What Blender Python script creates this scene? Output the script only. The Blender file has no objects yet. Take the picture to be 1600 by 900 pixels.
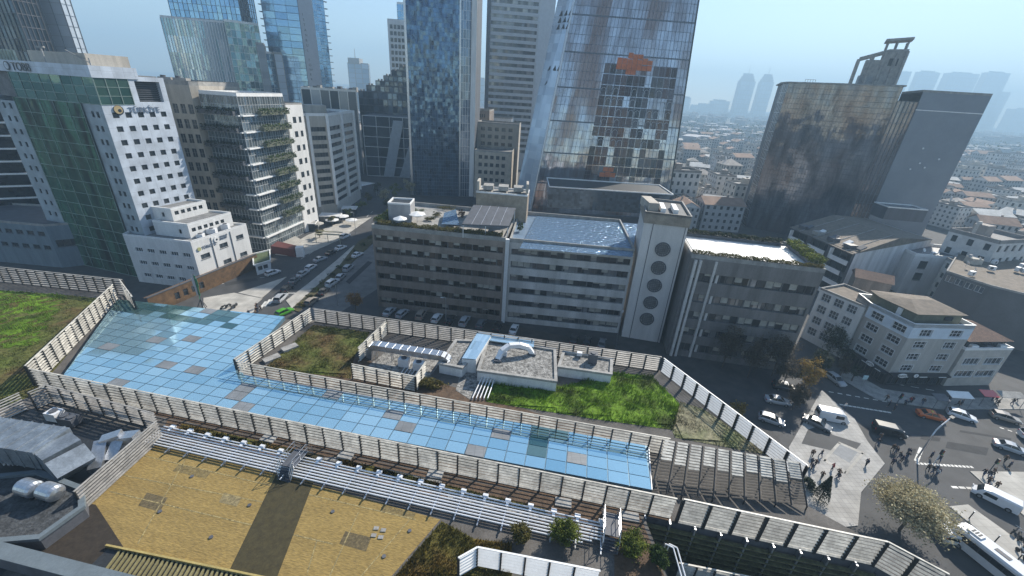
import bpy, bmesh, math, random
from mathutils import Vector, Matrix
random.seed(7)
rnd = random.random
def rr(a, b): return a + (b - a) * random.random()
C = bpy.context.scene.collection
PI = math.pi
# ---------------------------------------------------------------- camera model (real place measured from it)
H = 52.0
FOC = 646.0
ROLL = math.radians(3.76)
PITCH = math.radians(25.2)
def ray(px, py):
    x = px - 800; y = 450 - py
    xu = (x * math.cos(ROLL) - y * math.sin(ROLL)) / FOC
    yu = (x * math.sin(ROLL) + y * math.cos(ROLL)) / FOC
    return (xu, math.cos(PITCH) + yu * math.sin(PITCH), -math.sin(PITCH) + yu * math.cos(PITCH))
def G(px, py, z=0.0):
    r = ray(px, py); t = (z - H) / r[2]
    return Vector((r[0] * t, r[1] * t, z))
def G2(px, py, z=0.0):
    g = G(px, py, z); return (g.x, g.y)
def AY(px, py, Y):
    r = ray(px, py); t = Y / r[1]
    return Vector((r[0] * t, Y, H + r[2] * t))
def ZUP(x, y, px, py):
    r = ray(px, py); t = (x * r[0] + y * r[1]) / (r[0] ** 2 + r[1] ** 2)
    return H + r[2] * t

# ---------------------------------------------------------------- materials
MATS = {}
def nmat(name):
    m = bpy.data.materials.new(name); m.use_nodes = True
    nt = m.node_tree; b = nt.nodes['Principled BSDF']
    return m, nt, b
def N(nt, t, **kw):
    n = nt.nodes.new(t)
    for k, v in kw.items(): setattr(n, k, v)
    return n
def L(nt, a, b): nt.links.new(a, b)
def mixc(nt, fac, a, b):
    m = N(nt, 'ShaderNodeMix', data_type='RGBA')
    for s, v in ((m.inputs[0], fac), (m.inputs[6], a), (m.inputs[7], b)):
        if hasattr(v, 'node'): L(nt, v, s)
        elif isinstance(v, (int, float)): s.default_value = v
        else: s.default_value = (*v, 1)
    return m.outputs[2]
def surf(name, col, rough=.8, metal=0., var=.25, scale=.6, bump=0., fine=6., col2=None, streak=False, spec=.5, each=False):
    """weathered solid surface: large stains plus fine grain"""
    if name in MATS: return MATS[name]
    m, nt, b = nmat(name)
    tc = N(nt, 'ShaderNodeTexCoord')
    src = tc.outputs['Object']; oi = None
    if each:
        oi = N(nt, 'ShaderNodeObjectInfo'); a0 = N(nt, 'ShaderNodeVectorMath', operation='ADD'); L(nt, src, a0.inputs[0]); L(nt, oi.outputs['Location'], a0.inputs[1]); src = a0.outputs[0]
    if streak:
        mp = N(nt, 'ShaderNodeMapping'); mp.inputs['Scale'].default_value = (1, 1, .12)
        L(nt, src, mp.inputs[0]); src = mp.outputs[0]
    n1 = N(nt, 'ShaderNodeTexNoise'); n1.inputs['Scale'].default_value = scale; n1.inputs['Detail'].default_value = 5; n1.inputs['Roughness'].default_value = .65
    L(nt, src, n1.inputs[0])
    n2 = N(nt, 'ShaderNodeTexNoise'); n2.inputs['Scale'].default_value = fine; n2.inputs['Detail'].default_value = 3
    L(nt, tc.outputs['Object'], n2.inputs[0])
    rp = N(nt, 'ShaderNodeValToRGB'); rp.color_ramp.elements[0].position = .35; rp.color_ramp.elements[1].position = .68
    L(nt, n1.outputs[0], rp.inputs[0])
    dark = tuple(c * (1 - var) for c in (col2 or col)); lite = tuple(min(1, c * (1 + var * .3)) for c in col)
    c1 = mixc(nt, rp.outputs[0], dark, lite)
    rp2 = N(nt, 'ShaderNodeMapRange'); rp2.inputs[1].default_value = .3; rp2.inputs[2].default_value = .7
    rp2.inputs[3].default_value = 1 - var * .6; rp2.inputs[4].default_value = 1 + var * .25
    L(nt, n2.outputs[0], rp2.inputs[0])
    mu = N(nt, 'ShaderNodeVectorMath', operation='SCALE'); L(nt, c1, mu.inputs[0]); L(nt, rp2.outputs[0], mu.inputs['Scale'])
    if each:
        r3 = N(nt, 'ShaderNodeMapRange'); r3.inputs[3].default_value = .78; r3.inputs[4].default_value = 1.1; L(nt, oi.outputs['Random'], r3.inputs[0])
        m3 = N(nt, 'ShaderNodeVectorMath', operation='SCALE'); L(nt, mu.outputs[0], m3.inputs[0]); L(nt, r3.outputs[0], m3.inputs['Scale']); mu = m3
    L(nt, mu.outputs[0], b.inputs['Base Color'])
    b.inputs['Roughness'].default_value = rough; b.inputs['Metallic'].default_value = metal
    b.inputs['Specular IOR Level'].default_value = spec
    if bump:
        bp = N(nt, 'ShaderNodeBump'); bp.inputs['Strength'].default_value = bump; bp.inputs['Distance'].default_value = .1
        L(nt, n2.outputs[0], bp.inputs['Height']); L(nt, bp.outputs[0], b.inputs['Normal'])
    MATS[name] = m; return m
def pane(name, c_dark, c_lite, metal=.75, rough=.06, jit=.03, wav=.02, big=None, bigscale=.08, bigamt=.6, wscale=.5, skew=.5, streak=0, sx=.55, sy=.09):
    """coated glass: each pane (a unit cell of the UV map) has its own tint and tilt"""
    if name in MATS: return MATS[name]
    m, nt, b = nmat(name)
    uv = N(nt, 'ShaderNodeUVMap')
    fl = N(nt, 'ShaderNodeVectorMath', operation='FLOOR'); L(nt, uv.outputs[0], fl.inputs[0])
    wn = N(nt, 'ShaderNodeTexWhiteNoise', noise_dimensions='3D'); L(nt, fl.outputs[0], wn.inputs[0])
    pw = N(nt, 'ShaderNodeMath', operation='POWER'); L(nt, wn.outputs['Value'], pw.inputs[0]); pw.inputs[1].default_value = skew * 2
    facv = pw.outputs[0]
    if streak:  # long streaks: reflections painted into the glass colour
        ms = N(nt, 'ShaderNodeMapping'); ms.inputs['Scale'].default_value = (sx, sy, 1); L(nt, uv.outputs[0], ms.inputs[0])
        ns = N(nt, 'ShaderNodeTexNoise'); ns.inputs['Scale'].default_value = 1; ns.inputs['Detail'].default_value = 5; ns.inputs['Roughness'].default_value = .62; ns.inputs['Distortion'].default_value = .5; L(nt, ms.outputs[0], ns.inputs[0])
        r_ = N(nt, 'ShaderNodeMapRange'); r_.inputs[1].default_value = .36; r_.inputs[2].default_value = .66; L(nt, ns.outputs[0], r_.inputs[0])
        mf_ = N(nt, 'ShaderNodeMix', data_type='FLOAT'); mf_.inputs[0].default_value = streak; L(nt, pw.outputs[0], mf_.inputs[2]); L(nt, r_.outputs[0], mf_.inputs[3]); facv = mf_.outputs[0]
    col = mixc(nt, facv, c_dark, c_lite)
    tc = N(nt, 'ShaderNodeTexCoord')
    if big:  # broad blotches: reflected surroundings painted into the glass colour
        nb = N(nt, 'ShaderNodeTexNoise'); nb.inputs['Scale'].default_value = bigscale; nb.inputs['Detail'].default_value = 2
        ad = N(nt, 'ShaderNodeVectorMath', operation='ADD'); L(nt, fl.outputs[0], ad.inputs[0]); ad.inputs[1].default_value = (3.3, 7.1, 1.7)
        L(nt, ad.outputs[0], nb.inputs[0])
        rp = N(nt, 'ShaderNodeMapRange'); rp.inputs[1].default_value = .46; rp.inputs[2].default_value = .6; rp.inputs[4].default_value = bigamt
        L(nt, nb.outputs[0], rp.inputs[0])
        col = mixc(nt, rp.outputs[0], col, big)
    L(nt, col, b.inputs['Base Color'])
    b.inputs['Metallic'].default_value = metal; b.inputs['Roughness'].default_value = rough
    ge = N(nt, 'ShaderNodeNewGeometry')
    sb = N(nt, 'ShaderNodeVectorMath', operation='SUBTRACT'); L(nt, wn.outputs['Color'], sb.inputs[0]); sb.inputs[1].default_value = (.5, .5, .5)
    sc = N(nt, 'ShaderNodeVectorMath', operation='SCALE'); L(nt, sb.outputs[0], sc.inputs[0]); sc.inputs['Scale'].default_value = jit * 2
    a2 = N(nt, 'ShaderNodeVectorMath', operation='ADD'); L(nt, ge.outputs['Normal'], a2.inputs[0]); L(nt, sc.outputs[0], a2.inputs[1])
    nn = N(nt, 'ShaderNodeTexNoise'); nn.inputs['Scale'].default_value = wscale; nn.inputs['Detail'].default_value = 1
    L(nt, tc.outputs['Object'], nn.inputs[0])
    s2 = N(nt, 'ShaderNodeVectorMath', operation='SUBTRACT'); L(nt, nn.outputs['Color'], s2.inputs[0]); s2.inputs[1].default_value = (.5, .5, .5)
    s3 = N(nt, 'ShaderNodeVectorMath', operation='SCALE'); L(nt, s2.outputs[0], s3.inputs[0]); s3.inputs['Scale'].default_value = wav * 2
    a3 = N(nt, 'ShaderNodeVectorMath', operation='ADD'); L(nt, a2.outputs[0], a3.inputs[0]); L(nt, s3.outputs[0], a3.inputs[1])
    nz = N(nt, 'ShaderNodeVectorMath', operation='NORMALIZE'); L(nt, a3.outputs[0], nz.inputs[0])
    L(nt, nz.outputs[0], b.inputs['Normal'])
    MATS[name] = m; return m
def paint(name, col, rough=.3, metal=0., coat=.6):
    if name in MATS: return MATS[name]
    m, nt, b = nmat(name)
    tc = N(nt, 'ShaderNodeTexCoord'); n = N(nt, 'ShaderNodeTexNoise'); n.inputs['Scale'].default_value = 2.5; n.inputs['Detail'].default_value = 4
    L(nt, tc.outputs['Object'], n.inputs[0])
    L(nt, mixc(nt, n.outputs[0], tuple(c * .8 for c in col), col), b.inputs['Base Color'])
    b.inputs['Roughness'].default_value = rough; b.inputs['Metallic'].default_value = metal; b.inputs['Coat Weight'].default_value = coat
    MATS[name] = m; return m
def leafmat(name, c1, c2, c3=None, scale=1.2):
    if name in MATS: return MATS[name]
    m, nt, b = nmat(name)
    tc = N(nt, 'ShaderNodeTexCoord'); n = N(nt, 'ShaderNodeTexNoise'); n.inputs['Scale'].default_value = scale; n.inputs['Detail'].default_value = 4
    L(nt, tc.outputs['Object'], n.inputs[0])
    n2 = N(nt, 'ShaderNodeTexNoise'); n2.inputs['Scale'].default_value = scale * 9; L(nt, tc.outputs['Object'], n2.inputs[0])
    ge = N(nt, 'ShaderNodeNewGeometry')
    rp = N(nt, 'ShaderNodeMapRange'); rp.inputs[1].default_value = .35; rp.inputs[2].default_value = .65; L(nt, n.outputs[0], rp.inputs[0])
    c = mixc(nt, rp.outputs[0], c1, c2)
    c = mixc(nt, ge.outputs['Random Per Island'], c, c3 or tuple(x * .45 for x in c1))
    L(nt, c, b.inputs['Base Color']); b.inputs['Roughness'].default_value = .7
    b.inputs['Specular IOR Level'].default_value = .25
    # thin leaves let some light through
    tr = N(nt, 'ShaderNodeBsdfTranslucent'); L(nt, c, tr.inputs[0])
    mx = N(nt, 'ShaderNodeMixShader'); mx.inputs[0].default_value = .3
    L(nt, b.outputs[0], mx.inputs[1]); L(nt, tr.outputs[0], mx.inputs[2])
    L(nt, mx.outputs[0], nt.nodes['Material Output'].inputs[0])
    MATS[name] = m; return m
def gridmat(name, col, line, w, h, rough=.8, mortar=.03, var=.2, metal=0., bump=0.):
    """paving or cladding with joints; UV map in metres"""
    if name in MATS: return MATS[name]
    m, nt, b = nmat(name)
    uv = N(nt, 'ShaderNodeUVMap')
    br = N(nt, 'ShaderNodeTexBrick'); br.offset = 0.0 if bump == 0 else .5
    br.inputs['Scale'].default_value = 1; br.inputs['Brick Width'].default_value = w; br.inputs['Row Height'].default_value = h
    br.inputs['Mortar Size'].default_value = mortar; br.inputs['Color1'].default_value = (*col, 1)
    br.inputs['Color2'].default_value = (*[c * (1 - var) for c in col], 1); br.inputs['Mortar'].default_value = (*line, 1)
    L(nt, uv.outputs[0], br.inputs[0])
    tc = N(nt, 'ShaderNodeTexCoord'); n = N(nt, 'ShaderNodeTexNoise'); n.inputs['Scale'].default_value = .35; n.inputs['Detail'].default_value = 6
    L(nt, tc.outputs['Object'], n.inputs[0])
    rp = N(nt, 'ShaderNodeMapRange'); rp.inputs[1].default_value = .3; rp.inputs[2].default_value = .7; rp.inputs[3].default_value = .7; rp.inputs[4].default_value = 1.08
    L(nt, n.outputs[0], rp.inputs[0])
    mu = N(nt, 'ShaderNodeVectorMath', operation='SCALE'); L(nt, br.outputs[0], mu.inputs[0]); L(nt, rp.outputs[0], mu.inputs['Scale'])
    L(nt, mu.outputs[0], b.inputs['Base Color']); b.inputs['Roughness'].default_value = rough; b.inputs['Metallic'].default_value = metal
    MATS[name] = m; return m

# ---------------------------------------------------------------- mesh builder
class MB:
    def __init__(s): s.v = []; s.f = []; s.m = []; s.u = []; s.k = 0
    def face(s, pts, uv=None, k=None):
        i = len(s.v); s.v += [tuple(p) for p in pts]; s.f.append(list(range(i, i + len(pts)))); s.m.append(s.k if k is None else k); s.u.append(uv)
    def obox(s, o, a, b, c):
        """box from corner o with edge vectors a,b,c (right-handed)"""
        o = Vector(o); a = Vector(a); b = Vector(b); c = Vector(c)
        p = [o, o + a, o + a + b, o + b, o + c, o + a + c, o + a + b + c, o + b + c]
        for q in ((0, 3, 2, 1), (4, 5, 6, 7), (0, 1, 5, 4), (1, 2, 6, 5), (2, 3, 7, 6), (3, 0, 4, 7)):
            s.face([p[i] for i in q])
    def box(s, cx, cy, z0, sx, sy, sz, rz=0):
        c, n = math.cos(rz), math.sin(rz)
        a = Vector((c * sx, n * sx, 0)); b = Vector((-n * sy, c * sy, 0))
        s.obox(Vector((cx, cy, z0)) - a / 2 - b / 2, a, b, (0, 0, sz))
    def prism(s, poly, z0, z1, top=True, bottom=False):
        n = len(poly)
        for i in range(n):
            p, q = poly[i], poly[(i + 1) % n]
            s.face([(p[0], p[1], z0), (q[0], q[1], z0), (q[0], q[1], z1), (p[0], p[1], z1)])
        if top: s.face([(p[0], p[1], z1) for p in poly])
        if bottom: s.face([(p[0], p[1], z0) for p in reversed(poly)])
    def tube(s, p, q, r0, r1=None, n=8, caps=True):
        p = Vector(p); q = Vector(q); r1 = r0 if r1 is None else r1
        d = (q - p)
        if d.length < 1e-6: return
        d.normalize(); a = d.orthogonal().normalized(); b = d.cross(a)
        A = [p + (a * math.cos(t) + b * math.sin(t)) * r0 for t in [2 * PI * i / n for i in range(n)]]
        B = [q + (a * math.cos(t) + b * math.sin(t)) * r1 for t in [2 * PI * i / n for i in range(n)]]
        for i in range(n):
            j = (i + 1) % n; s.face([A[i], A[j], B[j], B[i]])
        if caps: s.face(B); s.face(A[::-1])
    def path(s, pts, r, n=8):
        for i in range(len(pts) - 1): s.tube(pts[i], pts[i + 1], r, n=n)
    def wallstrip(s, A, B, z0, z1, th):
        """upright wall slab from A to B, thickness th to the inside (left)"""
        A = Vector((A[0], A[1], 0)); B = Vector((B[0], B[1], 0)); d = (B - A); L_ = d.length; d.normalize()
        n = Vector((-d.y, d.x, 0))
        s.obox((A.x, A.y, z0), d * L_, n * th, (0, 0, z1 - z0))
    def build(s, name, mats, parent=None, smooth=False, off=None):
        me = bpy.data.meshes.new(name)
        w = Vector((0, 0, 0)); p = parent
        while p is not None: w += p.location; p = p.parent
        if off is not None: w = Vector(off)
        me.from_pydata([(x - w.x, y - w.y, z - w.z) for x, y, z in s.v], [], s.f)
        if not isinstance(mats, (list, tuple)): mats = [mats]
        for m in mats: me.materials.append(m)
        me.polygons.foreach_set('material_index', s.m)
        if smooth: me.polygons.foreach_set('use_smooth', [True] * len(s.f))
        ul = me.uv_layers.new(name='UVMap'); data = ul.data; li = 0
        for fi, f in enumerate(s.f):
            uv = s.u[fi]
            if uv is None:
                P = [Vector(s.v[i]) for i in f]
                nx = ny = nz = 0
                for i in range(len(P)):
                    a, b = P[i], P[(i + 1) % len(P)]
                    nx += (a.y - b.y) * (a.z + b.z); ny += (a.z - b.z) * (a.x + b.x); nz += (a.x - b.x) * (a.y + b.y)
                hl = math.hypot(nx, ny)
                if abs(nz) > hl or hl < 1e-9: uv = [(q.x, q.y) for q in P]
                else:
                    tx, ty = -ny / hl, nx / hl
                    uv = [(q.x * tx + q.y * ty, q.z) for q in P]
            for q in uv: data[li].uv = q; li += 1
        me.update()
        o = bpy.data.objects.new(name, me); C.objects.link(o)
        if parent is not None: o.parent = parent
        elif off is not None: o.location = w
        return o
def tag(o, label=None, cat=None, group=None, kind=None):
    if label: o['label'] = label
    if cat: o['category'] = cat
    if group: o['group'] = group
    if kind: o['kind'] = kind
    return o
def thing(name, label, cat, loc=(0, 0, 0), group=None):
    o = bpy.data.objects.new(name, None); C.objects.link(o); o.location = loc; o.empty_display_size = .3
    return tag(o, label, cat, group)
def inst(src, parent, loc, rz=0, scale=None):
    """copy one part (sharing its mesh) and its sub-parts under parent; loc in the parent's frame"""
    c = src.copy(); C.objects.link(c); c.parent = parent; c.location = loc; c.rotation_euler = (0, 0, rz)
    if scale: c.scale = scale
    for g in src.children:
        d = g.copy(); C.objects.link(d); d.parent = c
    return c
def copytree(root, loc, rz, label=None, group=None, scale=None, mats=None):
    r = root.copy(); C.objects.link(r); r.location = loc; r.rotation_euler = (0, 0, rz)
    if label: r['label'] = label
    if group: r['group'] = group
    if scale: r.scale = scale
    def rec(a, b):
        for ch in list(a.children):
            c = ch.copy(); C.objects.link(c); c.parent = b
            if mats and ch.name.split('.')[0] in mats:
                c.data = c.data.copy(); c.data.materials[0] = mats[ch.name.split('.')[0]]
            rec(ch, c)
    rec(root, r)
    return r

# ---------------------------------------------------------------- common materials
M_white = surf('white_render', (.72, .72, .71), .7, var=.18, streak=True)
M_white2 = surf('white_paint', (.8, .8, .79), .5, var=.12)
M_beige = surf('beige_render', (.46, .42, .36), .8, var=.25, streak=True)
M_grey = surf('grey_render', (.36, .36, .37), .8, var=.3, streak=True)
M_dgrey = surf('dark_grey_cladding', (.10, .105, .12), .6, var=.3, streak=True)
M_slab = surf('concrete', (.36, .35, .33), .9, var=.35, bump=.2)
M_brown = surf('brown_stone_cladding', (.29, .235, .195), .6, var=.4, streak=True, scale=.35)
M_stoneg = surf('pale_stone_cladding', (.62, .60, .575), .55, var=.3, streak=True, scale=.3)
M_asph = surf('asphalt', (.068, .068, .07), .85, var=.3, scale=.25, fine=12, bump=.1)
M_mark = surf('road_paint', (.75, .74, .70), .7, var=.35, fine=9)
M_gravel = surf('roof_gravel', (.34, .33, .31), .95, var=.75, scale=2.2, fine=5, bump=.8)
M_soil = surf('rust_brown_deck', (.12, .075, .045), .9, var=.45, scale=1.2, fine=5, bump=.3)
M_dark = surf('dark_metal', (.035, .037, .04), .5, .2, var=.3)
M_steel = surf('galvanised_steel', (.55, .57, .6), .32, .85, var=.2, scale=1.5)
M_pipe = surf('white_pipe', (.75, .76, .78), .4, .1, var=.15)
M_tyre = surf('rubber', (.02, .02, .02), .8, var=.2)
M_roofg = surf('grey_roofing', (.22, .22, .22), .9, var=.4, scale=.8, bump=.2)
M_roofb = surf('brown_roofing', (.20, .165, .13), .9, var=.35, scale=.9, bump=.2)
M_tile = gridmat('clay_tile', (.26, .15, .10), (.09, .06, .05), .35, .35, .85, .04, .35)
M_bark = surf('bark', (.11, .085, .065), .95, var=.4, scale=4, bump=.5)
M_win = pane('window_glass', (.03, .04, .05), (.16, .19, .22), .35, .08, .03, .02)
M_frame = paint('window_frame_white', (.7, .71, .72), .4, 0, .1)
M_frameg = paint('window_frame_grey', (.12, .125, .13), .4, .3, .1)
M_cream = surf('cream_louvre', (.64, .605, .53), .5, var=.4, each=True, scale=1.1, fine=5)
M_creamg = surf('shaded_louvre', (.40, .38, .35), .5, var=.4, each=True, scale=1.1)  # darker copy of the cream louvre, standing for screens in shade
# ---------------------------------------------------------------- walls with real openings
def wall_face(mb, A, B, z0, z1, ops, rec=.22, reveal_k=0):
    """wall from A to B (outside on the right of A->B) with recessed rectangular openings ops=[(u0,u1,v0,v1)]"""
    A = Vector((A[0], A[1], 0)); B = Vector((B[0], B[1], 0)); d = B - A; Ln = d.length; d.normalize(); inn = Vector((-d.y, d.x, 0))
    ops = [o for o in ops if o[0] > .02 and o[1] < Ln - .02 and o[2] > z0 + .01 and o[3] < z1 - .01]
    vs = sorted(set([z0, z1] + [o[2] for o in ops] + [o[3] for o in ops]))
    def P(u, v, dep=0): q = A + d * u + inn * dep; return (q.x, q.y, v)
    for a, b in zip(vs, vs[1:]):
        m = (a + b) / 2; row = sorted([o for o in ops if o[2] < m < o[3]])
        u = 0
        for o in row:
            if o[0] > u + 1e-4: mb.face([P(u, a), P(o[0], a), P(o[0], b), P(u, b)])
            u = o[1]
        if u < Ln - 1e-4: mb.face([P(u, a), P(Ln, a), P(Ln, b), P(u, b)])
    for (a, b, c, e) in ops:
        mb.face([P(a, c), P(b, c), P(b, c, rec), P(a, c, rec)], k=reveal_k)
        mb.face([P(a, e, rec), P(b, e, rec), P(b, e), P(a, e)], k=reveal_k)
        mb.face([P(a, c, rec), P(a, e, rec), P(a, e), P(a, c)], k=reveal_k)
        mb.face([P(b, c), P(b, e), P(b, e, rec), P(b, c, rec)], k=reveal_k)
    return ops
WINC = {}
def win_proto(w, h, nx, nz, mg, mf, sill, rec):
    key = (round(w, 2), round(h, 2), nx, nz, mg.name, mf.name, sill, rec)
    return key
def add_window(parent, A, B, op, nx=2, nz=1, mg=None, mf=None, sill=True, rec=.22, surround=0.0, name='window'):
    mg = mg or M_win; mf = mf or M_frame
    A = Vector((A[0], A[1], 0)); B = Vector((B[0], B[1], 0)); d = (B - A).normalized()
    w = op[1] - op[0]; h = op[3] - op[2]
    pl = parent.location
    pos = A + d * op[0]; loc = (pos.x - pl.x, pos.y - pl.y, op[2] - pl.z); rz = math.atan2(d.y, d.x)
    key = (round(w, 2), round(h, 2), nx, nz, mg.name, mf.name, sill, rec, surround, name)
    if key in WINC:
        o = WINC[key]; c = bpy.data.objects.new(name, o[0]); C.objects.link(c); c.parent = parent; c.location = loc; c.rotation_euler.z = rz
        f = bpy.data.objects.new('frame', o[1]); C.objects.link(f); f.parent = c
        return c
    g = MB()
    for i in range(nx):
        for j in range(nz):
            g.face([(w * i / nx, rec - .03, h * j / nz), (w * (i + 1) / nx, rec - .03, h * j / nz), (w * (i + 1) / nx, rec - .03, h * (j + 1) / nz), (w * i / nx, rec - .03, h * (j + 1) / nz)],
                   uv=[(i + .1, j + .1), (i + .9, j + .1), (i + .9, j + .9), (i + .1, j + .9)])
    o1 = g.build(name, mg, off=(0, 0, 0))
    f = MB(); t = .07; y0 = rec - .1
    for i in range(nx + 1):
        x = min(max(w * i / nx, t / 2), w - t / 2); f.box(x, y0 + .05, 0, t, .1, h)
    for j in range(nz + 1):
        z = min(max(h * j / nz - t / 2, 0), h - t); f.box(w / 2, y0 + .045, z + .001, w - .002, .09, t)
    if sill: f.box(w / 2, -.03, -.08, w + .24, .2, .07)
    if surround:
        s = surround
        f.box(-s / 2, -.02, -.0, s, .06, h); f.box(w + s / 2, -.02, 0, s, .06, h); f.box(w / 2, -.02, h, w + 2 * s, .06, s)
        if not sill: f.box(w / 2, -.02, -s, w + 2 * s, .06, s)
    o2 = f.build('frame', mf, off=(0, 0, 0)); o2.parent = o1
    o1.parent = parent; o1.location = loc; o1.rotation_euler.z = rz
    WINC[key] = (o1.data, o2.data)
    return o1
def grid_ops(Ln, z_list, n, w, h, m0=None, m1=None):
    m0 = 1.0 if m0 is None else m0; m1 = m0 if m1 is None else m1
    step = (Ln - m0 - m1) / n; r = []
    for z in z_list:
        for i in range(n):
            c = m0 + step * (i + .5); r.append((c - w / 2, c + w / 2, z, z + h))
    return r
def dist2(a, b): return math.hypot(a[0] - b[0], a[1] - b[1])
def inset(poly, t):
    """shrink a convex CCW polygon by t"""
    n = len(poly); out = []
    for i in range(n):
        a, b, c = Vector(poly[i - 1][:2]), Vector(poly[i][:2]), Vector(poly[(i + 1) % n][:2])
        d1 = (b - a).normalized(); d2 = (c - b).normalized()
        n1 = Vector((-d1.y, d1.x)); n2 = Vector((-d2.y, d2.x))
        k = (n1 + n2); k = k / max(.2, k.length_squared) * 2
        out.append((b.x + k.x * t, b.y + k.y * t))
    return out
def centre(poly): return (sum(p[0] for p in poly) / len(poly), sum(p[1] for p in poly) / len(poly))
def roof_part(t, poly, z, mat, par=.5, thick=.25, cop=None, name='roof'):
    """flat roof with parapet and coping"""
    r = MB(); pin = inset(poly, thick); n = len(poly)
    r.k = 0; r.face([(p[0], p[1], z) for p in pin])
    r.k = 1; po = inset(poly, -.06)
    for i in range(n):
        j = (i + 1) % n
        r.face([(*pin[j], z), (*pin[i], z), (*pin[i], z + par), (*pin[j], z + par)])
        r.face([(*poly[i][:2], z), (*poly[j][:2], z), (*poly[j][:2], z + par), (*poly[i][:2], z + par)])
        r.face([(*po[i], z + par), (*po[j], z + par), (*pin[j], z + par), (*pin[i], z + par)])
    return r.build(name, [mat, cop or M_slab], t)
def rect(A, B, depth):
    """CCW rectangle: front edge A->B seen from outside, going back by depth"""
    A = Vector((A[0], A[1])); B = Vector((B[0], B[1])); d = (B - A).normalized(); n = Vector((-d.y, d.x)) * depth
    return [tuple(A), tuple(B), tuple(B + n), tuple(A + n)]
def block(name, label, cat, poly, z0, z1, faces, wall, roof=None, par=.6, group=None, rec=.22, cop=None):
    """faces: {edge: dict(ops=[...], nx, nz, mg, mf, sill, surround)}"""
    c = centre(poly); t = thing(name, label, cat, (c[0], c[1], z0), group)
    w = MB(); n = len(poly)
    for i in range(n):
        A, B = poly[i], poly[(i + 1) % n]; sp = faces.get(i)
        if sp:
            ops = wall_face(w, A, B, z0, z1, sp['ops'], rec)
            for o in ops:
                add_window(t, A, B, o, sp.get('nx', 2), sp.get('nz', 1), sp.get('mg'), sp.get('mf'), sp.get('sill', True), rec, sp.get('surround', 0))
        else: wall_face(w, A, B, z0, z1, [], rec)
    w.build('wall', wall, t)
    if par: roof_part(t, poly, z1, roof or M_roofg, par, cop=cop)
    return t
def curtain(t, A, B, z0, z1, mg, mf, pw=1.5, ph=3.6, tv=.07, th=.12, hor=True, ver=True, off=.0, name='glass_facade', dep=.1, mname='mullions', every=1):
    A = Vector((A[0], A[1], 0)); B = Vector((B[0], B[1], 0)); d = B - A; Ln = d.length; d.normalize(); out = Vector((d.y, -d.x, 0))
    nx = max(1, round(Ln / pw)); nz = max(1, round((z1 - z0) / ph)); pw = Ln / nx; ph = (z1 - z0) / nz
    g = MB(); a = A + out * off; b = a + d * Ln
    r = random.randint(0, 50)
    g.face([(a.x, a.y, z0), (b.x, b.y, z0), (b.x, b.y, z1), (a.x, a.y, z1)], uv=[(r, r), (r + nx, r), (r + nx, r + nz), (r, r + nz)])
    g.build(name, mg, t)
    m = MB()
    if ver:
        for i in range(0, nx + 1, every):
            p = a + d * (pw * i - tv / 2); m.obox(Vector((p.x, p.y, z0)) + out * dep, d * tv, -out * dep, (0, 0, z1 - z0))
    if hor:
        for j in range(nz + 1):
            z = z0 + ph * j - th / 2
            q = a + out * dep * .8
            m.obox((q.x, q.y, max(z, z0 - .01)), d * Ln, -out * dep * .8, (0, 0, th))
    if m.v: m.build(mname, mf, t)
def pipe_run(mb, pts, r): mb.path(pts, r)
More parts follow.
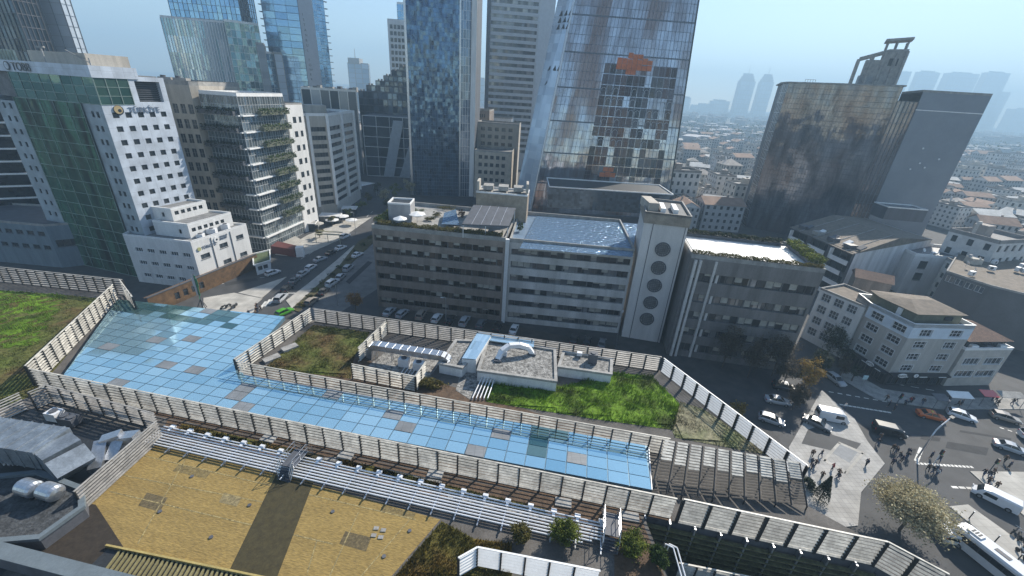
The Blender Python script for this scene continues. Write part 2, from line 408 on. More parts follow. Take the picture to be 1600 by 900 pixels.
# ---------------------------------------------------------------- repeated things
def loft(mb, secs, k=0, caps=True):
    n = len(secs[0])
    for a, b in zip(secs, secs[1:]):
        for i in range(n):
            j = (i + 1) % n
            mb.face([a[i], a[j], b[j], b[i]], k=k)
    if caps: mb.face(secs[0][::-1], k=k); mb.face(secs[-1], k=k)
M_cglass = pane('car_glass', (.01, .012, .015), (.03, .035, .04), .4, .05, 0, 0)
M_lamp = paint('headlight_lens', (.8, .8, .78), .15)
M_tail = paint('tail_light_red', (.45, .02, .02), .2)
M_hub = paint('wheel_hub', (.5, .5, .52), .3, .8, 0)
def make_car(name, label, cat, col, style='sedan', loc=(0, 0, 0), rz=0, group=None, rough=.25, taxi=None):
    """x forward; body lofted from cross-sections, glasshouse as its own part"""
    S = {'sedan': dict(L=4.5, W=1.76, belt=.95, st=[(-2.25, .55, .80), (-2.18, .8, .95), (-1.75, .87, 1.02), (-1.2, .88, 1.0), (0.9, .88, .97), (1.6, .86, .88), (2.1, .8, .78), (2.25, .6, .6)],
                       cab=[(-1.62, .96), (-1.0, 1.4), (-.2, 1.46), (.35, 1.42), (1.15, .94)]),
         'hatch': dict(L=4.3, W=1.78, belt=1.0, st=[(-2.15, .6, .9), (-2.1, .82, 1.02), (-1.6, .88, 1.05), (.85, .88, 1.0), (1.5, .86, .95), (2.05, .8, .82), (2.15, .6, .6)],
                       cab=[(-2.06, 1.0), (-1.75, 1.44), (-.6, 1.55), (.3, 1.48), (1.1, .98)]),
         'suv': dict(L=4.7, W=1.86, belt=1.15, st=[(-2.35, .65, 1.0), (-2.3, .88, 1.15), (-1.6, .93, 1.18), (.9, .93, 1.15), (1.6, .9, 1.1), (2.2, .85, .95), (2.35, .65, .7)],
                     cab=[(-2.22, 1.12), (-1.95, 1.65), (-.6, 1.75), (.35, 1.68), (1.15, 1.12)])}[style]
    t = thing(name, label, cat, (0, 0, 0), group); mp = paint('car_paint_%02x%02x%02x' % tuple(int(c * 255) for c in col), col, rough)
    b = MB(); secs = []
    for x, w, z in S['st']:
        secs.append([(x, -w * .93, .28), (x, -w, .45), (x, -w, z - .18), (x, -w * .9, z), (x, w * .9, z), (x, w, z - .18), (x, w, .45), (x, w * .93, .28)])
    loft(b, [s[::-1] for s in secs]); b.build('body', mp, t)
    g = MB(); rf = MB(); cab = S['cab']; W = S['W'] / 2
    secs = []
    for i, (x, z) in enumerate(cab):
        wt = W * (.9 if i in (0, len(cab) - 1) else .74)
        secs.append([(x, -W * .92, S['belt'] - .06), (x, -wt, z), (x, wt, z), (x, W * .92, S['belt'] - .06)])
    loft(g, [s for s in secs], caps=False); g.build('windows', M_cglass, t)
    for i in range(1, len(cab) - 2):
        (x0, z0), (x1, z1) = cab[i], cab[i + 1]; w = W * .735
        rf.obox((x0, -w, z0 - .02), (x1 - x0, 0, z1 - z0), (0, 2 * w, 0), (0, 0, .05))
    for sy in (-1, 1):
        for (i, j) in ((0, 1), (len(cab) - 1, len(cab) - 2)):
            p = (cab[i][0], sy * W * .92, S['belt'] - .05); q = (cab[j][0], sy * W * .75, cab[j][1]); rf.tube(p, q, .045, n=5)
        rf.tube((-.35, sy * W * .93, S['belt'] - .05), (-.35, sy * W * .76, max(z for _, z in cab) - .02), .045, n=5)
    rf.build('roof', mp, t)
    for i, (x, y) in enumerate(((-1.4, -1), (-1.4, 1), (1.38, -1), (1.38, 1))):
        w = MB(); yy = y * (W - .1); w.tube((x, yy - .1, .32), (x, yy + .1, .32), .32, n=14)
        wo = w.build('wheel', M_tyre, t)
        w = MB(); ys = y * (W + .005); w.tube((x, ys - .01, .32), (x, ys + .01, .32), .19, n=10); w.build('hub', M_hub, wo)
    e = S['st'][-1][0]; s = S['st'][0][0]
    for y in (-.62, .62):
        w = MB(); w.box(e - .08, y, S['st'][-2][2] - .2, .16, .34, .13); w.build('headlight', M_lamp, t)
        w = MB(); w.box(s + .05, y, S['st'][1][2] - .2, .12, .3, .14); w.build('tail_light', M_tail, t)
    if taxi:
        w = MB(); w.box(-.2, 0, max(z for _, z in cab) + .02, .2, .5, .14); w.build('roof_sign', taxi, t)
    t.location = loc; t.rotation_euler.z = rz
    return t
def make_van(name, label, cat, col, L=5.4, W=1.95, Hh=2.35, bus=False, loc=(0, 0, 0), rz=0, open_bed=False):
    t = thing(name, label, cat); mp = paint('van_paint_%02x%02x%02x' % tuple(int(c * 255) for c in col), col, .3)
    b = MB(); w = W / 2; h = L / 2; nose = .35 if bus else 1.0
    st = [(-h, w * .96, Hh * .93), (-h + .12, w, Hh), (h - nose - .7, w, Hh), (h - nose, w * .98, Hh * .93 if bus else Hh * .9)]
    if bus: st += [(h - .12, w * .93, Hh * .85), (h, w * .88, Hh * .5)]
    else: st += [(h - nose + .55, w * .96, Hh * .53), (h - .1, w * .88, Hh * .42), (h, w * .8, Hh * .32)]
    secs = [[(x, -ww, .32), (x, -ww, z - .28 if z > 1 else z - .1), (x, -ww * .84, z), (x, ww * .84, z), (x, ww, z - .28 if z > 1 else z - .1), (x, ww, .32)] for x, ww, z in st]
    loft(b, [s[::-1] for s in secs]); b.build('body', mp, t)
    # windows
    g = MB()
    zb, zt = Hh * .5, Hh * .8
    for sy in (-1, 1):
        y = sy * (w + .012)
        x0 = -h + .4 if bus else h - nose - 1.55; x1 = h - .75 if bus else h - nose - .1
        p = [(x0, y, zb), (x1, y, zb), (x1 - (.15 if not bus else 0), y, zt), (x0, y, zt)]
        g.face(p if sy < 0 else p[::-1])
    wi = g.build('side_windows', M_cglass, t)
    if bus:
        m = MB()
        for k in range(1, 6):
            x = -h + .4 + (L - 1.15) * k / 6
            for sy in (-1, 1): m.box(x, sy * (w + .015), zb, .08, .03, zt - zb)
        m.build('window_pillars', M_dark, wi)
    g = MB()
    if bus: g.face([(h - .1, -w * .85, zt + .1), (h + .01, -w * .85, zb), (h + .01, w * .85, zb), (h - .1, w * .85, zt + .1)][::-1])
    else:
        a = (h - nose + .01, Hh * .89); c = (h - nose + .57, Hh * .55)
        g.face([(a[0] + .02, -w * .8, a[1]), (c[0] + .02, -w * .86, c[1]), (c[0] + .02, w * .86, c[1]), (a[0] + .02, w * .8, a[1])])
    g.build('windscreen', M_cglass, t)
    g = MB(); g.face([(-h - .01, -w * .75, zb), (-h - .01, -w * .75, zt), (-h - .01, w * .75, zt), (-h - .01, w * .75, zb)]); g.build('rear_window', M_cglass, t)
    for x in (-h * .6, h * .62):
        for y in (-1, 1):
            q = MB(); yy = y * (w - .12); q.tube((x, yy - .13, .38), (x, yy + .13, .38), .38, n=14); wo = q.build('wheel', M_tyre, t)
            q = MB(); q.tube((x, y * (w + .015) - .01, .38), (x, y * (w + .015) + .01, .38), .2, n=10); q.build('hub', M_hub, wo)
    for y in (-.65, .65):
        q = MB(); q.box(h - .02, y * w, .75, .12, .3, .18); q.build('headlight', M_lamp, t)
        q = MB(); q.box(-h - .0, y * w * 1.25, .9, .08, .16, .4); q.build('tail_light', M_tail, t)
    if bus:
        q = MB(); q.box(h - 1.9, 0, Hh, 1.5, 1.1, .22); q.build('roof_unit', M_white2, t)
        q = MB(); [q.box(h - 2.3 + .35 * i, 0, Hh + .22, .2, .75, .03) for i in range(3)]; q.build('roof_fans', M_dark, t)
        q = MB(); q.box(-.4, 0, Hh, 1.5, .62, .06); q.build('roof_hatch', M_dgrey, t)
        q = MB(); q.box(-h + 1.2, 0, Hh, .7, .7, .07); q.build('roof_hatch', M_white2, t)
    t.location = loc; t.rotation_euler.z = rz
    return t
# ---- people: one continuous skinned body, clothes and hair as parts
M_skin = surf('skin', (.45, .28, .2), .6, var=.1)
def skin_obj(name, joints, edges, mat, parent, root=0, sub=1):
    me = bpy.data.meshes.new(name); me.from_pydata([j[:3] for j in joints], edges, [])
    bm_ = bmesh.new(); bm_.from_mesh(me); lay = bm_.verts.layers.skin.verify(); bm_.verts.ensure_lookup_table()
    for i, j in enumerate(joints):
        bm_.verts[i][lay].radius = (j[3], j[4] if len(j) > 4 else j[3]); bm_.verts[i][lay].use_root = (i == root)
    bm_.to_mesh(me); bm_.free()
    o = bpy.data.objects.new(name, me); C.objects.link(o); me.materials.append(mat)
    md = o.modifiers.new('skin', 'SKIN')
    md.use_smooth_shade = True
    ms = o.modifiers.new('sub', 'SUBSURF'); ms.levels = sub; ms.render_levels = sub
    o.parent = parent
    return o
def make_person(label, coat, trousers, hair, walk=.22, group=None, sit=False, bag=False):
    """y forward, 1.73 m tall"""
    t = thing('person', label, 'person', (0, 0, 0), group)
    s = walk
    J = [(0, 0, .93, .13, .10), (0, 0, 1.12, .12, .09), (0, 0, 1.34, .15, .10), (0, .0, 1.47, .06), (0, .02, 1.57, .075, .085), (0, .025, 1.67, .075, .09),
         (-.1, 0, .88, .085), (-.1, s * .8, .5, .06), (-.1, s * .9, .09, .04), (-.1, s * .9 + .16, .04, .04, .03),
         (.1, 0, .88, .085), (.1, -s * .4, .5, .06), (.1, -s * 1.3, .13, .04), (.1, -s * 1.3 + .15, .05, .04, .03),
         (-.2, 0, 1.4, .055), (-.25, -s * .6, 1.14, .045), (-.25, -s * .4 + .08, .9, .033), (-.25, -s * .3 + .1, .8, .035, .02),
         (.2, 0, 1.4, .055), (.25, s * .5, 1.14, .045), (.25, s * .9 + .1, .93, .033), (.25, s + .13, .84, .035, .02)]
    E_ = [(0, 1), (1, 2), (2, 3), (3, 4), (4, 5), (0, 6), (6, 7), (7, 8), (8, 9), (0, 10), (10, 11), (11, 12), (12, 13), (2, 14), (14, 15), (15, 16), (16, 17), (2, 18), (18, 19), (19, 20), (20, 21)]
    skin_obj('body', J, E_, M_skin, t)
    def sub(ix, g, ed): return [(*J[i][:3], *[r + g for r in J[i][3:]]) for i in ix], ed
    j, e = sub([1, 2, 0, 14, 15, 16, 18, 19, 20], .028, [(0, 1), (0, 2), (1, 3), (3, 4), (4, 5), (1, 6), (6, 7), (7, 8)])
    skin_obj('coat', j, e, coat, t)
    j, e = sub([0, 6, 7, 8, 10, 11, 12], .02, [(0, 1), (1, 2), (2, 3), (0, 4), (4, 5), (5, 6)])
    skin_obj('trousers', j, e, trousers, t)
    skin_obj('hair', [(0, -.01, 1.62, .082, .085), (0, -.0, 1.71, .08, .095)], [(0, 1)], hair, t)
    f = MB(); f.tube((0, .1, 1.62), (0, .135, 1.605), .014, .02, 6); f.build('nose', M_skin, t)
    return t
# ---- trees
def leaf_cloud(mb, cx, cy, cz, rx, ry, rz, n, s, clumps=None, thin=.0):
    """leaf-sized faces gathered in uneven clumps through the crown volume"""
    cl = []
    for _ in range(clumps or max(6, n // 120)):
        a = rnd() * 2 * PI; u = rr(-1, 1); r = rnd() ** .45
        q = math.sqrt(1 - u * u) * r
        cl.append((cx + rx * q * math.cos(a), cy + ry * q * math.sin(a), cz + rz * u * r, rr(.18, .4)))
    for _ in range(n):
        c = random.choice(cl); k = c[3]
        p = Vector((c[0] + random.gauss(0, k * rx * .55), c[1] + random.gauss(0, k * ry * .55), c[2] + random.gauss(0, k * rz * .5)))
        leaf(mb, p, s * rr(.6, 1.3))
def leaf(mb, p, s, up=.5):
    a = Vector((rr(-1, 1), rr(-1, 1), rr(-1, 1) * up)).normalized() * s
    b = a.cross(Vector((rr(-1, 1), rr(-1, 1), rr(-1, 1)))).normalized() * s * .6
    mb.face([p - a, p - b * .8 + a * .1, p + a, p + b])
def limbs(mb, base, h, spread, n=7, r=.16, z0=.35):
    b = Vector(base); top = b + Vector((rr(-.2, .2), rr(-.2, .2), h * .75))
    mid = b + (top - b) * .5 + Vector((rr(-.1, .1), rr(-.1, .1), 0))
    mb.tube(b, mid, r, r * .7, 8); mb.tube(mid, top, r * .7, r * .25, 7)
    for i in range(n):
        t = rr(z0, .95); s = b + (top - b) * t; a = 2 * PI * i / n + rr(-.3, .3)
        e = s + Vector((math.cos(a) * spread * rr(.5, .9), math.sin(a) * spread * rr(.5, .9), h * rr(.12, .3)))
        m = (s + e) / 2 + Vector((0, 0, -.05 * h)); mb.tube(s, m, r * .35, r * .22, 5); mb.tube(m, e, r * .22, r * .06, 5)
        for q in range(3):
            f = m + (e - m) * rr(.1, .9); mb.tube(f, f + Vector((rr(-1, 1), rr(-1, 1), rr(.1, 1))) * spread * .3, r * .09, r * .03, 4)
def make_tree(name, label, base, h, rad, lm, n=2500, s=.16, group=None, cat='tree', crown_z=.62, flat=.42, tr=.16, clumps=None, r_limb=8):
    t = thing(name, label, cat, base, group)
    m = MB(); limbs(m, base, h * .9, rad, r_limb, tr); m.build('trunk', M_bark, t)
    c = MB(); leaf_cloud(c, base[0], base[1], base[2] + h * crown_z, rad * .8, rad * .8, h * flat * .8, n, s, clumps); c.build('crown', lm, t)
    return t
def make_bush(name, label, base, rx, ry, h, lm, n=900, s=.12, group=None, cat='shrub', rz=0):
    t = thing(name, label, cat, base, group)
    st = MB()
    for _ in range(9):
        a = rnd() * 6.28; st.tube(base, (base[0] + rx * .5 * math.cos(a), base[1] + ry * .5 * math.sin(a), base[2] + h * rr(.5, .9)), .03, .012, 5)
    st.build('stems', M_bark, t)
    c = MB()
    leaf_cloud(c, 0, 0, h * .5, rx * .85, ry * .85, h * .42, n, s, max(14, n // 90))
    ca, sa = math.cos(rz), math.sin(rz)
    c.v = [(base[0] + x * ca - y * sa, base[1] + x * sa + y * ca, base[2] + max(z, .02)) for x, y, z in c.v]
    c.build('foliage', lm, t)
    return t
def hedge(name, label, A, B, z, w, h, lm, dens=60, s=.14, cat='hedge', group=None):
    A = Vector((A[0], A[1], z)); B = Vector((B[0], B[1], z)); Ln = (B - A).length; d = (B - A).normalized(); n = Vector((-d.y, d.x, 0))
    t = thing(name, label, cat, tuple(A), group)
    p = MB(); p.obox(A - n * w * .4, d * Ln, n * w * .8, (0, 0, h * .35)); p.build('planter', M_dgrey, t)
    c = MB()
    for _ in range(int(Ln * dens)):
        u = rnd() * Ln; k = .75 + .25 * math.sin(u * 1.7) * math.sin(u * .6 + 2)
        leaf(c, A + d * u + n * rr(-.5, .5) * w * 1.1 + Vector((0, 0, h * (.3 + .7 * rnd() ** .7 * k))), s * rr(.6, 1.3))
    c.build('foliage', lm, t)
    return t
LM_green = leafmat('leaf_green', (.05, .09, .02), (.12, .17, .035), scale=.8)
LM_dark = leafmat('leaf_dark', (.02, .035, .015), (.05, .07, .025))
LM_olive = leafmat('leaf_olive', (.13, .12, .03), (.22, .18, .05))
LM_yel = leafmat('leaf_yellow', (.3, .19, .03), (.42, .3, .06), (.16, .1, .02))
LM_orange = leafmat('leaf_orange', (.32, .14, .03), (.45, .24, .06), (.16, .08, .02))
LM_pale = leafmat('leaf_pale', (.5, .45, .26), (.7, .64, .42), (.22, .18, .1), scale=.5)
LM_lime = leafmat('leaf_lime', (.12, .16, .02), (.3, .34, .06), (.05, .06, .01), scale=.8)
# ---- louvred screens on the mall roof
def louvre_fence(name, label, pts, z, h, pw=2.0, slats=7, depth=.3, tilt=18, mat=None, post=M_dark, lean=.0, group=None, postw=.12, panel_every=True, rail=True, flip=False):
    """pts: list of (x,y); screen stands on them; blades tip down towards the right-hand (outer) side"""
    mat = mat or M_cream
    t = thing(name, label, 'louvre screen', (pts[0][0], pts[0][1], z), group)
    loc = t.location
    for a, b in zip(pts, pts[1:]):
        A = Vector((a[0], a[1], 0)); B = Vector((b[0], b[1], 0)); d = B - A; Ln = d.length; d.normalize(); out = Vector((d.y, -d.x, 0))
        if flip: out = -out
        n = max(1, round(Ln / pw)); w = Ln / n; rz = math.atan2(d.y, d.x)
        m = MB(); tt = math.radians(tilt); sgn = -1 if not flip else 1
        for k in range(slats):
            zc = h * (k + .6) / slats
            # blade cross-section vector: outwards and down
            ov = Vector((0, sgn * math.cos(tt) * depth, -math.sin(tt) * depth)); th = Vector((0, sgn * math.sin(tt) * .03, math.cos(tt) * .03))
            o = Vector((postw / 2 + .01, -ov.y / 2 + sgn * lean * (k / slats), zc - ov.z / 2)) - th / 2
            if sgn < 0: m.obox(o + ov, (w - postw - .02, 0, 0), -ov, th)
            else: m.obox(o, (w - postw - .02, 0, 0), ov, th)
        p0 = m.build('louvre_panel', mat, None, off=(0, 0, 0)); C.objects.unlink(p0)
        q = MB(); q.box(0, 0, 0, postw, depth * 1.05, h + .08); q0 = q.build('post', post, None, off=(0, 0, 0)); C.objects.unlink(q0)
        for i in range(n):
            s = A + d * w * i - Vector((loc.x, loc.y, 0))
            o = bpy.data.objects.new('louvre_panel', p0.data); C.objects.link(o); o.parent = t; o.location = (s.x, s.y, random.gauss(0, .012)); o.rotation_euler = (random.gauss(0, .022), random.gauss(0, .004), rz)
            o = bpy.data.objects.new('post', q0.data); C.objects.link(o); o.parent = t; o.location = (s.x, s.y, 0); o.rotation_euler.z = rz
        bpy.data.objects.remove(p0); bpy.data.objects.remove(q0)
        if rail:
            r = MB(); r.obox(Vector((A.x, A.y, z + h + .08)) + out * .06, d * Ln, -out * .14 if not flip else -out * .14, (0, 0, .06))
            r.obox(Vector((A.x, A.y, z + .02)) - out * .12, d * Ln, -out * .1, (0, 0, .14))
            r.build('rail', mat, t)
    return t
# ---------------------------------------------------------------- camera, sky, sun, air
cd = bpy.data.cameras.new('camera'); cam = bpy.data.objects.new('camera', cd); C.objects.link(cam)
cam.location = (0, 0, H)
cd.sensor_width = 36; cd.lens = FOC / 1600 * 36; cd.clip_start = .5; cd.clip_end = 20000
f = Vector((0, math.cos(PITCH), -math.sin(PITCH))); r0 = Vector((1, 0, 0)); u0 = Vector((0, math.sin(PITCH), math.cos(PITCH)))
# picture right / up after the roll
rx = r0 * math.cos(ROLL) + u0 * math.sin(ROLL); ux = -r0 * math.sin(ROLL) + u0 * math.cos(ROLL)
cam.rotation_euler = Matrix((rx, ux, -f)).transposed().to_euler()
bpy.context.scene.camera = cam
SUN_AZ = math.radians(40); SUN_EL = math.radians(36)     # azimuth clockwise from +Y
w = bpy.data.worlds.new('World'); bpy.context.scene.world = w; w.use_nodes = True
nt = w.node_tree; bg = nt.nodes['Background']
sky = nt.nodes.new('ShaderNodeTexSky'); sky.sky_type = 'NISHITA'; sky.sun_disc = False
sky.sun_elevation = SUN_EL; sky.sun_rotation = SUN_AZ; sky.air_density = 1.0; sky.dust_density = .25; sky.ozone_density = 1.5; sky.altitude = 50
nt.links.new(sky.outputs[0], bg.inputs[0]); bg.inputs[1].default_value = .07
sl = bpy.data.lights.new('sun', 'SUN'); sl.energy = 3.6; sl.angle = math.radians(.6); sl.color = (1, .93, .82)
so = bpy.data.objects.new('sun', sl); C.objects.link(so)
sd = Vector((math.sin(SUN_AZ) * math.cos(SUN_EL), math.cos(SUN_AZ) * math.cos(SUN_EL), math.sin(SUN_EL)))
so.rotation_euler = (-sd).to_track_quat('-Z', 'Y').to_euler(); so.location = (0, 0, 300)
vs = bpy.context.scene.view_settings; vs.view_transform = 'Standard'; vs.look = 'None'; vs.exposure = 1.35; vs.gamma = 1
sc = bpy.context.scene
sc.cycles.use_denoising = True
sc.cycles.max_bounces = 6; sc.cycles.diffuse_bounces = 2; sc.cycles.glossy_bounces = 3; sc.cycles.volume_bounces = 0; sc.cycles.transparent_max_bounces = 6
sc.cycles.caustics_reflective = False; sc.cycles.caustics_refractive = False
HAZE = True
if HAZE:
    m = bpy.data.materials.new('haze_air'); m.use_nodes = True; n = m.node_tree
    n.nodes.remove(n.nodes['Principled BSDF']); v = n.nodes.new('ShaderNodeVolumePrincipled')
    v.inputs['Color'].default_value = (.5, .76, 1, 1); v.inputs['Density'].default_value = .00052; v.inputs['Anisotropy'].default_value = .1
    n.links.new(v.outputs[0], n.nodes['Material Output'].inputs['Volume'])
    b = MB(); b.box(0, 2400, -1, 11000, 5600, 401); o = b.build('haze', m, off=(0, 2400, -1)); tag(o, kind='stuff')

# ---------------------------------------------------------------- ground, roads, pavements
def sheet(name, pix, z, mat, zref=0.0, thick=0):
    b = MB(); P = [G2(px, py, zref) for px, py in pix]
    a = sum(P[i][0] * P[(i + 1) % len(P)][1] - P[(i + 1) % len(P)][0] * P[i][1] for i in range(len(P)))
    if a < 0: P = P[::-1]
    if thick: b.prism(P, z - thick, z)
    else: b.face([(x, y, z) for x, y in P])
    return tag(b.build(name, mat, off=(0, 0, 0)), kind='structure')
gm, nt, bs = nmat('city_ground')
tc = N(nt, 'ShaderNodeTexCoord'); n1 = N(nt, 'ShaderNodeTexNoise'); n1.inputs['Scale'].default_value = .012; n1.inputs['Detail'].default_value = 8; L(nt, tc.outputs['Object'], n1.inputs[0])
n2 = N(nt, 'ShaderNodeTexNoise'); n2.inputs['Scale'].default_value = .5; n2.inputs['Detail'].default_value = 6; L(nt, tc.outputs['Object'], n2.inputs[0])
cc = mixc(nt, n1.outputs[0], (.045, .045, .05), (.075, .07, .062)); rp = N(nt, 'ShaderNodeMapRange'); rp.inputs[1].default_value = .3; rp.inputs[2].default_value = .7; rp.inputs[3].default_value = .7; rp.inputs[4].default_value = 1.2
L(nt, n2.outputs[0], rp.inputs[0]); mu = N(nt, 'ShaderNodeVectorMath', operation='SCALE'); L(nt, cc, mu.inputs[0]); L(nt, rp.outputs[0], mu.inputs['Scale']); L(nt, mu.outputs[0], bs.inputs['Base Color']); bs.inputs['Roughness'].default_value = .9
b = MB(); b.face([(-9000, -1500, 0), (9000, -1500, 0), (9000, 12000, 0), (-9000, 12000, 0)]); tag(b.build('ground', gm), kind='structure')
M_pave = gridmat('paving_stone', (.40, .39, .37), (.26, .25, .24), .8, .8, .85, .03, .12)
M_pave2 = gridmat('paving_light', (.46, .44, .40), (.32, .30, .27), 1.2, 1.2, .85, .025, .1)
# right-hand junction
sheet('road', [(1150, 480), (1420, 560), (1700, 600), (1900, 800), (1750, 1050), (1440, 960), (1180, 640)], .004, M_asph)
S1 = [(1284, 610), (1300, 625), (1335, 655), (1355, 690), (1382, 725), (1345, 770), (1340, 822), (1300, 826), (1250, 790), (1232, 700)]
sheet('pavement', S1, .13, M_pave, 0, .13)
sheet('pavement', [(1483, 792), (1512, 789), (1600, 852), (1680, 900), (1700, 960), (1600, 888)], .13, M_pave2, 0, .13)
sheet('pavement', [(1515, 737), (1600, 738), (1700, 760), (1740, 870), (1640, 840), (1592, 800), (1537, 757)], .13, M_pave2, 0, .13)
sheet('pavement', [(1318, 575), (1378, 608), (1470, 622), (1600, 622), (1680, 625), (1600, 640), (1470, 640), (1370, 625), (1310, 590)], .13, M_slab, 0, .13)
sheet('pavement', [(1262, 672), (1287, 664), (1300, 680), (1345, 694), (1330, 712), (1252, 694)], .137, M_asph, 0)  # shadow cast beside the van bay, painted as a dark sheet
sheet('pavement_inlay', [(1296, 706), (1310, 694), (1340, 707), (1327, 724)], .14, surf('inlay_stone', (.24, .25, .26), .8, var=.2), 0)
for q in (((1284, 720), (1309, 692), (1313, 694), (1289, 722)), ((1318, 740), (1346, 708), (1350, 710), (1323, 742)), ((1286, 721), (1288, 718), (1322, 737), (1320, 741)), ((1308, 693), (1310, 691), (1350, 708), (1348, 711))):
    sheet('paving_band', q, .148, M_pave2, 0)
# painted lines
def dash(p, q, n, wpx=.14, gap=.45, z=.012, name='road_marking'):
    a = G(*p); c = G(*q); d = c - a; Ln = d.length; d.normalize(); s = Vector((-d.y, d.x, 0)); m = MB()
    for i in range(n):
        u = Ln * i / n; v = u + Ln / n * (1 - gap)
        m.face([(a + d * u - s * wpx).to_tuple()[:2] + (z,), (a + d * v - s * wpx).to_tuple()[:2] + (z,), (a + d * v + s * wpx).to_tuple()[:2] + (z,), (a + d * u + s * wpx).to_tuple()[:2] + (z,)])
    return tag(m.build(name, M_mark, off=(0, 0, 0)), kind='structure')
dash((1295, 612), (1392, 629), 7); dash((1312, 632), (1393, 645), 12, .2, .12)
dash((1432, 724), (1522, 730), 15, .22, .3); dash((1487, 761), (1522, 763), 3, .2, .2); dash((1562, 668), (1600, 680), 3, .12)
dash((1400, 600), (1470, 612), 3, .1); dash((1440, 700), (1431, 722), 2, .3, .1)
for k in range(5): dash((1404 + 11 * k, 618 + 2 * k), (1400 + 11 * k, 628 + 2 * k), 1, .25, .1)
# avenue on the left
sheet('road', [(330, 520), (600, 520), (640, 300), (560, 296), (300, 470)], .004, M_asph)
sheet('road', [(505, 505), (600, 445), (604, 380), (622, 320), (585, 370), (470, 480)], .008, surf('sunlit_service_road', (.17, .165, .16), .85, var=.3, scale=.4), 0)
sheet('pavement', [(318, 466), (366, 458), (410, 467), (402, 474), (394, 499), (318, 486)], .13, M_pave2, 0, .13)
sheet('pavement', [(372, 458), (448, 433), (409, 466)], .13, M_pave2, 0, .13)
sheet('pavement', [(447, 470), (456, 482), (529, 416), (560, 385), (552, 384), (526, 407), (486, 440)], .13, M_pave2, 0, .13)
o = sheet('planting_strip', [(456, 484), (466, 488), (535, 425), (585, 378), (592, 362), (560, 378), (530, 416)], .2, surf('planted_soil', (.1, .085, .035), .95, var=.5, scale=2, bump=.5), 0, .2)
for k in range(4): dash((407 + 6.5 * k, 482 - 3.2 * k), (416 + 6.5 * k, 471 - 3.2 * k), 1, .35, 0, .02, 'zebra_crossing')
dash((446, 458), (462, 458), 1, .2, 0); dash((330, 446), (420, 432), 6, .1); dash((470, 405), (560, 350), 9, .08)
dash((560, 350), (585, 328), 4, .1); dash((586, 365), (602, 372), 1, .15, 0); dash((586, 358), (606, 366), 1, .15, 0); dash((588, 351), (610, 360), 1, .15, 0)
sheet('car_park', [(585, 512), (600, 470), (780, 505), (960, 540), (960, 600), (600, 560)], .012, surf('car_park_asphalt', (.075, .065, .055), .9, var=.35, scale=.4), 0)

M_patch = surf('patched_asphalt', (.034, .035, .038), .9, var=.3, scale=.8); M_patch2 = surf('pale_worn_asphalt', (.075, .075, .075), .9, var=.3, scale=.8)
for k, q in enumerate((((1395, 655), (1440, 662), (1437, 668), (1393, 661)), ((1480, 690), (1545, 700), (1541, 712), (1477, 700)), ((1420, 700), (1432, 702), (1428, 712), (1416, 709)), ((1330, 630), (1375, 638), (1373, 641), (1328, 633)), ((1500, 672), (1580, 685), (1580, 688), (1499, 675)), ((1400, 760), (1470, 800), (1466, 806), (1396, 764)), ((1560, 720), (1600, 726), (1600, 732), (1558, 727)), ((1440, 680), (1470, 684), (1468, 690), (1438, 686)), ((350, 442), (400, 434), (404, 438), (352, 447)), ((450, 424), (475, 410), (480, 413), (455, 428)), ((540, 440), (575, 408), (582, 410), (546, 444)), ((1480, 812), (1560, 880), (1553, 886), (1474, 818)))):
    sheet('road_patch', q, .017 + .0005 * k, M_patch if k % 3 else M_patch2, 0)
# ---------------------------------------------------------------- the shopping centre roof we look down on
R = 18.0
far = [G2(-260, 420, R), G2(205, 460, R), G2(190, 472, R), G2(446, 499, R), G2(490, 500, R), G2(1030, 578, R), G2(1248, 748, R), G2(1262, 790, R), G2(1378, 884, R)]
D = G2(1452, 935, R)
near = [D, (far[-1][0] + .0, far[-1][1])]
cut = [G2(1005, 803, R), G2(1045, 905, R)]
outline = [cut[0], G2(1052, 814, R), G2(1370, 884, R), D, (50, 8), (50, 6)]
A_pts = {'F1a': G2(58, 606, R), 'F1m': G2(1050, 812, R), 'F1b': G2(1372, 884, R)}
# body: main roof slab follows the screens; the terrace right of the steps lies lower
main = [G2(-260, 420, R), (-130, 2), (cut[1][0], 2), cut[1], cut[0], G2(1052, 814, R), G2(1372, 884, R), D, (D[0] + 3.5, D[1] + .5), G2(1262, 790, R), G2(1248, 748, R), G2(1030, 578, R), G2(490, 500, R), G2(446, 499, R), G2(190, 472, R), G2(205, 458, R)]
t = thing('shopping_centre', 'low shopping centre whose wide flat roof carries lawns, glass roof and white louvre screens', 'building', (0, 30, 0))
b = MB(); b.prism(main, 0, R, top=False); b.build('wall', M_dgrey, t)
b = MB(); b.face([(x, y, R) for x, y in main]); b.build('roof', surf('bitumen_roof', (.12, .11, .10), .9, var=.4, scale=.5, bump=.2), t)
low = [cut[1], (cut[1][0], 2), (60, 2), (D[0] + 3, D[1]), D, G2(1372, 884, R), G2(1052, 814, R), cut[0]]
b = MB(); b.face([(x, y, 12.5) for x, y in low[::-1]] if False else [(x, y, 12.5) for x, y in low]); b.build('lower_roof', surf('lower_roof_soil', (.10, .095, .06), .95, var=.5, scale=1.2, bump=.4), t)
def flat(name, pix, z, mat, parent=t, thick=0):
    b = MB(); P = [G2(px, py, R) for px, py in pix]
    a = sum(P[i][0] * P[(i + 1) % len(P)][1] - P[(i + 1) % len(P)][0] * P[i][1] for i in range(len(P)))
    if a < 0: P = P[::-1]
    if thick: b.prism(P, z - thick, z)
    else: b.face([(x, y, z) for x, y in P])
    return b.build(name, mat, parent)
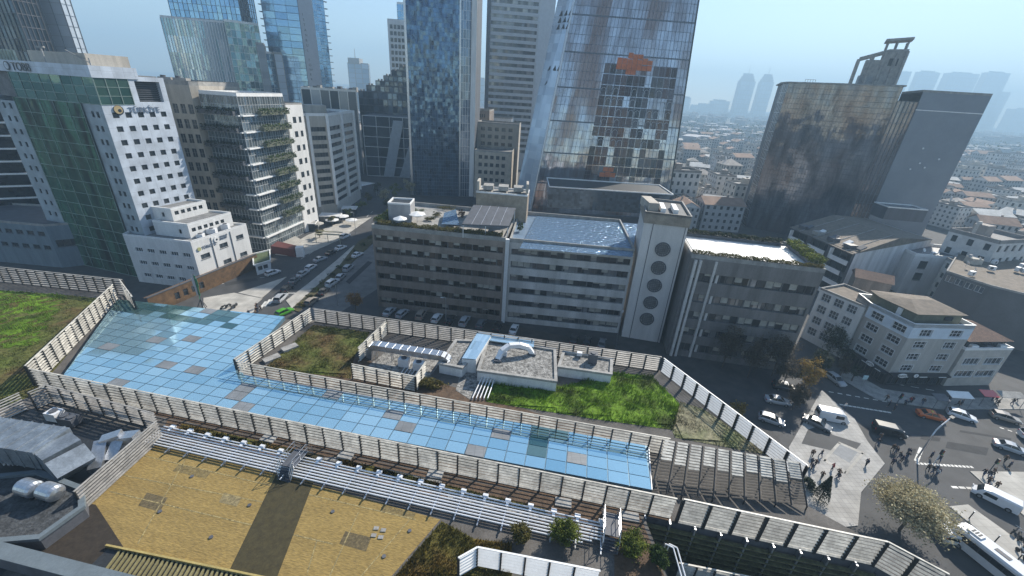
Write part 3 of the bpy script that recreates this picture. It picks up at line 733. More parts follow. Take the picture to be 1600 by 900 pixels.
# tan roofing with felt seams
tm, nt, bs = nmat('tan_roof_felt')
uv = N(nt, 'ShaderNodeTexCoord'); mp = N(nt, 'ShaderNodeMapping'); mp.inputs['Rotation'].default_value = (0, 0, math.radians(8)); L(nt, uv.outputs['Object'], mp.inputs[0])
n0 = N(nt, 'ShaderNodeTexNoise'); n0.inputs['Scale'].default_value = .5; n0.inputs['Detail'].default_value = 9; n0.inputs['Roughness'].default_value = .68; mpp = N(nt, 'ShaderNodeMapping'); mpp.inputs['Scale'].default_value = (.3, 1.2, 1); L(nt, mp.outputs[0], mpp.inputs[0]); L(nt, mpp.outputs[0], n0.inputs[0])
n3 = N(nt, 'ShaderNodeTexNoise'); n3.inputs['Scale'].default_value = 9; n3.inputs['Detail'].default_value = 4; L(nt, mpp.outputs[0], n3.inputs[0])
c = mixc(nt, n0.outputs[0], (.14, .095, .03), (.35, .245, .08))
rp = N(nt, 'ShaderNodeMapRange'); rp.inputs[1].default_value = .25; rp.inputs[2].default_value = .75; rp.inputs[3].default_value = .62; rp.inputs[4].default_value = 1.3; L(nt, n3.outputs[0], rp.inputs[0])
mu = N(nt, 'ShaderNodeVectorMath', operation='SCALE'); L(nt, c, mu.inputs[0]); L(nt, rp.outputs[0], mu.inputs['Scale']); L(nt, mu.outputs[0], bs.inputs['Base Color']); bs.inputs['Roughness'].default_value = .95
bp = N(nt, 'ShaderNodeBump'); bp.inputs['Strength'].default_value = .35; bp.inputs['Distance'].default_value = .1; L(nt, n3.outputs[0], bp.inputs['Height']); L(nt, bp.outputs[0], bs.inputs['Normal'])
flat('tan_roof', [(247, 690), (688, 812), (608, 905), (520, 1000), (60, 960), (60, 850), (135, 785)], R + .02, tm)
sm = surf('seam_tape', (.34, .27, .12), .8, var=.6, scale=3)
flat('painted_shade', [(150, 789), (212, 884), (230, 960), (60, 960), (60, 850), (136, 786)], R + .03, surf('painted_shade_brown', (.035, .026, .018), .95, var=.4, scale=2))  # shade past the reflection edge, painted as brown over the tan felt
s = MB()
for a, c in (((225, 712), (650, 812)), ((190, 742), (440, 790)), ((172, 768), (520, 850)), ((495, 845), (480, 895)), ((560, 800), (470, 1000)), ((245, 690), (140, 790)), ((640, 812), (560, 905)), ((300, 700), (215, 850))):
    p, q = G(*a, R + .03), G(*c, R + .03); d = (q - p).normalized(); n = Vector((-d.y, d.x, 0)) * .045
    s.face([p - n, q - n, q + n, p + n])
s.build('roof_seams', sm, t)
flat('dark_band', [(452, 700), (506, 712), (432, 905), (352, 905)], R + .034, surf('dark_olive_band', (.055, .045, .018), .95, var=.35, scale=2, fine=9))  # darker band laid across the tan felt from the steps down
# hatch squares on the felt
hq = MB()
for i in range(2):
    for j in range(2):
        p = G(588 + i * 11 - j * 4, 826 + i * 3 + j * 11, R); hq.box(p.x, p.y, R + .03, .42, .3, .06)
hq.build('vent_cover', M_slab, t)
rd = random.Random(9)
for px, py in ((300, 745), (390, 790), (520, 800), (600, 870), (250, 800), (560, 760), (640, 830), (330, 840)):
    p = G(px, py, R); hq = MB(); hq.tube((p.x, p.y, R + .02), (p.x, p.y, R + .1), .16, n=10); hq.build('roof_drain', M_dgrey, t)
for k, q in enumerate((((280, 725), (330, 737), (322, 748), (270, 736)), ((540, 830), (580, 840), (572, 862), (530, 850)), ((350, 770), (378, 777), (370, 792), (342, 785)), ((600, 790), (650, 802), (645, 812), (594, 800)), ((230, 770), (262, 778), (250, 800), (216, 790)), ((500, 740), (560, 755), (556, 764), (495, 749)))): flat('felt_patch', q, R + .026 + .0005 * k, surf('repair_felt_%d' % (k % 3), ((.2, .15, .06), (.13, .1, .05), (.25, .2, .1))[k % 3], .95, var=.4, scale=3))
# slatted gutter grating at the near edge of the felt
ga, gb = G(190, 858, R), G(420, 905, R); d = (gb - ga); Lg = d.length; d.normalize(); n = Vector((d.y, -d.x, 0))
g = MB(); k = 0
while k * .38 < Lg + 12:
    p = ga + d * (k * .38); g.obox((p.x, p.y, R + .05), d * .16, n * 2.4 + d * .6, (0, 0, .14)); k += 1
gt = g.build('drain_grating', surf('weathered_bronze_slats', (.30, .26, .12), .6, .3, var=.35), t)
g = MB(); g.obox(ga - d * 1 + Vector((0, 0, .02)), d * (Lg + 14), n * 3.4, (0, 0, .02)); g.build('drain_channel', M_dark, t)
g = MB(); q0 = ga - d * 1.2; g.obox(q0 + Vector((0, 0, .02)), d * (Lg + 14), n * .14, (0, 0, .3)); g.build('kerb_rail', surf('ochre_edge', (.42, .33, .12), .7, var=.3), t)
# brown planted strip between the screen and the pipes
flat('planter_strip', [(262, 655), (500, 704), (1000, 806), (1040, 905), (960, 905), (960, 850), (460, 718), (250, 688)], R + .012, M_soil)
flat('gravel_strip', [(500, 716), (520, 714), (690, 752), (690, 762), (560, 738)], R + .03, M_gravel)
flat('gravel_strip', [(285, 668), (400, 690), (400, 699), (290, 678)], R + .03, M_gravel)
flat('gravel_strip', [(700, 770), (880, 808), (880, 817), (700, 780)], R + .03, M_gravel)
for p in ((420, 686), (540, 713), (680, 742), (880, 786), (985, 808)):
    g = MB(); q = G(*p, R); g.box(q.x, q.y, R + .02, 1.5, .9, .12, -.12); g.build('paver', M_slab, t)
# gravel band and deck between the two long screens
flat('rust_deck', [(378, 592), (420, 570), (470, 530), (1012, 700), (1010, 712), (500, 606)], R + .012, M_soil)
flat('rust_deck_lower', [(62, 612), (1050, 815), (1045, 790), (160, 560)], R + .01, M_soil)

# ---- glass roof
sk = thing('glass_roof', 'long glass roof of sky-blue panes in a dark grid between two louvre screens', 'skylight', (*G2(500, 640, R), R))
MG = pane('skylight_glass', (.30, .55, .68), (.62, .86, .93), .75, .06, .014, .006, wscale=.3, skew=.7, streak=.7, sx=.12, sy=.12)
MG2 = pane('skylight_glass_reflection', (.08, .18, .19), (.22, .34, .32), .75, .06, .02, .006, wscale=.3)  # darker reflection on part of the roof, put into the pane colour
M_vent = gridmat('grey_vent_panel', (.27, .29, .31), (.14, .15, .16), .9, .12, .6, .03, .25)
pts_poly = [(-52.6, 38.2), (-62.6, 56.6), (-36.0, 55.0)]
skypoly = [G2(100, 598, R), G2(186, 474, R), G2(446, 501, R), G2(376, 584, R), G2(384, 594, R), G2(1011, 703, R), G2(1016, 774, R)]
def inside(x, y, P):
    c = False; n = len(P)
    for i in range(n):
        a, b = P[i], P[(i + 1) % n]
        if (a[1] > y) != (b[1] > y) and x < (b[0] - a[0]) * (y - a[1]) / (b[1] - a[1]) + a[0]: c = not c
    return c
o0 = Vector(G2(1016, 774, R)); e0 = (Vector(G2(100, 598, R)) - o0); SL = e0.length; e0.normalize(); nn = Vector((e0.y, -e0.x))
if nn.y < 0: nn = -nn
gl = MB(); bars = MB(); vents = []; cu, cv = 2.05, 1.42; ZS = R + .75
def clip(poly, P):
    """Sutherland-Hodgman against convex CCW P"""
    out = poly
    for i in range(len(P)):
        a, b = P[i], P[(i + 1) % len(P)]; inp = out; out = []
        def s(q): return (b[0] - a[0]) * (q[1] - a[1]) - (b[1] - a[1]) * (q[0] - a[0])
        for j in range(len(inp)):
            p, q = inp[j - 1], inp[j]; sp, sq = s(p), s(q)
            if (sp >= 0) != (sq >= 0):
                k = sp / (sp - sq); out.append((p[0] + (q[0] - p[0]) * k, p[1] + (q[1] - p[1]) * k))
            if sq >= 0: out.append(q)
        if not out: return []
    return out
def ccw(P):
    a = sum(P[i][0] * P[(i + 1) % len(P)][1] - P[(i + 1) % len(P)][0] * P[i][1] for i in range(len(P)))
    return P if a > 0 else P[::-1]
# two convex pieces: the long strip and the wide western part
kx = [G2(376, 584, R), G2(384, 594, R)]
edge_pt = Vector(G2(384, 594, R)); u_split = (edge_pt - o0).dot(e0); base_split = o0 + e0 * u_split
pieces = [ccw([tuple(o0), G2(1011, 703, R), tuple(edge_pt), tuple(base_split)]), ccw([tuple(base_split), tuple(edge_pt), G2(376, 584, R), G2(446, 501, R), G2(186, 474, R), G2(100, 598, R)])]
ventcells = {(3, 1), (12, 1), (13, 2), (21, 0), (22, 1), (22, 2), (26, 3), (17, 3), (7, 2), (29, 0), (33, 4), (31, 6), (28, 3), (29, 7)}
rng = random.Random(5)
SP = ccw(skypoly)
for i in range(0, 48):
    for j in range(-2, 20):
        c0 = o0 + e0 * (i * cu) + nn * (j * cv)
        q = clip(SP, ccw([tuple(c0), tuple(c0 + nn * cv), tuple(c0 + e0 * cu + nn * cv), tuple(c0 + e0 * cu)]))
        if len(q) < 3: continue
        cx_, cy_ = centre(q); area = abs(sum(q[k][0] * q[(k + 1) % len(q)][1] - q[(k + 1) % len(q)][0] * q[k][1] for k in range(len(q)))) / 2
        if area < .06: continue
        q2 = [(x + (cx_ - x) * .045, y + (cy_ - y) * .045) for x, y in q]; uvc = [(i + .5, j + .5)] * len(q2)
        far_part = j > 9 and i > 27 and i - 27 > (j - 9) * .6
        if (i, j) in ventcells and area > 1.5: vents.append(q2)
        elif rng.random() < .008 and area > 1.5: vents.append(q2)
        elif far_part and rng.random() < .75 or i in (4, 5) and rng.random() < .6: gl.face([(x, y, ZS) for x, y in q2], uv=uvc, k=1)
        else: gl.face([(x, y, ZS) for x, y in q2], uv=uvc, k=0)
gl.build('glass_panes', [MG, MG2], sk)
for q in vents[:40]:
    v = MB(); v.prism(q, ZS - .05, ZS + .03); v.build('vent_panel', M_vent, sk)
for P in [SP]:
    b_ = MB(); b_.prism(P, R + .1, ZS - .04); b_.build('skylight_frame', surf('skylight_frame_metal', (.12, .2, .26), .5, .4, var=.25), sk)
for p0, p1 in ((G2(1011, 703, R), tuple(edge_pt)), (G2(1011, 703, R), tuple(o0))):
    e = MB(); e.tube((*p0, ZS + .02), (*p1, ZS + .02), .06, n=6); e.build('edge_trim', M_pipe, sk)

# ---- louvred screens
HT = 2.55
louvre_fence('louvre_screen', 'very long white louvre screen running in front of the whole blue glass roof', [G2(62, 606, R), G2(1048, 811, R)], R, HT, 2.0, 7, .2, 20, M_cream, rail=True)
louvre_fence('louvre_screen', 'taller cream louvre screen with dark slotted gaps, bending at the street corner', [G2(1056, 817, R), G2(1362, 884, R), D], R, 3.0, 2.15, 8, .205, 22, M_cream, postw=.26)
louvre_fence('louvre_screen', 'white louvre screen between the glass roof and the inner roof lawn', [G2(376, 590, R), G2(1040, 712, R)], R, 2.3, 2.0, 6, .2, 18, M_cream)
louvre_fence('louvre_screen', 'short louvre screen between the blue glass and the left side of the brown lawn', [G2(372, 585, R), G2(488, 502, R)], R, 2.2, 1.9, 6, .26, 12, M_cream)
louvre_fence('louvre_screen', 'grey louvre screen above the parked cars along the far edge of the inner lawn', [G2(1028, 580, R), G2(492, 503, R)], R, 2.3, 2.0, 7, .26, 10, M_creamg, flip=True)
louvre_fence('louvre_screen', 'solid looking white screen with dark posts along the sloping street side of the green lawn', [G2(1250, 752, R), G2(1032, 580, R)], R, 2.1, 2.0, 6, .27, 25, M_white2, flip=True, postw=.25)
louvre_fence('louvre_screen', 'white louvre screen between the left lawn and the wide end of the glass roof', [G2(56, 604, R), G2(186, 470, R)], R, 2.8, 1.6, 8, .24, 10, M_cream)
louvre_fence('louvre_screen', 'short bright louvre return where the left lawn meets the glass roof corner', [G2(216, 490, R), G2(196, 462, R)], R, 2.8, 1.5, 8, .24, 10, M_cream, flip=True)
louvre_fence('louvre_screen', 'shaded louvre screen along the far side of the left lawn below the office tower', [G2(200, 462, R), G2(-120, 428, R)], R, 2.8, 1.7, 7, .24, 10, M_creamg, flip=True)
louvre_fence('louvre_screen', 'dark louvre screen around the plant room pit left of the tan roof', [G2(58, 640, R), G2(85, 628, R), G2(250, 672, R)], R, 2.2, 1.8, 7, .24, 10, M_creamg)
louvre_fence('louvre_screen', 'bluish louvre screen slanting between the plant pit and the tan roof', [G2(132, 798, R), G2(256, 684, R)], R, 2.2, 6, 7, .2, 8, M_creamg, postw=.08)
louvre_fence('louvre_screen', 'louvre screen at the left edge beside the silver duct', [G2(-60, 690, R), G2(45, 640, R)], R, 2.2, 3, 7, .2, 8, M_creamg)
louvre_fence('louvre_screen', 'white louvre screen at the bottom edge below the roundish roof bushes', [G2(716, 905, R), G2(745, 888, R), G2(930, 925, R)], R + .3, 2.2, 1.7, 6, .21, 22, M_white2)
louvre_fence('louvre_screen', 'cream louvre screen on the lower terrace at the bottom edge', [G2(1052, 905, 14), G2(1250, 945, 14)], 14 - .2, 2.4, 1.6, 7, .2, 22, M_cream)
# dark slatted wall under the tall screen
ds = thing('slatted_wall', 'dark slatted wall with olive ledges below the tall cream screen', 'wall', (*G2(1052, 816, R), 12.5))
a, c = Vector(G2(1008, 806, R)), Vector(G2(1372, 887, R)); d = (c - a).normalized(); out = Vector((d.y, -d.x))
for k in range(7):
    m = MB(); q = a + out * .06; m.obox((q.x, q.y, 13.2 + .66 * k), (*(d * (c - a).length), 0), (*(-out * .5), 0) if False else (*(out * .38), 0), (0, 0, .09)); m.build('slat', surf('olive_ledge', (.16, .15, .07), .8, var=.5, scale=2), ds)
n_ = int((c - a).length / 2.15)
for k in range(n_ + 1):
    q = a + d * (k * 2.15) + out * .1; m = MB(); m.box(q.x, q.y, 12.5, .14, .5, 5.6, math.atan2(d.y, d.x)); m.build('post', M_steel, ds)
# open slatted canopy over the ramp
cp = thing('slatted_canopy', 'sloping slatted canopy of cream blades over the ramp right of the glass roof', 'canopy', (*G2(1130, 740, R), R))
q00, q10, q01, q11 = G(1036, 686, R + 2.6), G(1250, 722, R + 2.6), G(1018, 768, R + .6), G(1262, 790, R + .6)
nb = 17
M_bronze = surf('weathered_brown_blade', (.16, .13, .10), .7, var=.4)
for i in range(10):
    f0, f1 = i / 10 + .012, (i + 1) / 10 - .012
    for part in (0, 1):
        m = MB()
        for k in range(nb):
            if (k > 6 + (i % 3)) != bool(part): continue
            v = (k + .2) / nb
            A1 = q00.lerp(q10, f0).lerp(q01.lerp(q11, f0), v); B1 = q00.lerp(q10, f1).lerp(q01.lerp(q11, f1), v)
            m.obox(A1, B1 - A1, Vector((0, -.2 if not part else -.12, -.06)), (0, 0, .04))
        m.build('blade_panel', M_cream if not part else M_bronze, cp)
for i in range(11):
    m = MB(); A1 = q00.lerp(q10, i / 10); B1 = q01.lerp(q11, i / 10); m.tube(A1 - Vector((0, 0, .12)), B1 - Vector((0, 0, .12)), .08, n=6); m.build('beam', M_dark, cp)
for i in range(0, 11, 2):
    for qa, qb in ((q00, q10), (q01, q11)):
        p = qa.lerp(qb, i / 10); m = MB(); m.tube((p.x, p.y, 12.5 if False else R), (p.x, p.y, p.z - .1), .07, n=6); m.build('post', M_dark, cp)

# ---- roof lawns (grass nobody could count)
def grass_mat(name, cols):
    m, nt, b = nmat(name); tc = N(nt, 'ShaderNodeTexCoord')
    n = N(nt, 'ShaderNodeTexNoise'); n.inputs['Scale'].default_value = .22; n.inputs['Detail'].default_value = 5; L(nt, tc.outputs['Object'], n.inputs[0])
    n2 = N(nt, 'ShaderNodeTexNoise'); n2.inputs['Scale'].default_value = 2.4; n2.inputs['Detail'].default_value = 5; L(nt, tc.outputs['Object'], n2.inputs[0])
    rp = N(nt, 'ShaderNodeValToRGB'); e = rp.color_ramp.elements; e[0].position = .36; e[0].color = (*cols[0], 1); e[1].position = .66; e[1].color = (*cols[2], 1)
    k = e.new(.5); k.color = (*cols[1], 1); L(nt, n.outputs[0], rp.inputs[0])
    mr = N(nt, 'ShaderNodeMapRange'); mr.inputs[1].default_value = .3; mr.inputs[2].default_value = .7; mr.inputs[3].default_value = .5; mr.inputs[4].default_value = 1.35; L(nt, n2.outputs[0], mr.inputs[0])
    mu = N(nt, 'ShaderNodeVectorMath', operation='SCALE'); L(nt, rp.outputs[0], mu.inputs[0]); L(nt, mr.outputs[0], mu.inputs['Scale'])
    L(nt, mu.outputs[0], b.inputs['Base Color']); b.inputs['Roughness'].default_value = .85; b.inputs['Specular IOR Level'].default_value = .2
    tr = N(nt, 'ShaderNodeBsdfTranslucent'); L(nt, mu.outputs[0], tr.inputs[0]); mx = N(nt, 'ShaderNodeMixShader'); mx.inputs[0].default_value = .25
    L(nt, b.outputs[0], mx.inputs[1]); L(nt, tr.outputs[0], mx.inputs[2]); L(nt, mx.outputs[0], nt.nodes['Material Output'].inputs[0])
    return m
GM_bright = grass_mat('bright_grass', [(.06, .085, .015), (.13, .23, .02), (.21, .35, .035)])
GM_mixed = grass_mat('olive_grass', [(.15, .10, .045), (.13, .13, .04), (.11, .14, .03)])
GM_dry = grass_mat('dry_sedum', [(.17, .11, .03), (.14, .12, .03), (.11, .11, .03)])
GM_grey = grass_mat('ghost_reflection_grass', [(.22, .2, .13), (.3, .28, .18), (.17, .19, .09)])  # white-grey window reflection put into the grass colour
from mathutils import noise as mnoise
def lawn(pix, mat, n, hgt=.22, z=R):
    P = ccw([G2(px, py, R) for px, py in pix]); xs = [p[0] for p in P]; ys = [p[1] for p in P]
    b = MB(); st = .8; x = min(xs)
    hs = {}
    def hz(i, j):
        if (i, j) not in hs: hs[(i, j)] = rr(0, .14)
        return hs[(i, j)]
    b.face([(p[0], p[1], z + .03) for p in P])
    ni = int((max(xs) - min(xs)) / st) + 1; nj = int((max(ys) - min(ys)) / st) + 1
    for i in range(ni):
        for j in range(nj):
            x0, y0 = min(xs) + i * st, min(ys) + j * st
            if all(inside(x0 + a * st, y0 + c * st, P) for a in (0, 1) for c in (0, 1)):
                b.face([(x0, y0, z + .06 + hz(i, j)), (x0 + st, y0, z + .06 + hz(i + 1, j)), (x0 + st, y0 + st, z + .06 + hz(i + 1, j + 1)), (x0, y0 + st, z + .06 + hz(i, j + 1))])
    k = 0
    while k < n:
        x, y = rr(min(xs), max(xs)), rr(min(ys), max(ys))
        if not inside(x, y, P): continue
        k += 1; a = rnd() * 6.28; w = .05; q = (x + rr(-.1, .1), y + rr(-.1, .1)); h_ = hgt * rr(.5, 1.4) * (.35 + 1.5 * max(0, .5 + mnoise.noise(Vector((x * .55, y * .55, 3)))))
        b.face([(x - w * math.cos(a), y - w * math.sin(a), z + .05), (x + w * math.cos(a), y + w * math.sin(a), z + .05), (q[0] + w * .5 * math.cos(a), q[1] + w * .5 * math.sin(a), z + .1 + h_)])
    return tag(b.build('grass', mat, off=(P[0][0], P[0][1], z)), 'grass growing on the mall roof', 'grass', kind='stuff')
lawn([(750, 600), (880, 604), (960, 582), (1018, 588), (1062, 632), (1052, 672), (930, 655), (760, 628)], GM_bright, 9000, .3)
lawn([(1062, 628), (1100, 640), (1205, 712), (1055, 684), (1048, 668)], GM_grey, 2500, .12)
lawn([(418, 572), (490, 508), (578, 520), (552, 560), (548, 592), (410, 574)], GM_mixed, 5500, .2)
lawn([(-90, 448), (178, 468), (52, 618), (-110, 680)], GM_mixed, 12000, .2)
lawn([(-60, 450), (110, 462), (60, 540), (-60, 560)], GM_bright, 6000, .2, R + .02)
lawn([(690, 815), (740, 842), (800, 850), (800, 910), (610, 910)], GM_dry, 4500, .28)
lawn([(285, 662), (460, 702), (450, 712), (275, 676)], GM_dry, 900, .12)
lawn([(530, 716), (860, 798), (850, 806), (520, 730)], GM_dry, 1800, .14)
for p, q in (((95, 470), (128, 500)), ((118, 468), (140, 496))): pass
# planters and dry bushes of the inner court
k = 0
for (px, py, rx_, ry_, hh, lm, lab) in ((665, 603, 2.6, 1.0, .9, LM_olive, 'wide olive brown bush bed in front of the fenced cooling court'), (812, 845, 1.0, .9, 1.7, LM_olive, 'dry olive bush at the end of the white pipes, leftmost of three'),
        (882, 842, 1.5, 1.1, 2.1, LM_lime, 'lime green bush growing over the white pipes'), (985, 862, 1.6, 1.2, 2.0, LM_lime, 'lime green bush beside the steel steps'), (1026, 880, .8, .8, 1.8, LM_green, 'darker green bush leaning on the bent white handrail')):
    g = G(px, py, R); make_bush('shrub', lab, (g.x, g.y, R + .03), rx_, ry_, hh, lm, 4200, .1, 'roof garden bushes')
# ---- white pipe rack
pr = thing('pipe_rack', 'row of parallel white pipes crossing the roof above the tan felt', 'pipes', (*G2(600, 740, R), R))
pa, pb = Vector(G2(252, 676, R)), Vector(G2(965, 836, R)); pd = (pb - pa); PLn = pd.length; pd.normalize(); pn = Vector((pd.y, -pd.x))
for k in range(8):
    m = MB(); o_ = pa + pn * (.29 * k - .4); zz = R + .5 - .02 * k; e_ = o_ + pd * (PLn - (0 if k < 4 else 2.5 * (k - 3) * .3))
    m.tube((o_.x, o_.y, zz), (e_.x, e_.y, zz), .07, n=8); m.build('pipe', M_pipe, pr)
n_ = int(PLn / 2.1)
for k in range(n_):
    q = pa + pd * (1 + 2.1 * k); m = MB(); m.obox((q.x - pd.x * .08 - pn.x * .6, q.y - pd.y * .08 - pn.y * .6, R + .3), (*(pd * .1), 0), (*(-pn * -2.9), 0), (0, 0, .1)); m.box(q.x, q.y, R, .1, .1, .5); e = q + pn * 1.9; m.box(e.x, e.y, R, .1, .1, .5)
    m.build('support', M_steel, pr)
    m = MB(); m.box(q.x - pn.x * .55, q.y - pn.y * .55, R + .42, .5, .36, .22, math.atan2(pd.y, pd.x)); m.box(q.x - pn.x * .2, q.y - pn.y * .2, R + .45, .25, .4, .14, math.atan2(pd.y, pd.x)); m.build('pipe_clamp', M_pipe, pr)
# steel steps over the pipes (two)
def steps(px, py, lab, w=1.3, ln=3.4):
    g = G(px, py, R); t_ = thing('step_bridge', lab, 'steps', (g.x, g.y, R)); az = math.atan2(-pn.y, -pn.x)
    dx, dy = Vector((-pn.x, -pn.y, 0)), Vector((pd.x, pd.y, 0)); c_ = Vector((g.x, g.y, R))
    for sy in (-1, 1):
        a_ = c_ + dy * w / 2 * sy
        m = MB(); m.path([a_ - dx * ln / 2, a_ - dx * ln * .3 + Vector((0, 0, 1.0)), a_ + dx * ln * .3 + Vector((0, 0, 1.0)), a_ + dx * ln / 2], .05, 6)
        for hh in (.5, 1.0): m.path([a_ - dx * ln / 2 + Vector((0, 0, hh)), a_ - dx * ln * .3 + Vector((0, 0, 1.0 + hh)), a_ + dx * ln * .3 + Vector((0, 0, 1.0 + hh)), a_ + dx * ln / 2 + Vector((0, 0, hh))], .03, 6)
        for f_ in (-.5, -.3, 0, .3, .5):
            z0 = 0 if abs(f_) == .5 else 1.0; p_ = a_ + dx * ln * f_; m.tube(p_ + Vector((0, 0, z0)), p_ + Vector((0, 0, z0 + 1.0)), .03, n=6)
        m.build('handrail', M_steel, t_)
    m = MB()
    for i in range(5):
        for s_ in (-1, 1):
            f_ = .5 - .2 * i / 5; p_ = c_ + dx * ln * f_ * s_ + Vector((0, 0, 1.0 * i / 5)) - dy * w / 2; m.obox(p_ - dx * .12, dx * .24, dy * w, (0, 0, .04))
    p_ = c_ - dx * ln * .3 - dy * w / 2 + Vector((0, 0, 1.0)); m.obox(p_, dx * ln * .6, dy * w, (0, 0, .05)); m.build('treads', M_dgrey, t_)
steps(463, 728, 'small steel step bridge over the pipes at the head of the dark band')
steps(952, 832, 'steel step bridge with tall rails between two lime bushes')
wb = thing('handrail', 'bent white tubular handrail at the bottom edge by the lower cream screen', 'handrail', (*G2(1045, 880, R), R))
for k in range(2):
    a_ = G(1040 + 6 * k, 850, R + 1); m = MB(); m.path([a_, G(1052 + 6 * k, 856, R + 1), G(1066 + 6 * k, 905, R + .6), G(1070 + 6 * k, 940, R)], .06, 8); m.tube(a_, (a_.x, a_.y, R), .05, n=8); m.build('rail', M_pipe, wb)

# ---- cooling court and technical roofs in the inner lawn
def lw(name, pix, z0, z1, th, mat, parent, closed=True):
    b = MB(); P = ccw([G2(px, py, R) for px, py in pix]); pin = inset(P, th) ; n = len(P)
    for i in range(n if closed else n - 1):
        j = (i + 1) % n
        b.face([(*P[i], z0), (*P[j], z0), (*P[j], z1), (*P[i], z1)]); b.face([(*pin[j], z0), (*pin[i], z0), (*pin[i], z1), (*pin[j], z1)])
        b.face([(*P[i], z1), (*P[j], z1), (*pin[j], z1), (*pin[i], z1)])
    return b.build(name, mat, parent), P, pin
louvre_fence('louvre_screen', 'louvre screen around the cooling court holding the long silver duct', [G2(605, 522, R), G2(562, 566, R)], R, 2.2, 2, 6, .24, 12, M_cream, flip=True)
louvre_fence('louvre_screen', 'low louvre screen in front of the cooling court above the olive bush bed', [G2(552, 592, R), G2(650, 612, R), G2(666, 588, R)], R, 2.2, 1.8, 6, .24, 12, M_cream)
dct = thing('air_duct', 'long silver roof duct bending down at both ends inside the cooling court', 'duct', (*G2(640, 560, R), R))
def duct(mb, pts, w, h):
    """rectangular duct along pts (world), each segment a box, rounded elbows from short pieces"""
    for a_, c_ in zip(pts, pts[1:]):
        d_ = (c_ - a_); 
        if d_.length < 1e-3: continue
        side = d_.cross(Vector((0, 0, 1)))
        if side.length < 1e-3: side = Vector((0, 1, 0))
        side = side.normalized(); upv = side.cross(d_).normalized()
        mb.obox(a_ - side * w / 2 - upv * h / 2, d_, side * w, upv * h)
A1, B1 = G(588, 540, R + 2), G(690, 556, R + 2)
m = MB(); dd = (B1 - A1).normalized()
sd_ = Vector((dd.y, -dd.x, 0)) 
duct(m, [A1, B1], 1.2, .8); m.build('duct', M_steel, dct)
m = MB(); e1 = [A1 + Vector((0, 0, 0)), A1 - dd * .5 - Vector((0, 0, .15)), A1 - dd * .85 - Vector((0, 0, .5)), A1 - dd * .95 - Vector((0, 0, 1.9))]; duct(m, e1, 1.2, .8); m.build('elbow', M_steel, dct)
m = MB(); e1 = [B1, B1 + dd * .5 - Vector((0, 0, .15)), B1 + dd * .85 - Vector((0, 0, .5)), B1 + dd * .95 - Vector((0, 0, 1.9))]; duct(m, e1, 1.2, .8); m.build('elbow', M_steel, dct)
for k in range(5):
    q = A1.lerp(B1, k / 4) ; m = MB(); m.tube(q, (q.x, q.y, R), .05, n=6); q2 = q + sd_ * .5; m.tube(q2, (q2.x, q2.y, R), .05, n=6); m.build('leg', M_steel, dct)
for k in range(9):
    q = A1.lerp(B1, (k + .5) / 9); m = MB(); duct(m, [q - dd * .04, q + dd * .04], 1.26, .86); m.build('flange', M_steel, dct)
flat('court_floor', [(610, 545), (692, 562), (664, 600), (560, 582)], R + .035, M_gravel)
# pumps and small units inside
def unit(px, py, z, lab, w=1.4, d=.9, h=1.2, rz=-.12, group=None, fan=True, mat=None):
    g = G(px, py, z); t_ = thing('cooling_unit', lab, 'cooling unit', (g.x, g.y, z), group)
    m = MB(); m.box(g.x, g.y, z + .1, w, d, h, rz); m.build('casing', mat or M_pipe, t_)
    for sx in (-1, 1): m = MB(); m.box(g.x + sx * w * .35 * math.cos(rz), g.y + sx * w * .35 * math.sin(rz), z, .1, d * .95, .1, rz); m.build('foot', M_dark, t_)
    if fan:
        for k in range(max(1, int(w / .9))):
            o_ = (k - (max(1, int(w / .9)) - 1) / 2) * .9; x, y = g.x + o_ * math.cos(rz), g.y + o_ * math.sin(rz)
            m = MB(); m.tube((x, y, z + h + .1), (x, y, z + h + .22), .36, n=14); fo = m.build('fan', M_dgrey, t_)
    return t_
unit(632, 572, R, 'boxy white pump set on the court floor below the silver duct, nearer its left end', group='cooling units in the court')
unit(655, 578, R, 'boxy white cooling unit on the court floor, right of the pump set', group='cooling units in the court')
cpz = thing('pipe_bundle', 'bundle of thin white pipes lying on the cooling court floor', 'pipes', (*G2(640, 585, R), R))
for k in range(6):
    a_ = G(622 + 6 * k, 590, R + .2); c_ = G(634 + 6 * k, 572, R + .2); m = MB(); m.tube(a_, c_, .05, n=6); m.tube(a_, (a_.x, a_.y, R), .05, n=6); m.build('pipe', M_pipe, cpz)
# gravel technical roofs
def techroof(lab, pix, h, cop=M_slab, wall=M_white, grav=None):
    P = ccw([G2(px, py, R + h) for px, py in pix]); c_ = centre(P); t_ = thing('plant_room', lab, 'plant room', (c_[0], c_[1], R))
    m = MB(); m.prism(P, R, R + h - .3, top=False); m.build('wall', wall, t_)
    r_ = MB(); pin = inset(P, .3); n = len(P); po = inset(P, -.1); r_.face([(*p, R + h - .25) for p in pin])
    r_.k = 1
    for i in range(n):
        j = (i + 1) % n
        r_.face([(*po[i], R + h - .3), (*po[j], R + h - .3), (*po[j], R + h), (*po[i], R + h)]); r_.face([(*pin[j], R + h - .25), (*pin[i], R + h - .25), (*pin[i], R + h), (*pin[j], R + h)]); r_.face([(*po[i], R + h), (*po[j], R + h), (*pin[j], R + h), (*pin[i], R + h)])
        r_.face([(*pin[i], R + h - .3), (*pin[j], R + h - .3), (*po[j], R + h - .3), (*po[i], R + h - .3)])
    r_.build('roof', [grav or M_gravel, cop], t_); return t_
tr1 = techroof('small plant room with gravel roof between the duct court and the blue glass box', [(686, 567), (712, 530), (752, 532), (730, 566), (722, 574)], 1.6)
tr2 = techroof('largest plant room with pale gravel roof and curved duct in the inner lawn', [(746, 578), (762, 528), (868, 545), (870, 595)], 1.8)
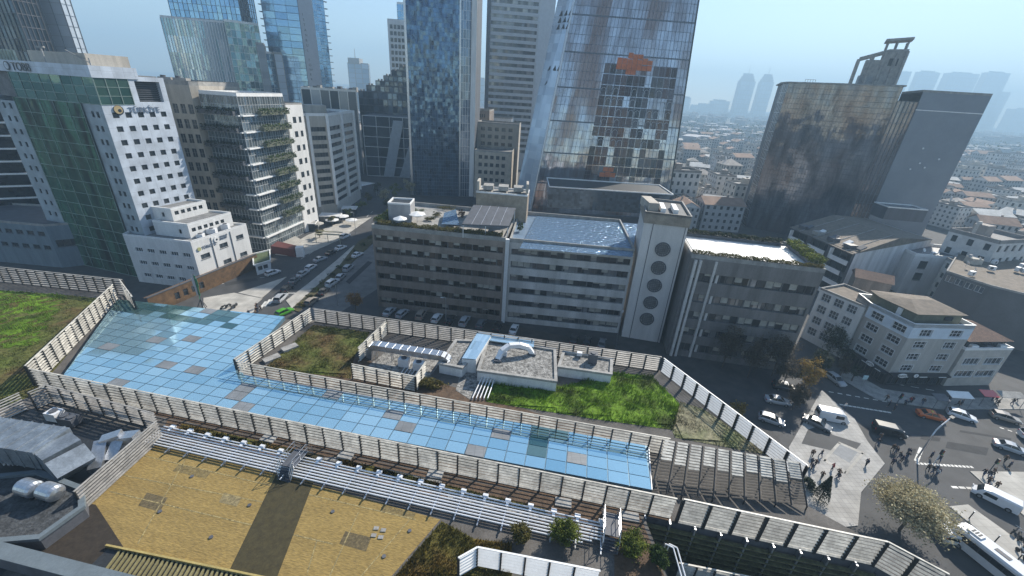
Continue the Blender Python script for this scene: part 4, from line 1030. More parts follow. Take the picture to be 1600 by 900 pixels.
tr3 = techroof('lower plant room with gravel roof and white coping beside the bright lawn', [(872, 572), (880, 548), (957, 560), (956, 584)], 1.6)
bx = thing('glazed_box', 'pale blue glazed stair box in the middle of the plant roofs', 'skylight', (*G2(745, 550, R), R))
P = ccw([G2(722, 560, R + 2.2), G2(746, 520, R + 2.2), G2(768, 524, R + 2.2), G2(744, 562, R + 2.2)]); m = MB(); m.prism(P, R, R + 2.1); m.build('glass_box', M_white, bx)
m = MB(); m.face([(*p, R + 2.25) for p in P], uv=[(0, 0), (3, 0), (3, 6), (0, 6)]); m.build('glass_roof', pane('pale_blue_glass', (.35, .5, .6), (.5, .66, .76), .6, .1, .02, .01), bx)
P = ccw([G2(748, 518, R + 2), G2(835, 530, R + 2), G2(834, 542, R + 2), G2(742, 528, R + 2)]); m = MB(); m.prism(P, R + 1.85, R + 2.0); m.build('canopy', pane('pale_blue_glass', (.35, .5, .6), (.5, .66, .76)), bx)
cdk = thing('curved_duct', 'curved white duct arching over the gravel of the largest plant room', 'duct', (*G2(805, 548, R + 1.8), R + 1.8))
pts = [G(778, 562, R + 1.7), G(784, 548, R + 2.5), G(796, 540, R + 3.0), G(812, 539, R + 3.0), G(826, 543, R + 2.6), G(832, 552, R + 1.7)]
m = MB(); duct(m, pts, .7, .55); m.build('duct', M_pipe, cdk)
for q in (0, 5): m = MB(); m.box(pts[q].x, pts[q].y, R + 1.5, .9, .9, .3); m.build('base', M_dgrey, cdk)
u_ = unit(925, 566, R + 1.35, 'dark framed cooling unit on the lower plant room roof', 1.2, 1.0, 1.4, mat=M_dgrey)
for a_, lab in (((788, 556), 'small grey vent box on the plant room gravel'), ((905, 556), 'tiny grey box by the dark cooling unit')):
    unit(*a_, R + 1.5, lab, .7, .5, .5, fan=False)
pb2 = thing('pipe_bundle', 'white pipes dropping from the plant room towards the long screen', 'pipes', (*G2(760, 605, R), R))
for k in range(5):
    a_ = G(738 + 6 * k, 622, R + .3); c_ = G(754 + 5 * k, 588, R + .8); m = MB(); m.tube(a_, c_, .07, n=6); m.tube(a_, (a_.x, a_.y, R), .07, n=6); m.build('pipe', M_pipe, pb2)
flat('court_gravel', [(722, 575), (748, 580), (760, 600), (735, 625), (712, 610)], R + .04, M_gravel)
for (px, py) in ((453, 545), (425, 562)):
    g = MB(); q = G(px, py, R); g.box(q.x, q.y, R, 2.0, 1.1, .35, .9); tag(g.build('planter_box', M_slab, off=(q.x, q.y, R)), 'grey concrete box beside the brown lawn, %s' % ('the upper one' if px > 440 else 'the lower one'), 'planter')

# ---- plant yard at lower left
M_dullsteel = surf('dull_steel', (.3, .34, .38), .45, .6, var=.35, scale=.8)
hv = thing('air_duct', 'big faceted silver duct crossing the dark plant yard at the left edge', 'duct', (*G2(80, 690, R), R))
p1, p2 = G(-40, 680, R + 2.6), G(88, 700, R + 2.6)
m = MB(); duct(m, [p1, p2], 3.0, 2.0); m.build('duct', M_dullsteel, hv)
m = MB(); p3 = G(120, 735, R + 1.2); duct(m, [p2 - (p2 - p1).normalized() * .2, p2.lerp(p3, .5) + Vector((0, 0, .4)), p3], 2.6, 1.7); m.build('elbow', M_dullsteel, hv)
for k in range(8): q = p1.lerp(p2, k / 7.5); d_ = (p2 - p1).normalized(); m = MB(); duct(m, [q - d_ * .06, q + d_ * .06], 3.1, 2.1); m.build('flange', M_dullsteel, hv)
flat('yard_floor', [(-100, 700), (60, 640), (250, 678), (130, 795), (0, 900), (-200, 900)], R + .006, M_dark)
sh = thing('silver_duct', 'pair of bent silver ducts rising beside the slanting screen', 'duct', (*G2(170, 700, R), R))
for (a_, b_, c_) in (((150, 735), (160, 690), (190, 680)), ((175, 720), (190, 685), (215, 682))):
    m = MB(); duct(m, [G(*a_, R + .5), G(*b_, R + 1.5), G(*c_, R + 1.8)], 1.0, .8); m.build('duct', M_steel, sh)
for k, (px, py, lab) in enumerate(((45, 762, 'horizontal silver tank on the parapet yard, left of the pair'), (78, 768, 'horizontal silver tank on the parapet yard, right of the pair'))):
    g = G(px, py, R + 2); t_ = thing('tank', lab, 'tank', (g.x, g.y, R + 1.2), 'silver tanks'); m = MB()
    prof = [(-.9, .25), (-.8, .55), (-.6, .68), (.6, .68), (.8, .55), (.9, .25)]
    for (x0, r0_), (x1, r1_) in zip(prof, prof[1:]): m.tube((g.x + x0, g.y - x0 * .2, R + 2), (g.x + x1, g.y - x1 * .2, R + 2), r0_, r1_, 20, caps=(abs(r0_ - .25) < .01 or abs(r1_ - .25) < .01))
    m.build('tank_shell', M_steel, t_, smooth=False)
    for sx in (-.45, .45): m = MB(); m.box(g.x + sx, g.y - sx * .2, R + 1.2, .15, 1.0, .35); m.build('saddle', M_dark, t_)
yr = techroof('grey plant room with stepped parapet holding two silver tanks', [(-60, 770), (-10, 742), (60, 735), (128, 760), (130, 790), (60, 840), (-60, 850)], 1.4, surf('blue_grey_coping', (.13, .16, .18), .7, var=.2), M_dgrey, surf('shaded_gravel', (.07, .075, .08), .95, var=.6, scale=2.2, fine=5, bump=.8))  # yard walls, gravel and coping coloured darker for the shade over them
pw_ = thing('parapet_wall', 'thick dark grey parapet wall across the bottom left corner', 'wall', (*G2(0, 850, R), R))
a_, c_ = Vector(G2(-80, 826, R + 1.5)), Vector(G2(230, 905, R + 1.5)); m = MB(); m.wallstrip(c_, a_, R, R + 1.5, .9); m.build('wall', M_dgrey, pw_); m = MB(); d_ = (c_ - a_).normalized(); m.wallstrip(c_ + Vector((0, 0)), a_, R + 1.5, R + 1.58, 1.0); m.build('coping', surf('blue_grey_coping', (.2, .24, .27)), pw_)
unit(90, 655, R, 'white spiky fan assembly in the dark plant yard, left of two', 1.3, 1.0, 1.0, group='fans in the plant yard')
unit(112, 662, R, 'grey cooling unit in the dark plant yard behind the big duct', 1.8, 1.0, .9, mat=M_dgrey, group='fans in the plant yard')
ld = thing('pipe_bundle', 'tangle of short white pipes under the big duct at the left edge', 'pipes', (*G2(20, 715, R), R))
for k in range(5):
    a_ = G(4 + 7 * k, 722, R + .4); c_ = G(12 + 6 * k, 706, R + 1.0); m = MB(); m.tube(a_, c_, .08, n=6); m.tube(a_, (a_.x, a_.y, R), .08, n=6); m.build('pipe', M_pipe, ld)
# ---------------------------------------------------------------- office tower with the green glass (left)
def lerp2(a, b, f): return (a[0] + (b[0] - a[0]) * f, a[1] + (b[1] - a[1]) * f)
def text(t, s, A, B, u, z, size, mat, name='sign_lettering', ext=.05, off=.12, align='LEFT', vertical=False):
    """raised letters on wall A->B"""
    A = Vector((A[0], A[1], 0)); B = Vector((B[0], B[1], 0)); d = (B - A).normalized(); out = Vector((d.y, -d.x, 0))
    cu_ = bpy.data.curves.new(name, 'FONT'); cu_.body = s; cu_.size = size; cu_.extrude = ext; cu_.align_x = align
    if vertical: cu_.space_line = 1.3
    tmp = bpy.data.objects.new(name, cu_); C.objects.link(tmp); bpy.context.view_layer.update()
    me_ = bpy.data.meshes.new_from_object(tmp.evaluated_get(bpy.context.evaluated_depsgraph_get())); C.objects.unlink(tmp); bpy.data.objects.remove(tmp)
    me_.materials.clear(); me_.materials.append(mat); o = bpy.data.objects.new(name, me_); C.objects.link(o)
    p = A + d * u + out * off; M = Matrix(((d.x, 0, out.x), (d.y, 0, out.y), (0, 1, 0))).to_4x4()
    o.rotation_euler = M.to_euler(); pl = t.location if t else Vector((0, 0, 0)); o.location = (p.x - pl.x, p.y - pl.y, z - pl.z); o.parent = t
    return o
TC = Vector((-95.8, 100.0)); dR = (Vector((-80.4, 107.9 + 12)) - Vector((-87.7, 97.7))).normalized(); 
dR = Vector((.26, .966)); dL = Vector((-.966, .26))      # along the right-hand and left-hand faces
def TP(l, r): q = TC + dL * l + dR * r; return (q.x, q.y)
M_alu = gridmat('pale_aluminium_panels', (.58, .64, .72), (.3, .33, .38), 2.3, 3.0, .45, .02, .08, .1)
M_alu2 = gridmat('shaded_aluminium_panels', (.36, .42, .46), (.2, .24, .27), 2.3, 3.0, .5, .02, .08, .1)  # darker copy for the left faces, their shade put into the colour
MGgreen = pane('green_glass', (.003, .008, .005), (.13, .33, .21), .6, .08, .04, .12, wscale=.5, skew=1.1, streak=.85, sx=.5, sy=.12)
M_wdark = pane('dark_window_glass', (.02, .025, .03), (.08, .09, .1), .4, .08, .03, .02)
t = thing('office_tower', 'white and grey office tower with a green glass wall and letters on its top band', 'office tower', (TC.x, TC.y, 0))
W_R, W_mid, W_green, W_left = 15.5, 6.2, 23, 8
zt = 44.0
floors = [1.5 + 3.05 * k for k in range(14)]
b = MB()
ops = wall_face(b, TP(0, 0), TP(0, W_R), 0, zt, grid_ops(W_R, floors, 5, 1.35, 1.25, .9, .9))
b.build('wall', M_alu, t)
for o in ops: add_window(t, TP(0, 0), TP(0, W_R), o, 1, 1, M_wdark, M_frameg, False, .22)
b = MB(); zt2 = 42.5
fl2 = [1.5 + 3.05 * k for k in range(14)]
ops = wall_face(b, TP(W_mid, 0), TP(0, 0), 0, zt, [(o[0], o[1], o[2], o[3]) for z in fl2 for o in ((2.0, 2.9, z, z + 1.3), (3.6, 4.5, z, z + 1.3))])
b.build('wall', M_alu2, t)
for o in ops[:26]: add_window(t, TP(W_mid, 0), TP(0, 0), o, 1, 1, M_wdark, M_frameg, False, .22)
curtain(t, TP(W_mid + W_green, 0), TP(W_mid, 0), 0, zt, MGgreen, surf('green_grey_mullion', (.28, .36, .33), .5, .3), 1.5, 3.05, .09, .1, off=.3, dep=.12, every=3)
b = MB(); ops = wall_face(b, TP(W_mid + W_green + W_left, 0), TP(W_mid + W_green, 0), 0, 43, [(o, o + .9, z, z + 1.3) for z in floors for o in (2.2, 4.6)])
b.build('wall', M_alu2, t)
for o in ops[:24]: add_window(t, TP(W_mid + W_green + W_left, 0), TP(W_mid + W_green, 0), o, 1, 1, M_wdark, M_frameg, False, .22)
b = MB(); FL = W_mid + W_green + W_left
b.face([(*TP(0, W_R), 0), (*TP(FL, W_R), 0), (*TP(FL, W_R), zt), (*TP(0, W_R), zt)]); b.face([(*TP(FL, W_R), 0), (*TP(FL, 0), 0), (*TP(FL, 0), zt), (*TP(FL, W_R), zt)]); b.build('wall', M_alu2, t)
# top storey: green ribbon, white frame with louvred opening, panel crown
curtain(t, TP(28, 0), TP(0, 0), zt, 49.6, pane('pale_green_glass', (.05, .14, .12), (.14, .26, .22), .7, .05, .02, .01), surf('green_grey_mullion', (.28, .36, .33)), 3.5, 1.9, .12, .1, off=.02)
curtain(t, TP(0, 0), TP(0, 7.0), zt, 49.6, pane('pale_green_glass', (.05, .14, .12), (.14, .26, .22)), surf('green_grey_mullion', (.28, .36, .33)), 2.4, 1.9, .12, .1, off=.02)
b = MB(); fr = wall_face(b, TP(0, 7.0), TP(0, W_R), zt, 50.2, [(1.4, 7.2, zt + .6, 49.2)], 1.2); b.build('parapet_frame', M_alu, t)
b = MB()
for k in range(9): q = TP(.9, 8.4); q2 = TP(.9, 14.2); b.obox((q[0], q[1], zt + .8 + .48 * k), (q2[0] - q[0], q2[1] - q[1], 0), (*(dL * .3), 0), (0, 0, .14))
b.build('louvres', M_dgrey, t)
b = MB(); q, q2 = TP(1.2, 8.4), TP(1.2, 14.2); b.face([(*q, zt + .6), (*q2, zt + .6), (*q2, 49.2), (*q, 49.2)]); b.build('louvre_back', M_dark, t)
b = MB(); P = [TP(36, -.25), TP(-.25, -.25), TP(-.25, 9.5), TP(36, 9.5)]; b.prism(P, 49.6, 52.0); b.build('crown_band', M_alu, t)
b = MB(); b.prism([TP(36, 1), TP(1.5, 1), TP(1.5, W_R - .5), TP(36, W_R - .5)], zt, 50.4); b.build('roof', M_roofg, t)
b = MB(); b.prism([TP(24, 3), TP(5, 3), TP(5, 12), TP(24, 12)], 50.4, 54.4); b.build('penthouse', M_beige, t)
b = MB()
for k in range(7): q = TP(26 + 1.1 * k, 1.5); b.box(q[0], q[1], 52, .35, 2.2, 2.2, math.atan2(dR.y, dR.x) - .4)
b.build('roof_louvres', surf('pale_green_metal', (.4, .46, .4), .5, .2), t)
b = MB(); q = TP(4, 3); q2 = TP(9, 2); b.tube((*q, 52.5), (*q2, 54.8), .12); b.tube((*q, 52), (*q, 53.5), .15); b.tube((*TP(16, 1.5), 52), (*TP(16, 1.5), 55), .12); b.box(*TP(16, 1.5), 55, 1.6, .5, .3); b.build('roof_crane', M_slab, t)
M_letter = paint('black_letters', (.02, .025, .035), .4)
text(t, 'TOBB', TP(36, -.25), TP(0, -.25), 10.9, 49.9, 2.5, M_letter)
em = MB()
def disc(mb, A, B, u, z, r, off=.1, th=.12, k=0, n=20):
    A = Vector((A[0], A[1], 0)); B = Vector((B[0], B[1], 0)); d = (B - A).normalized(); out = Vector((d.y, -d.x, 0)); c_ = A + d * u + Vector((0, 0, z)); kk = mb.k; mb.k = k; mb.tube(c_ + out * off, c_ + out * (off + th), r, n=n); mb.k = kk
disc(em, TP(36, -.25), TP(0, -.25), 9.4, 50.8, .95); em.build('emblem', M_letter, t)
em = MB(); disc(em, TP(36, -.25), TP(0, -.25), 9.4, 50.8, .7, .23, .03); em.build('emblem_face', M_alu, t)
ec = MB(); disc(ec, TP(0, 0), TP(0, W_R), 3.1, 42.9, 1.05); ec.build('emblem', M_letter, t)
ec = MB(); disc(ec, TP(0, 0), TP(0, W_R), 3.0, 43.0, .9, .23, .04); ec.build('emblem_face', paint('gold_emblem', (.55, .42, .22), .35, .3), t)
ec = MB(); disc(ec, TP(0, 0), TP(0, W_R), 3.25, 42.8, .36, .28, .03); ec.build('emblem_mark', M_letter, t)
text(t, 'TÜRKİYE', TP(0, 0), TP(0, W_R), 5.3, 42.3, 1.75, paint('grey_letters', (.16, .2, .27), .4))
# ---- stepped annex with signs
a1 = [G2(192, 368, 13), G2(298, 380, 13), G2(385, 352, 13)]
A_, B_ = Vector(a1[0]), Vector(a1[1]); C_ = Vector(a1[2]); dl = (B_ - A_).normalized(); back = Vector((-dl.y, dl.x)); dr = (C_ - B_).normalized()
poly = [tuple(A_), tuple(B_), tuple(C_), tuple(C_ - dl * 26)]
wL, wR = (B_ - A_).length, (C_ - B_).length
opsL = [(2.4 + 3.4 * k, 4.5 + 3.4 * k, z, z + 1.1) for k in range(5) for z in (9.0, 5.4, 1.8)]
opsR = [(1.6, 4.2, 7.9, 9.2), (1.6, 4.2, 2.6, 3.9), (7.4, 9.9, 9.0, 10.3), (7.4, 9.9, 4.3, 5.6), (12.9, 15.3, 9.8, 11.0), (12.9, 15.3, 4.6, 5.8)]
opsR = [o for o in opsR if o[1] < wR]
t = block('annex_building', 'low white annex with long windows and two faded wall signs below the office tower', 'annex', poly, 0, 13, {0: dict(ops=opsL, nx=3, nz=1, mf=M_white2, surround=.15), 1: dict(ops=opsR, nx=3, nz=1, mf=M_frameg)}, M_white, M_roofg, .5, cop=M_white2)
M_gl = paint('grey_letters', (.16, .2, .27), .4)
ec = MB(); disc(ec, B_, C_, 1.6, 10.9, .5); ec.build('emblem', paint('olive_emblem', (.45, .45, .2), .5), t)
text(t, 'TÜRKİYE', B_, C_, 2.5, 10.6, 1.0, M_gl)
ec = MB(); disc(ec, B_, C_, 6.9, 11.9, .75); ec.build('emblem', M_white2, t); ec = MB(); disc(ec, B_, C_, 6.9, 11.9, .26, .24, .03); ec.build('emblem_mark', M_letter, t)
text(t, 'ODALAR\nBİRLİĞİ', B_, C_, 7.9, 12.1, .62, M_gl)
for u in (5.4, 11.3): e = MB(); q = B_ + dr * u + Vector((dr.y, -dr.x)) * .1; e.box(q.x, q.y, 0, .12, .12, 12.8); e.build('downpipe', M_dgrey, t)
for k, (l0, l1, r0_, r1_, z0, z1) in enumerate(((3, 13, 3, 16, 13, 16.4), (9, 19, 5, 15, 16.4, 19.4))):
    q = lambda l, r_: tuple(B_ - dl * l + dr * r_)
    P = [q(l1, r0_), q(l0, r0_), q(l0, r1_), q(l1, r1_)]
    w_ = MB(); o2 = wall_face(w_, P[0], P[1], z0, z1, [(7, 7.8, z0 + 1, z0 + 2.2)]); o1 = wall_face(w_, P[1], P[2], z0, z1, [(.8 + 1.7 * i, 1.9 + 1.7 * i, z0 + 1.5, z0 + 2.5) for i in range(6)])
    w_.face([(*P[2], z0), (*P[3], z0), (*P[3], z1), (*P[2], z1)]); w_.face([(*P[3], z0), (*P[0], z0), (*P[0], z1), (*P[3], z1)]); w_.build('upper_wall', M_white, t)
    for o in o1: add_window(t, P[1], P[2], o, 2, 1, M_wdark, M_frameg, False)
    roof_part(t, P, z1, M_roofg, .5, cop=M_white2)
kk = 0
for (l, r_, sx, h_) in ((1.8, 8, 2.2, 1.3), (1.6, 12, 1.8, 1.5), (1.7, 4.5, 1.5, .9)):
    q = B_ - dl * l + dr * r_; u_ = thing('rooftop_unit', ['white boxy rooftop unit with a round fan on the annex, largest of three', 'white rooftop unit near the far corner of the annex roof', 'small white rooftop unit above the annex signs'][kk], 'rooftop unit', (q.x, q.y, 13), 'annex rooftop units'); kk += 1
    m = MB(); m.box(q.x, q.y, 13.1, sx, 1.4, h_, .2); m.build('casing', M_pipe, u_); m = MB(); m.tube((q.x, q.y, 13.1 + h_), (q.x, q.y, 13.25 + h_), .5, n=14); m.build('fan', M_dgrey, u_)
# low dark building in the shade at far left
P0 = [G2(-130, 336, 12), G2(70, 354, 12), G2(122, 350, 12)]; d0 = (Vector(P0[1]) - Vector(P0[0])); 
poly = [P0[0], P0[1], P0[2], tuple(Vector(P0[2]) + Vector((-6, 14))), tuple(Vector(P0[0]) + Vector((-4, 14)))]
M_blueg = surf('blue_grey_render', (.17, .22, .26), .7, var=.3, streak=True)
Lw = dist2(P0[0], P0[1])
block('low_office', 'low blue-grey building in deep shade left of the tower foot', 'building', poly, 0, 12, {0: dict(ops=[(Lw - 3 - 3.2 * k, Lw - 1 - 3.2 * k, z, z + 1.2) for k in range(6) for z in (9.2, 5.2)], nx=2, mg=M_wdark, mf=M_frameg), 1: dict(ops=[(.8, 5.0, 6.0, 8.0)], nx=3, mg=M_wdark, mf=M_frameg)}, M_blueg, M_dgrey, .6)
# white banded dark building at the very left
pA, pB = AY(-90, 190, 122), AY(10, 190, 122)
poly = [(pA.x - 30, 118), (pA.x + 2, 116), (pB.x - 3, 124), (pB.x - 6, 150), (pA.x - 30, 150)]
t = thing('banded_building', 'black glass building with thin white floor bands at the left edge', 'building', (pA.x, 120, 0))
zt_ = 42; m = MB(); m.prism(poly, 0, zt_); m.build('wall', pane('black_glass', (.01, .012, .015), (.05, .055, .06), .5, .1, .03, .02), t)
for k in range(11): m = MB(); m.prism(inset(poly, -.25), 3 + 3.6 * k, 3.5 + 3.6 * k, bottom=True); m.build('floor_band', M_white2, t)
# reddish wall, gate house and yard between annex and avenue
rw = thing('garden_wall', 'rusty brown retaining wall with arched niches between the annex and the avenue', 'wall', (*G2(330, 450, 0), 0))
M_rust = surf('rusty_wall', (.17, .095, .04), .9, var=.5, scale=.8, bump=.2)
a_, c_ = Vector(G2(232, 474, 3)), Vector(G2(402, 403, 3)); m = MB(); wd = (c_ - a_).normalized(); wall_face(m, a_, c_, 0, 4.2, [(6 + 2.2 * k, 7.2 + 2.2 * k, 1.0, 2.8) for k in range(4)], .3); m.face([(*a_, 4.2), (*c_, 4.2), (*(c_ + Vector((-wd.y, wd.x)) * 1.2), 4.2), (*(a_ + Vector((-wd.y, wd.x)) * 1.2), 4.2)]); m.build('wall', M_rust, rw)
m = MB(); m.obox((*(a_ - Vector((wd.y * -.1, wd.x * .1))), 4.2), (*(wd * (c_ - a_).length), 0), (*(Vector((-wd.y, wd.x)) * .5), 0), (0, 0, .2)); m.build('coping', M_dgrey, rw)
for k in range(4): q = a_ + wd * (6.6 + 2.2 * k) + Vector((-wd.y, wd.x)) * .28; m = MB(); m.box(q.x, q.y, 1.2, .8, .05, 1.3, math.atan2(wd.y, wd.x)); m.build('niche', M_wdark, rw)
g = G(412, 418, 0); P = [G2(402, 430, 0), G2(424, 423, 0), G2(423, 407, 0), G2(400, 413, 0)]
P = ccw(P); c_ = centre(P); t = thing('gatehouse', 'small white gatehouse with dark windows and a green flat roof by the avenue', 'kiosk', (*c_, 0)); m = MB(); 
for i in range(4): Ln = dist2(P[i], P[(i + 1) % 4]); ops = wall_face(m, P[i], P[(i + 1) % 4], 0, 3.1, [(.5 + (Ln - 1) * j / 2 + .1, .5 + (Ln - 1) * (j + 1) / 2 - .1, 1.1, 2.4) for j in range(2)]); [add_window(t, P[i], P[(i + 1) % 4], o, 1, 1, M_wdark, M_frame, False) for o in ops]
m.build('wall', M_white2, t); roof_part(t, inset(P, -.4), 3.15, surf('green_roof', (.09, .12, .05), .9, var=.4), .35, cop=M_white2)
bx = thing('site_hoarding', 'long dark red brown hoarding box along the forecourt behind the avenue', 'hoarding', (*G2(450, 395, 0), 0)); m = MB(); P = ccw([G2(425, 396, 0), G2(462, 402, 0), G2(468, 396, 0), G2(436, 388, 0)]); m.prism(P, 0, 2.6); m.build('panel', surf('dark_red', (.12, .03, .025), .7), bx); q = G(470, 400, 0); m = MB(); m.box(q.x, q.y, 0, 2.2, 2.0, 3.2, .3); m.build('cabin', M_white2, bx)
# green and white banner pylon
pl = thing('banner_pylon', 'tall pylon with green and white banners standing on the plaza by the glass roof', 'pylon', (*G2(318, 484, 0), 0)); q = G(318, 484, 0)
m = MB(); m.tube((q.x, q.y, 0), (q.x, q.y, 9.5), .16, .1); [m.tube((q.x + x, q.y + y, 0), (q.x, q.y, 3), .09) for x, y in ((-1.3, -.5), (1.3, -.5), (0, 1.3))]; m.build('mast', M_dgrey, pl)
for k, (mt, s_) in enumerate(((M_white2, -1), (surf('banner_green', (.05, .25, .12), .6), 1))):
    m = MB(); prof = [(3.0, .12), (4.0, .55), (6.2, .75), (8.4, .5), (9.2, .1)]
    for (z0, w0), (z1, w1) in zip(prof, prof[1:]): m.obox((q.x, q.y - .12 * s_, z0), (s_ * w0, -.2, 0), (0, .06, 0), (s_ * (w1 - w0) * 0, 0, z1 - z0)); 
    m.build('banner', mt, pl)
# ---------------------------------------------------------------- planted glass building
MGb = pane('balcony_glass', (.07, .09, .10), (.34, .40, .42), .6, .07, .04, .03, streak=.5, sx=.4, sy=.3)
cA, cB, cC = Vector(G2(388, 401, 0)), Vector(G2(432, 391, 0)), Vector(G2(487, 366, 0))
TL, TM, TR_ = AY(310, 150, cA.y), AY(368 + 20, 152, cB.y), AY(466, 152, 150)
cM = Vector(((G2(432, 391, 0))))
LA = Vector((AY(312, 152, 129).x, 129)); MM = Vector((-81.5, 127)); RR = Vector((-79.0, 147))
t = thing('garden_office', 'glass office block with dark planted balconies wrapping every floor', 'office building', (MM.x, MM.y, 0))
zt = 46.5; back1 = LA + Vector((3, 22)); 
for (P_, Q_) in ((LA, MM), (MM, RR)):
    curtain(t, P_, Q_, 0, zt, MGb, surf('soft_white_frame', (.5, .52, .53), .5, var=.2), 1.15, 2.3, .09, .1, off=.0, dep=.08)
m = MB(); m.prism([tuple(LA), tuple(MM), tuple(RR), tuple(back1)], 0, zt, top=False); 
m = MB(); m.face([(*RR, 0), (*back1, 0), (*back1, zt), (*RR, zt)]); m.face([(*back1, 0), (*LA, 0), (*LA, zt), (*back1, zt)]); m.build('wall', M_beige, t)
roof_part(t, [tuple(LA), tuple(MM), tuple(RR), tuple(back1)], zt, M_roofg, 1.0, cop=M_white2)
fl = [4.6 * k for k in range(1, 10)]
for k, z in enumerate(fl):
    # floor slab ring
    m = MB()
    for (P_, Q_) in ((LA, MM), (MM, RR)):
        d_ = (Q_ - P_); L1 = d_.length; d_ = d_ / L1; o_ = Vector((d_.y, -d_.x)); a_ = P_; m.obox((*(a_ + o_ * .8), z - .2), (*(d_ * L1), 0), (*(-o_ * .8), 0), (0, 0, .35))
    m.build('floor_slab', M_white2, t)
    for fi, (P_, Q_) in enumerate(((LA, MM), (MM, RR))):
        d_ = (Q_ - P_); L1 = d_.length; d_ = d_ / L1; o_ = Vector((d_.y, -d_.x))
        u0_, u1_ = ((0, L1 * (.95 if k > 3 else .75)) if fi == 0 else (L1 * (.3 if k > 4 else .45), L1 * .97))
        if k == 0: continue
        m = MB(); a_ = P_ + d_ * u0_ + o_ * 2.0; m.obox((*a_, z), (*(d_ * (u1_ - u0_)), 0), (*(-o_ * 1.4), 0), (0, 0, 1.2)); bal = m.build('balcony', M_dgrey if fi == 0 else surf('olive_planter', (.13, .14, .10), .8), t)
        m = MB()
        for _ in range(int((u1_ - u0_) * 34)): leaf(m, Vector((*(P_ + d_ * rr(u0_, u1_) + o_ * rr(.8, 2.3)), z + rr(.3, 1.9))), rr(.2, .42))
        m.build('foliage', LM_dark if fi == 0 else LM_green, bal)
# taller rear wing with white window column at right edge
e1, e2 = RR + Vector((.2, .4)), RR + Vector((1.5, 9)); 
poly = [tuple(e1), tuple(e2), tuple(e2 + Vector((-18, 2))), tuple(e1 + Vector((-18, 3)))]
block('stair_wing', 'narrow white wing with one column of small windows beside the planted glass block', 'building wing', poly, 0, 44, {0: dict(ops=[(2.6, 4.4, 6 + 4.6 * k, 8 + 4.6 * k) for k in range(8)] + [(5.8, 7.2, 6 + 4.6 * k, 8 + 4.6 * k) for k in range(8)], nx=1, mg=M_wdark, mf=M_frameg, sill=False)}, M_white, M_roofg, .6)
# beige slab building left of it
s0 = AY(232, 180, 127); s1 = AY(318, 152, 134)
poly = [(s0.x - 8, 126.5), (s0.x + 13, 128.5), (s1.x + 1.5, 131), (s1.x + 1.5, 150), (s0.x - 8, 150)]
LL = dist2(poly[0], poly[1])
block('beige_building', 'beige office slab with dense window grid between the office tower and the planted block', 'office building', poly, 0, 48.5, {0: dict(ops=[(LL - 1.7 - 2.1 * k, LL - .2 - 2.1 * k - .1, 4 + 4.1 * z, 6.6 + 4.1 * z) for k in range(5) for z in range(10)], nx=2, nz=2, mg=M_wdark, mf=M_slab, sill=False)}, M_beige, M_roofg, 1.2)
for k, (px, lab) in enumerate(((262, 'pale clutter box on the beige office roof, left one'), (285, 'pale rounded roof vent on the beige office roof'))):
    q = AY(px, 128, 138); u_ = tag(None, None) if False else thing('rooftop_unit', lab, 'rooftop unit', (q.x, q.y, 49.0)); m = MB(); m.box(q.x, q.y, 48.6, 4, 2, 1.6); m.build('casing', M_slab, u_); m = MB(); m.tube((q.x - 1, q.y, 50.2), (q.x - 1, q.y, 50.7), .7, n=12); m.build('fan', M_dgrey, u_)
# white ribbed office block
wA, wB, wC = Vector((-87.5, 163)), Vector((-77.2, 173.5)), Vector((-78.2, 204))
t = thing('ribbed_office', 'cream office block with black window bands between vertical white ribs', 'office building', (wB.x, wB.y, 0)); zt = 39.5
for (P_, Q_, n_) in ((wA, wB, 2), (wB, wC, 2)):
    d_ = Q_ - P_; L1 = d_.length; d_ = d_ / L1; o_ = Vector((d_.y, -d_.x)); fl = [5 + 3.2 * k for k in range(10)]
    m = MB(); ops = wall_face(m, P_, Q_, 0, zt, [(L1 * (i + .12) / n_, L1 * (i + .88) / n_, z, z + 1.7) for i in range(n_) for z in fl], .5); m.build('wall', M_beige if n_ == 2 and P_ is wA else surf('sunlit_cream_render', (.66, .63, .58), .7, var=.15), t)  # left face darker, right face paler: sunlight put into the wall colours
    for o in ops: add_window(t, P_, Q_, o, 5, 1, M_wdark, M_frameg, False, .5)
    for i in range(n_ + 1):
        q = P_ + d_ * (L1 * i / n_); m = MB(); m.obox((*(q - d_ * .5 + o_ * .6), 4.5), (*(d_ * 1.0), 0), (*(-o_ * .6), 0), (0, 0, zt - 3.5)); m.build('rib', M_white2, t)
P = [tuple(wA), tuple(wB), tuple(wC), tuple(wC + Vector((-12, 2)))]; roof_part(t, P, zt, M_roofg, 1.0, cop=M_white2)
m = MB(); m.face([(*P[2], 0), (*P[3], 0), (*P[3], zt), (*P[2], zt)]); m.face([(*P[3], 0), (*P[0], 0), (*P[0], zt), (*P[3], zt)]); m.build('wall', M_beige, t)
q = centre(P); m = MB(); m.box(q[0] - 2, q[1] - 5, zt, 8, 6, 3.4, .6); m.build('penthouse', M_beige, t)
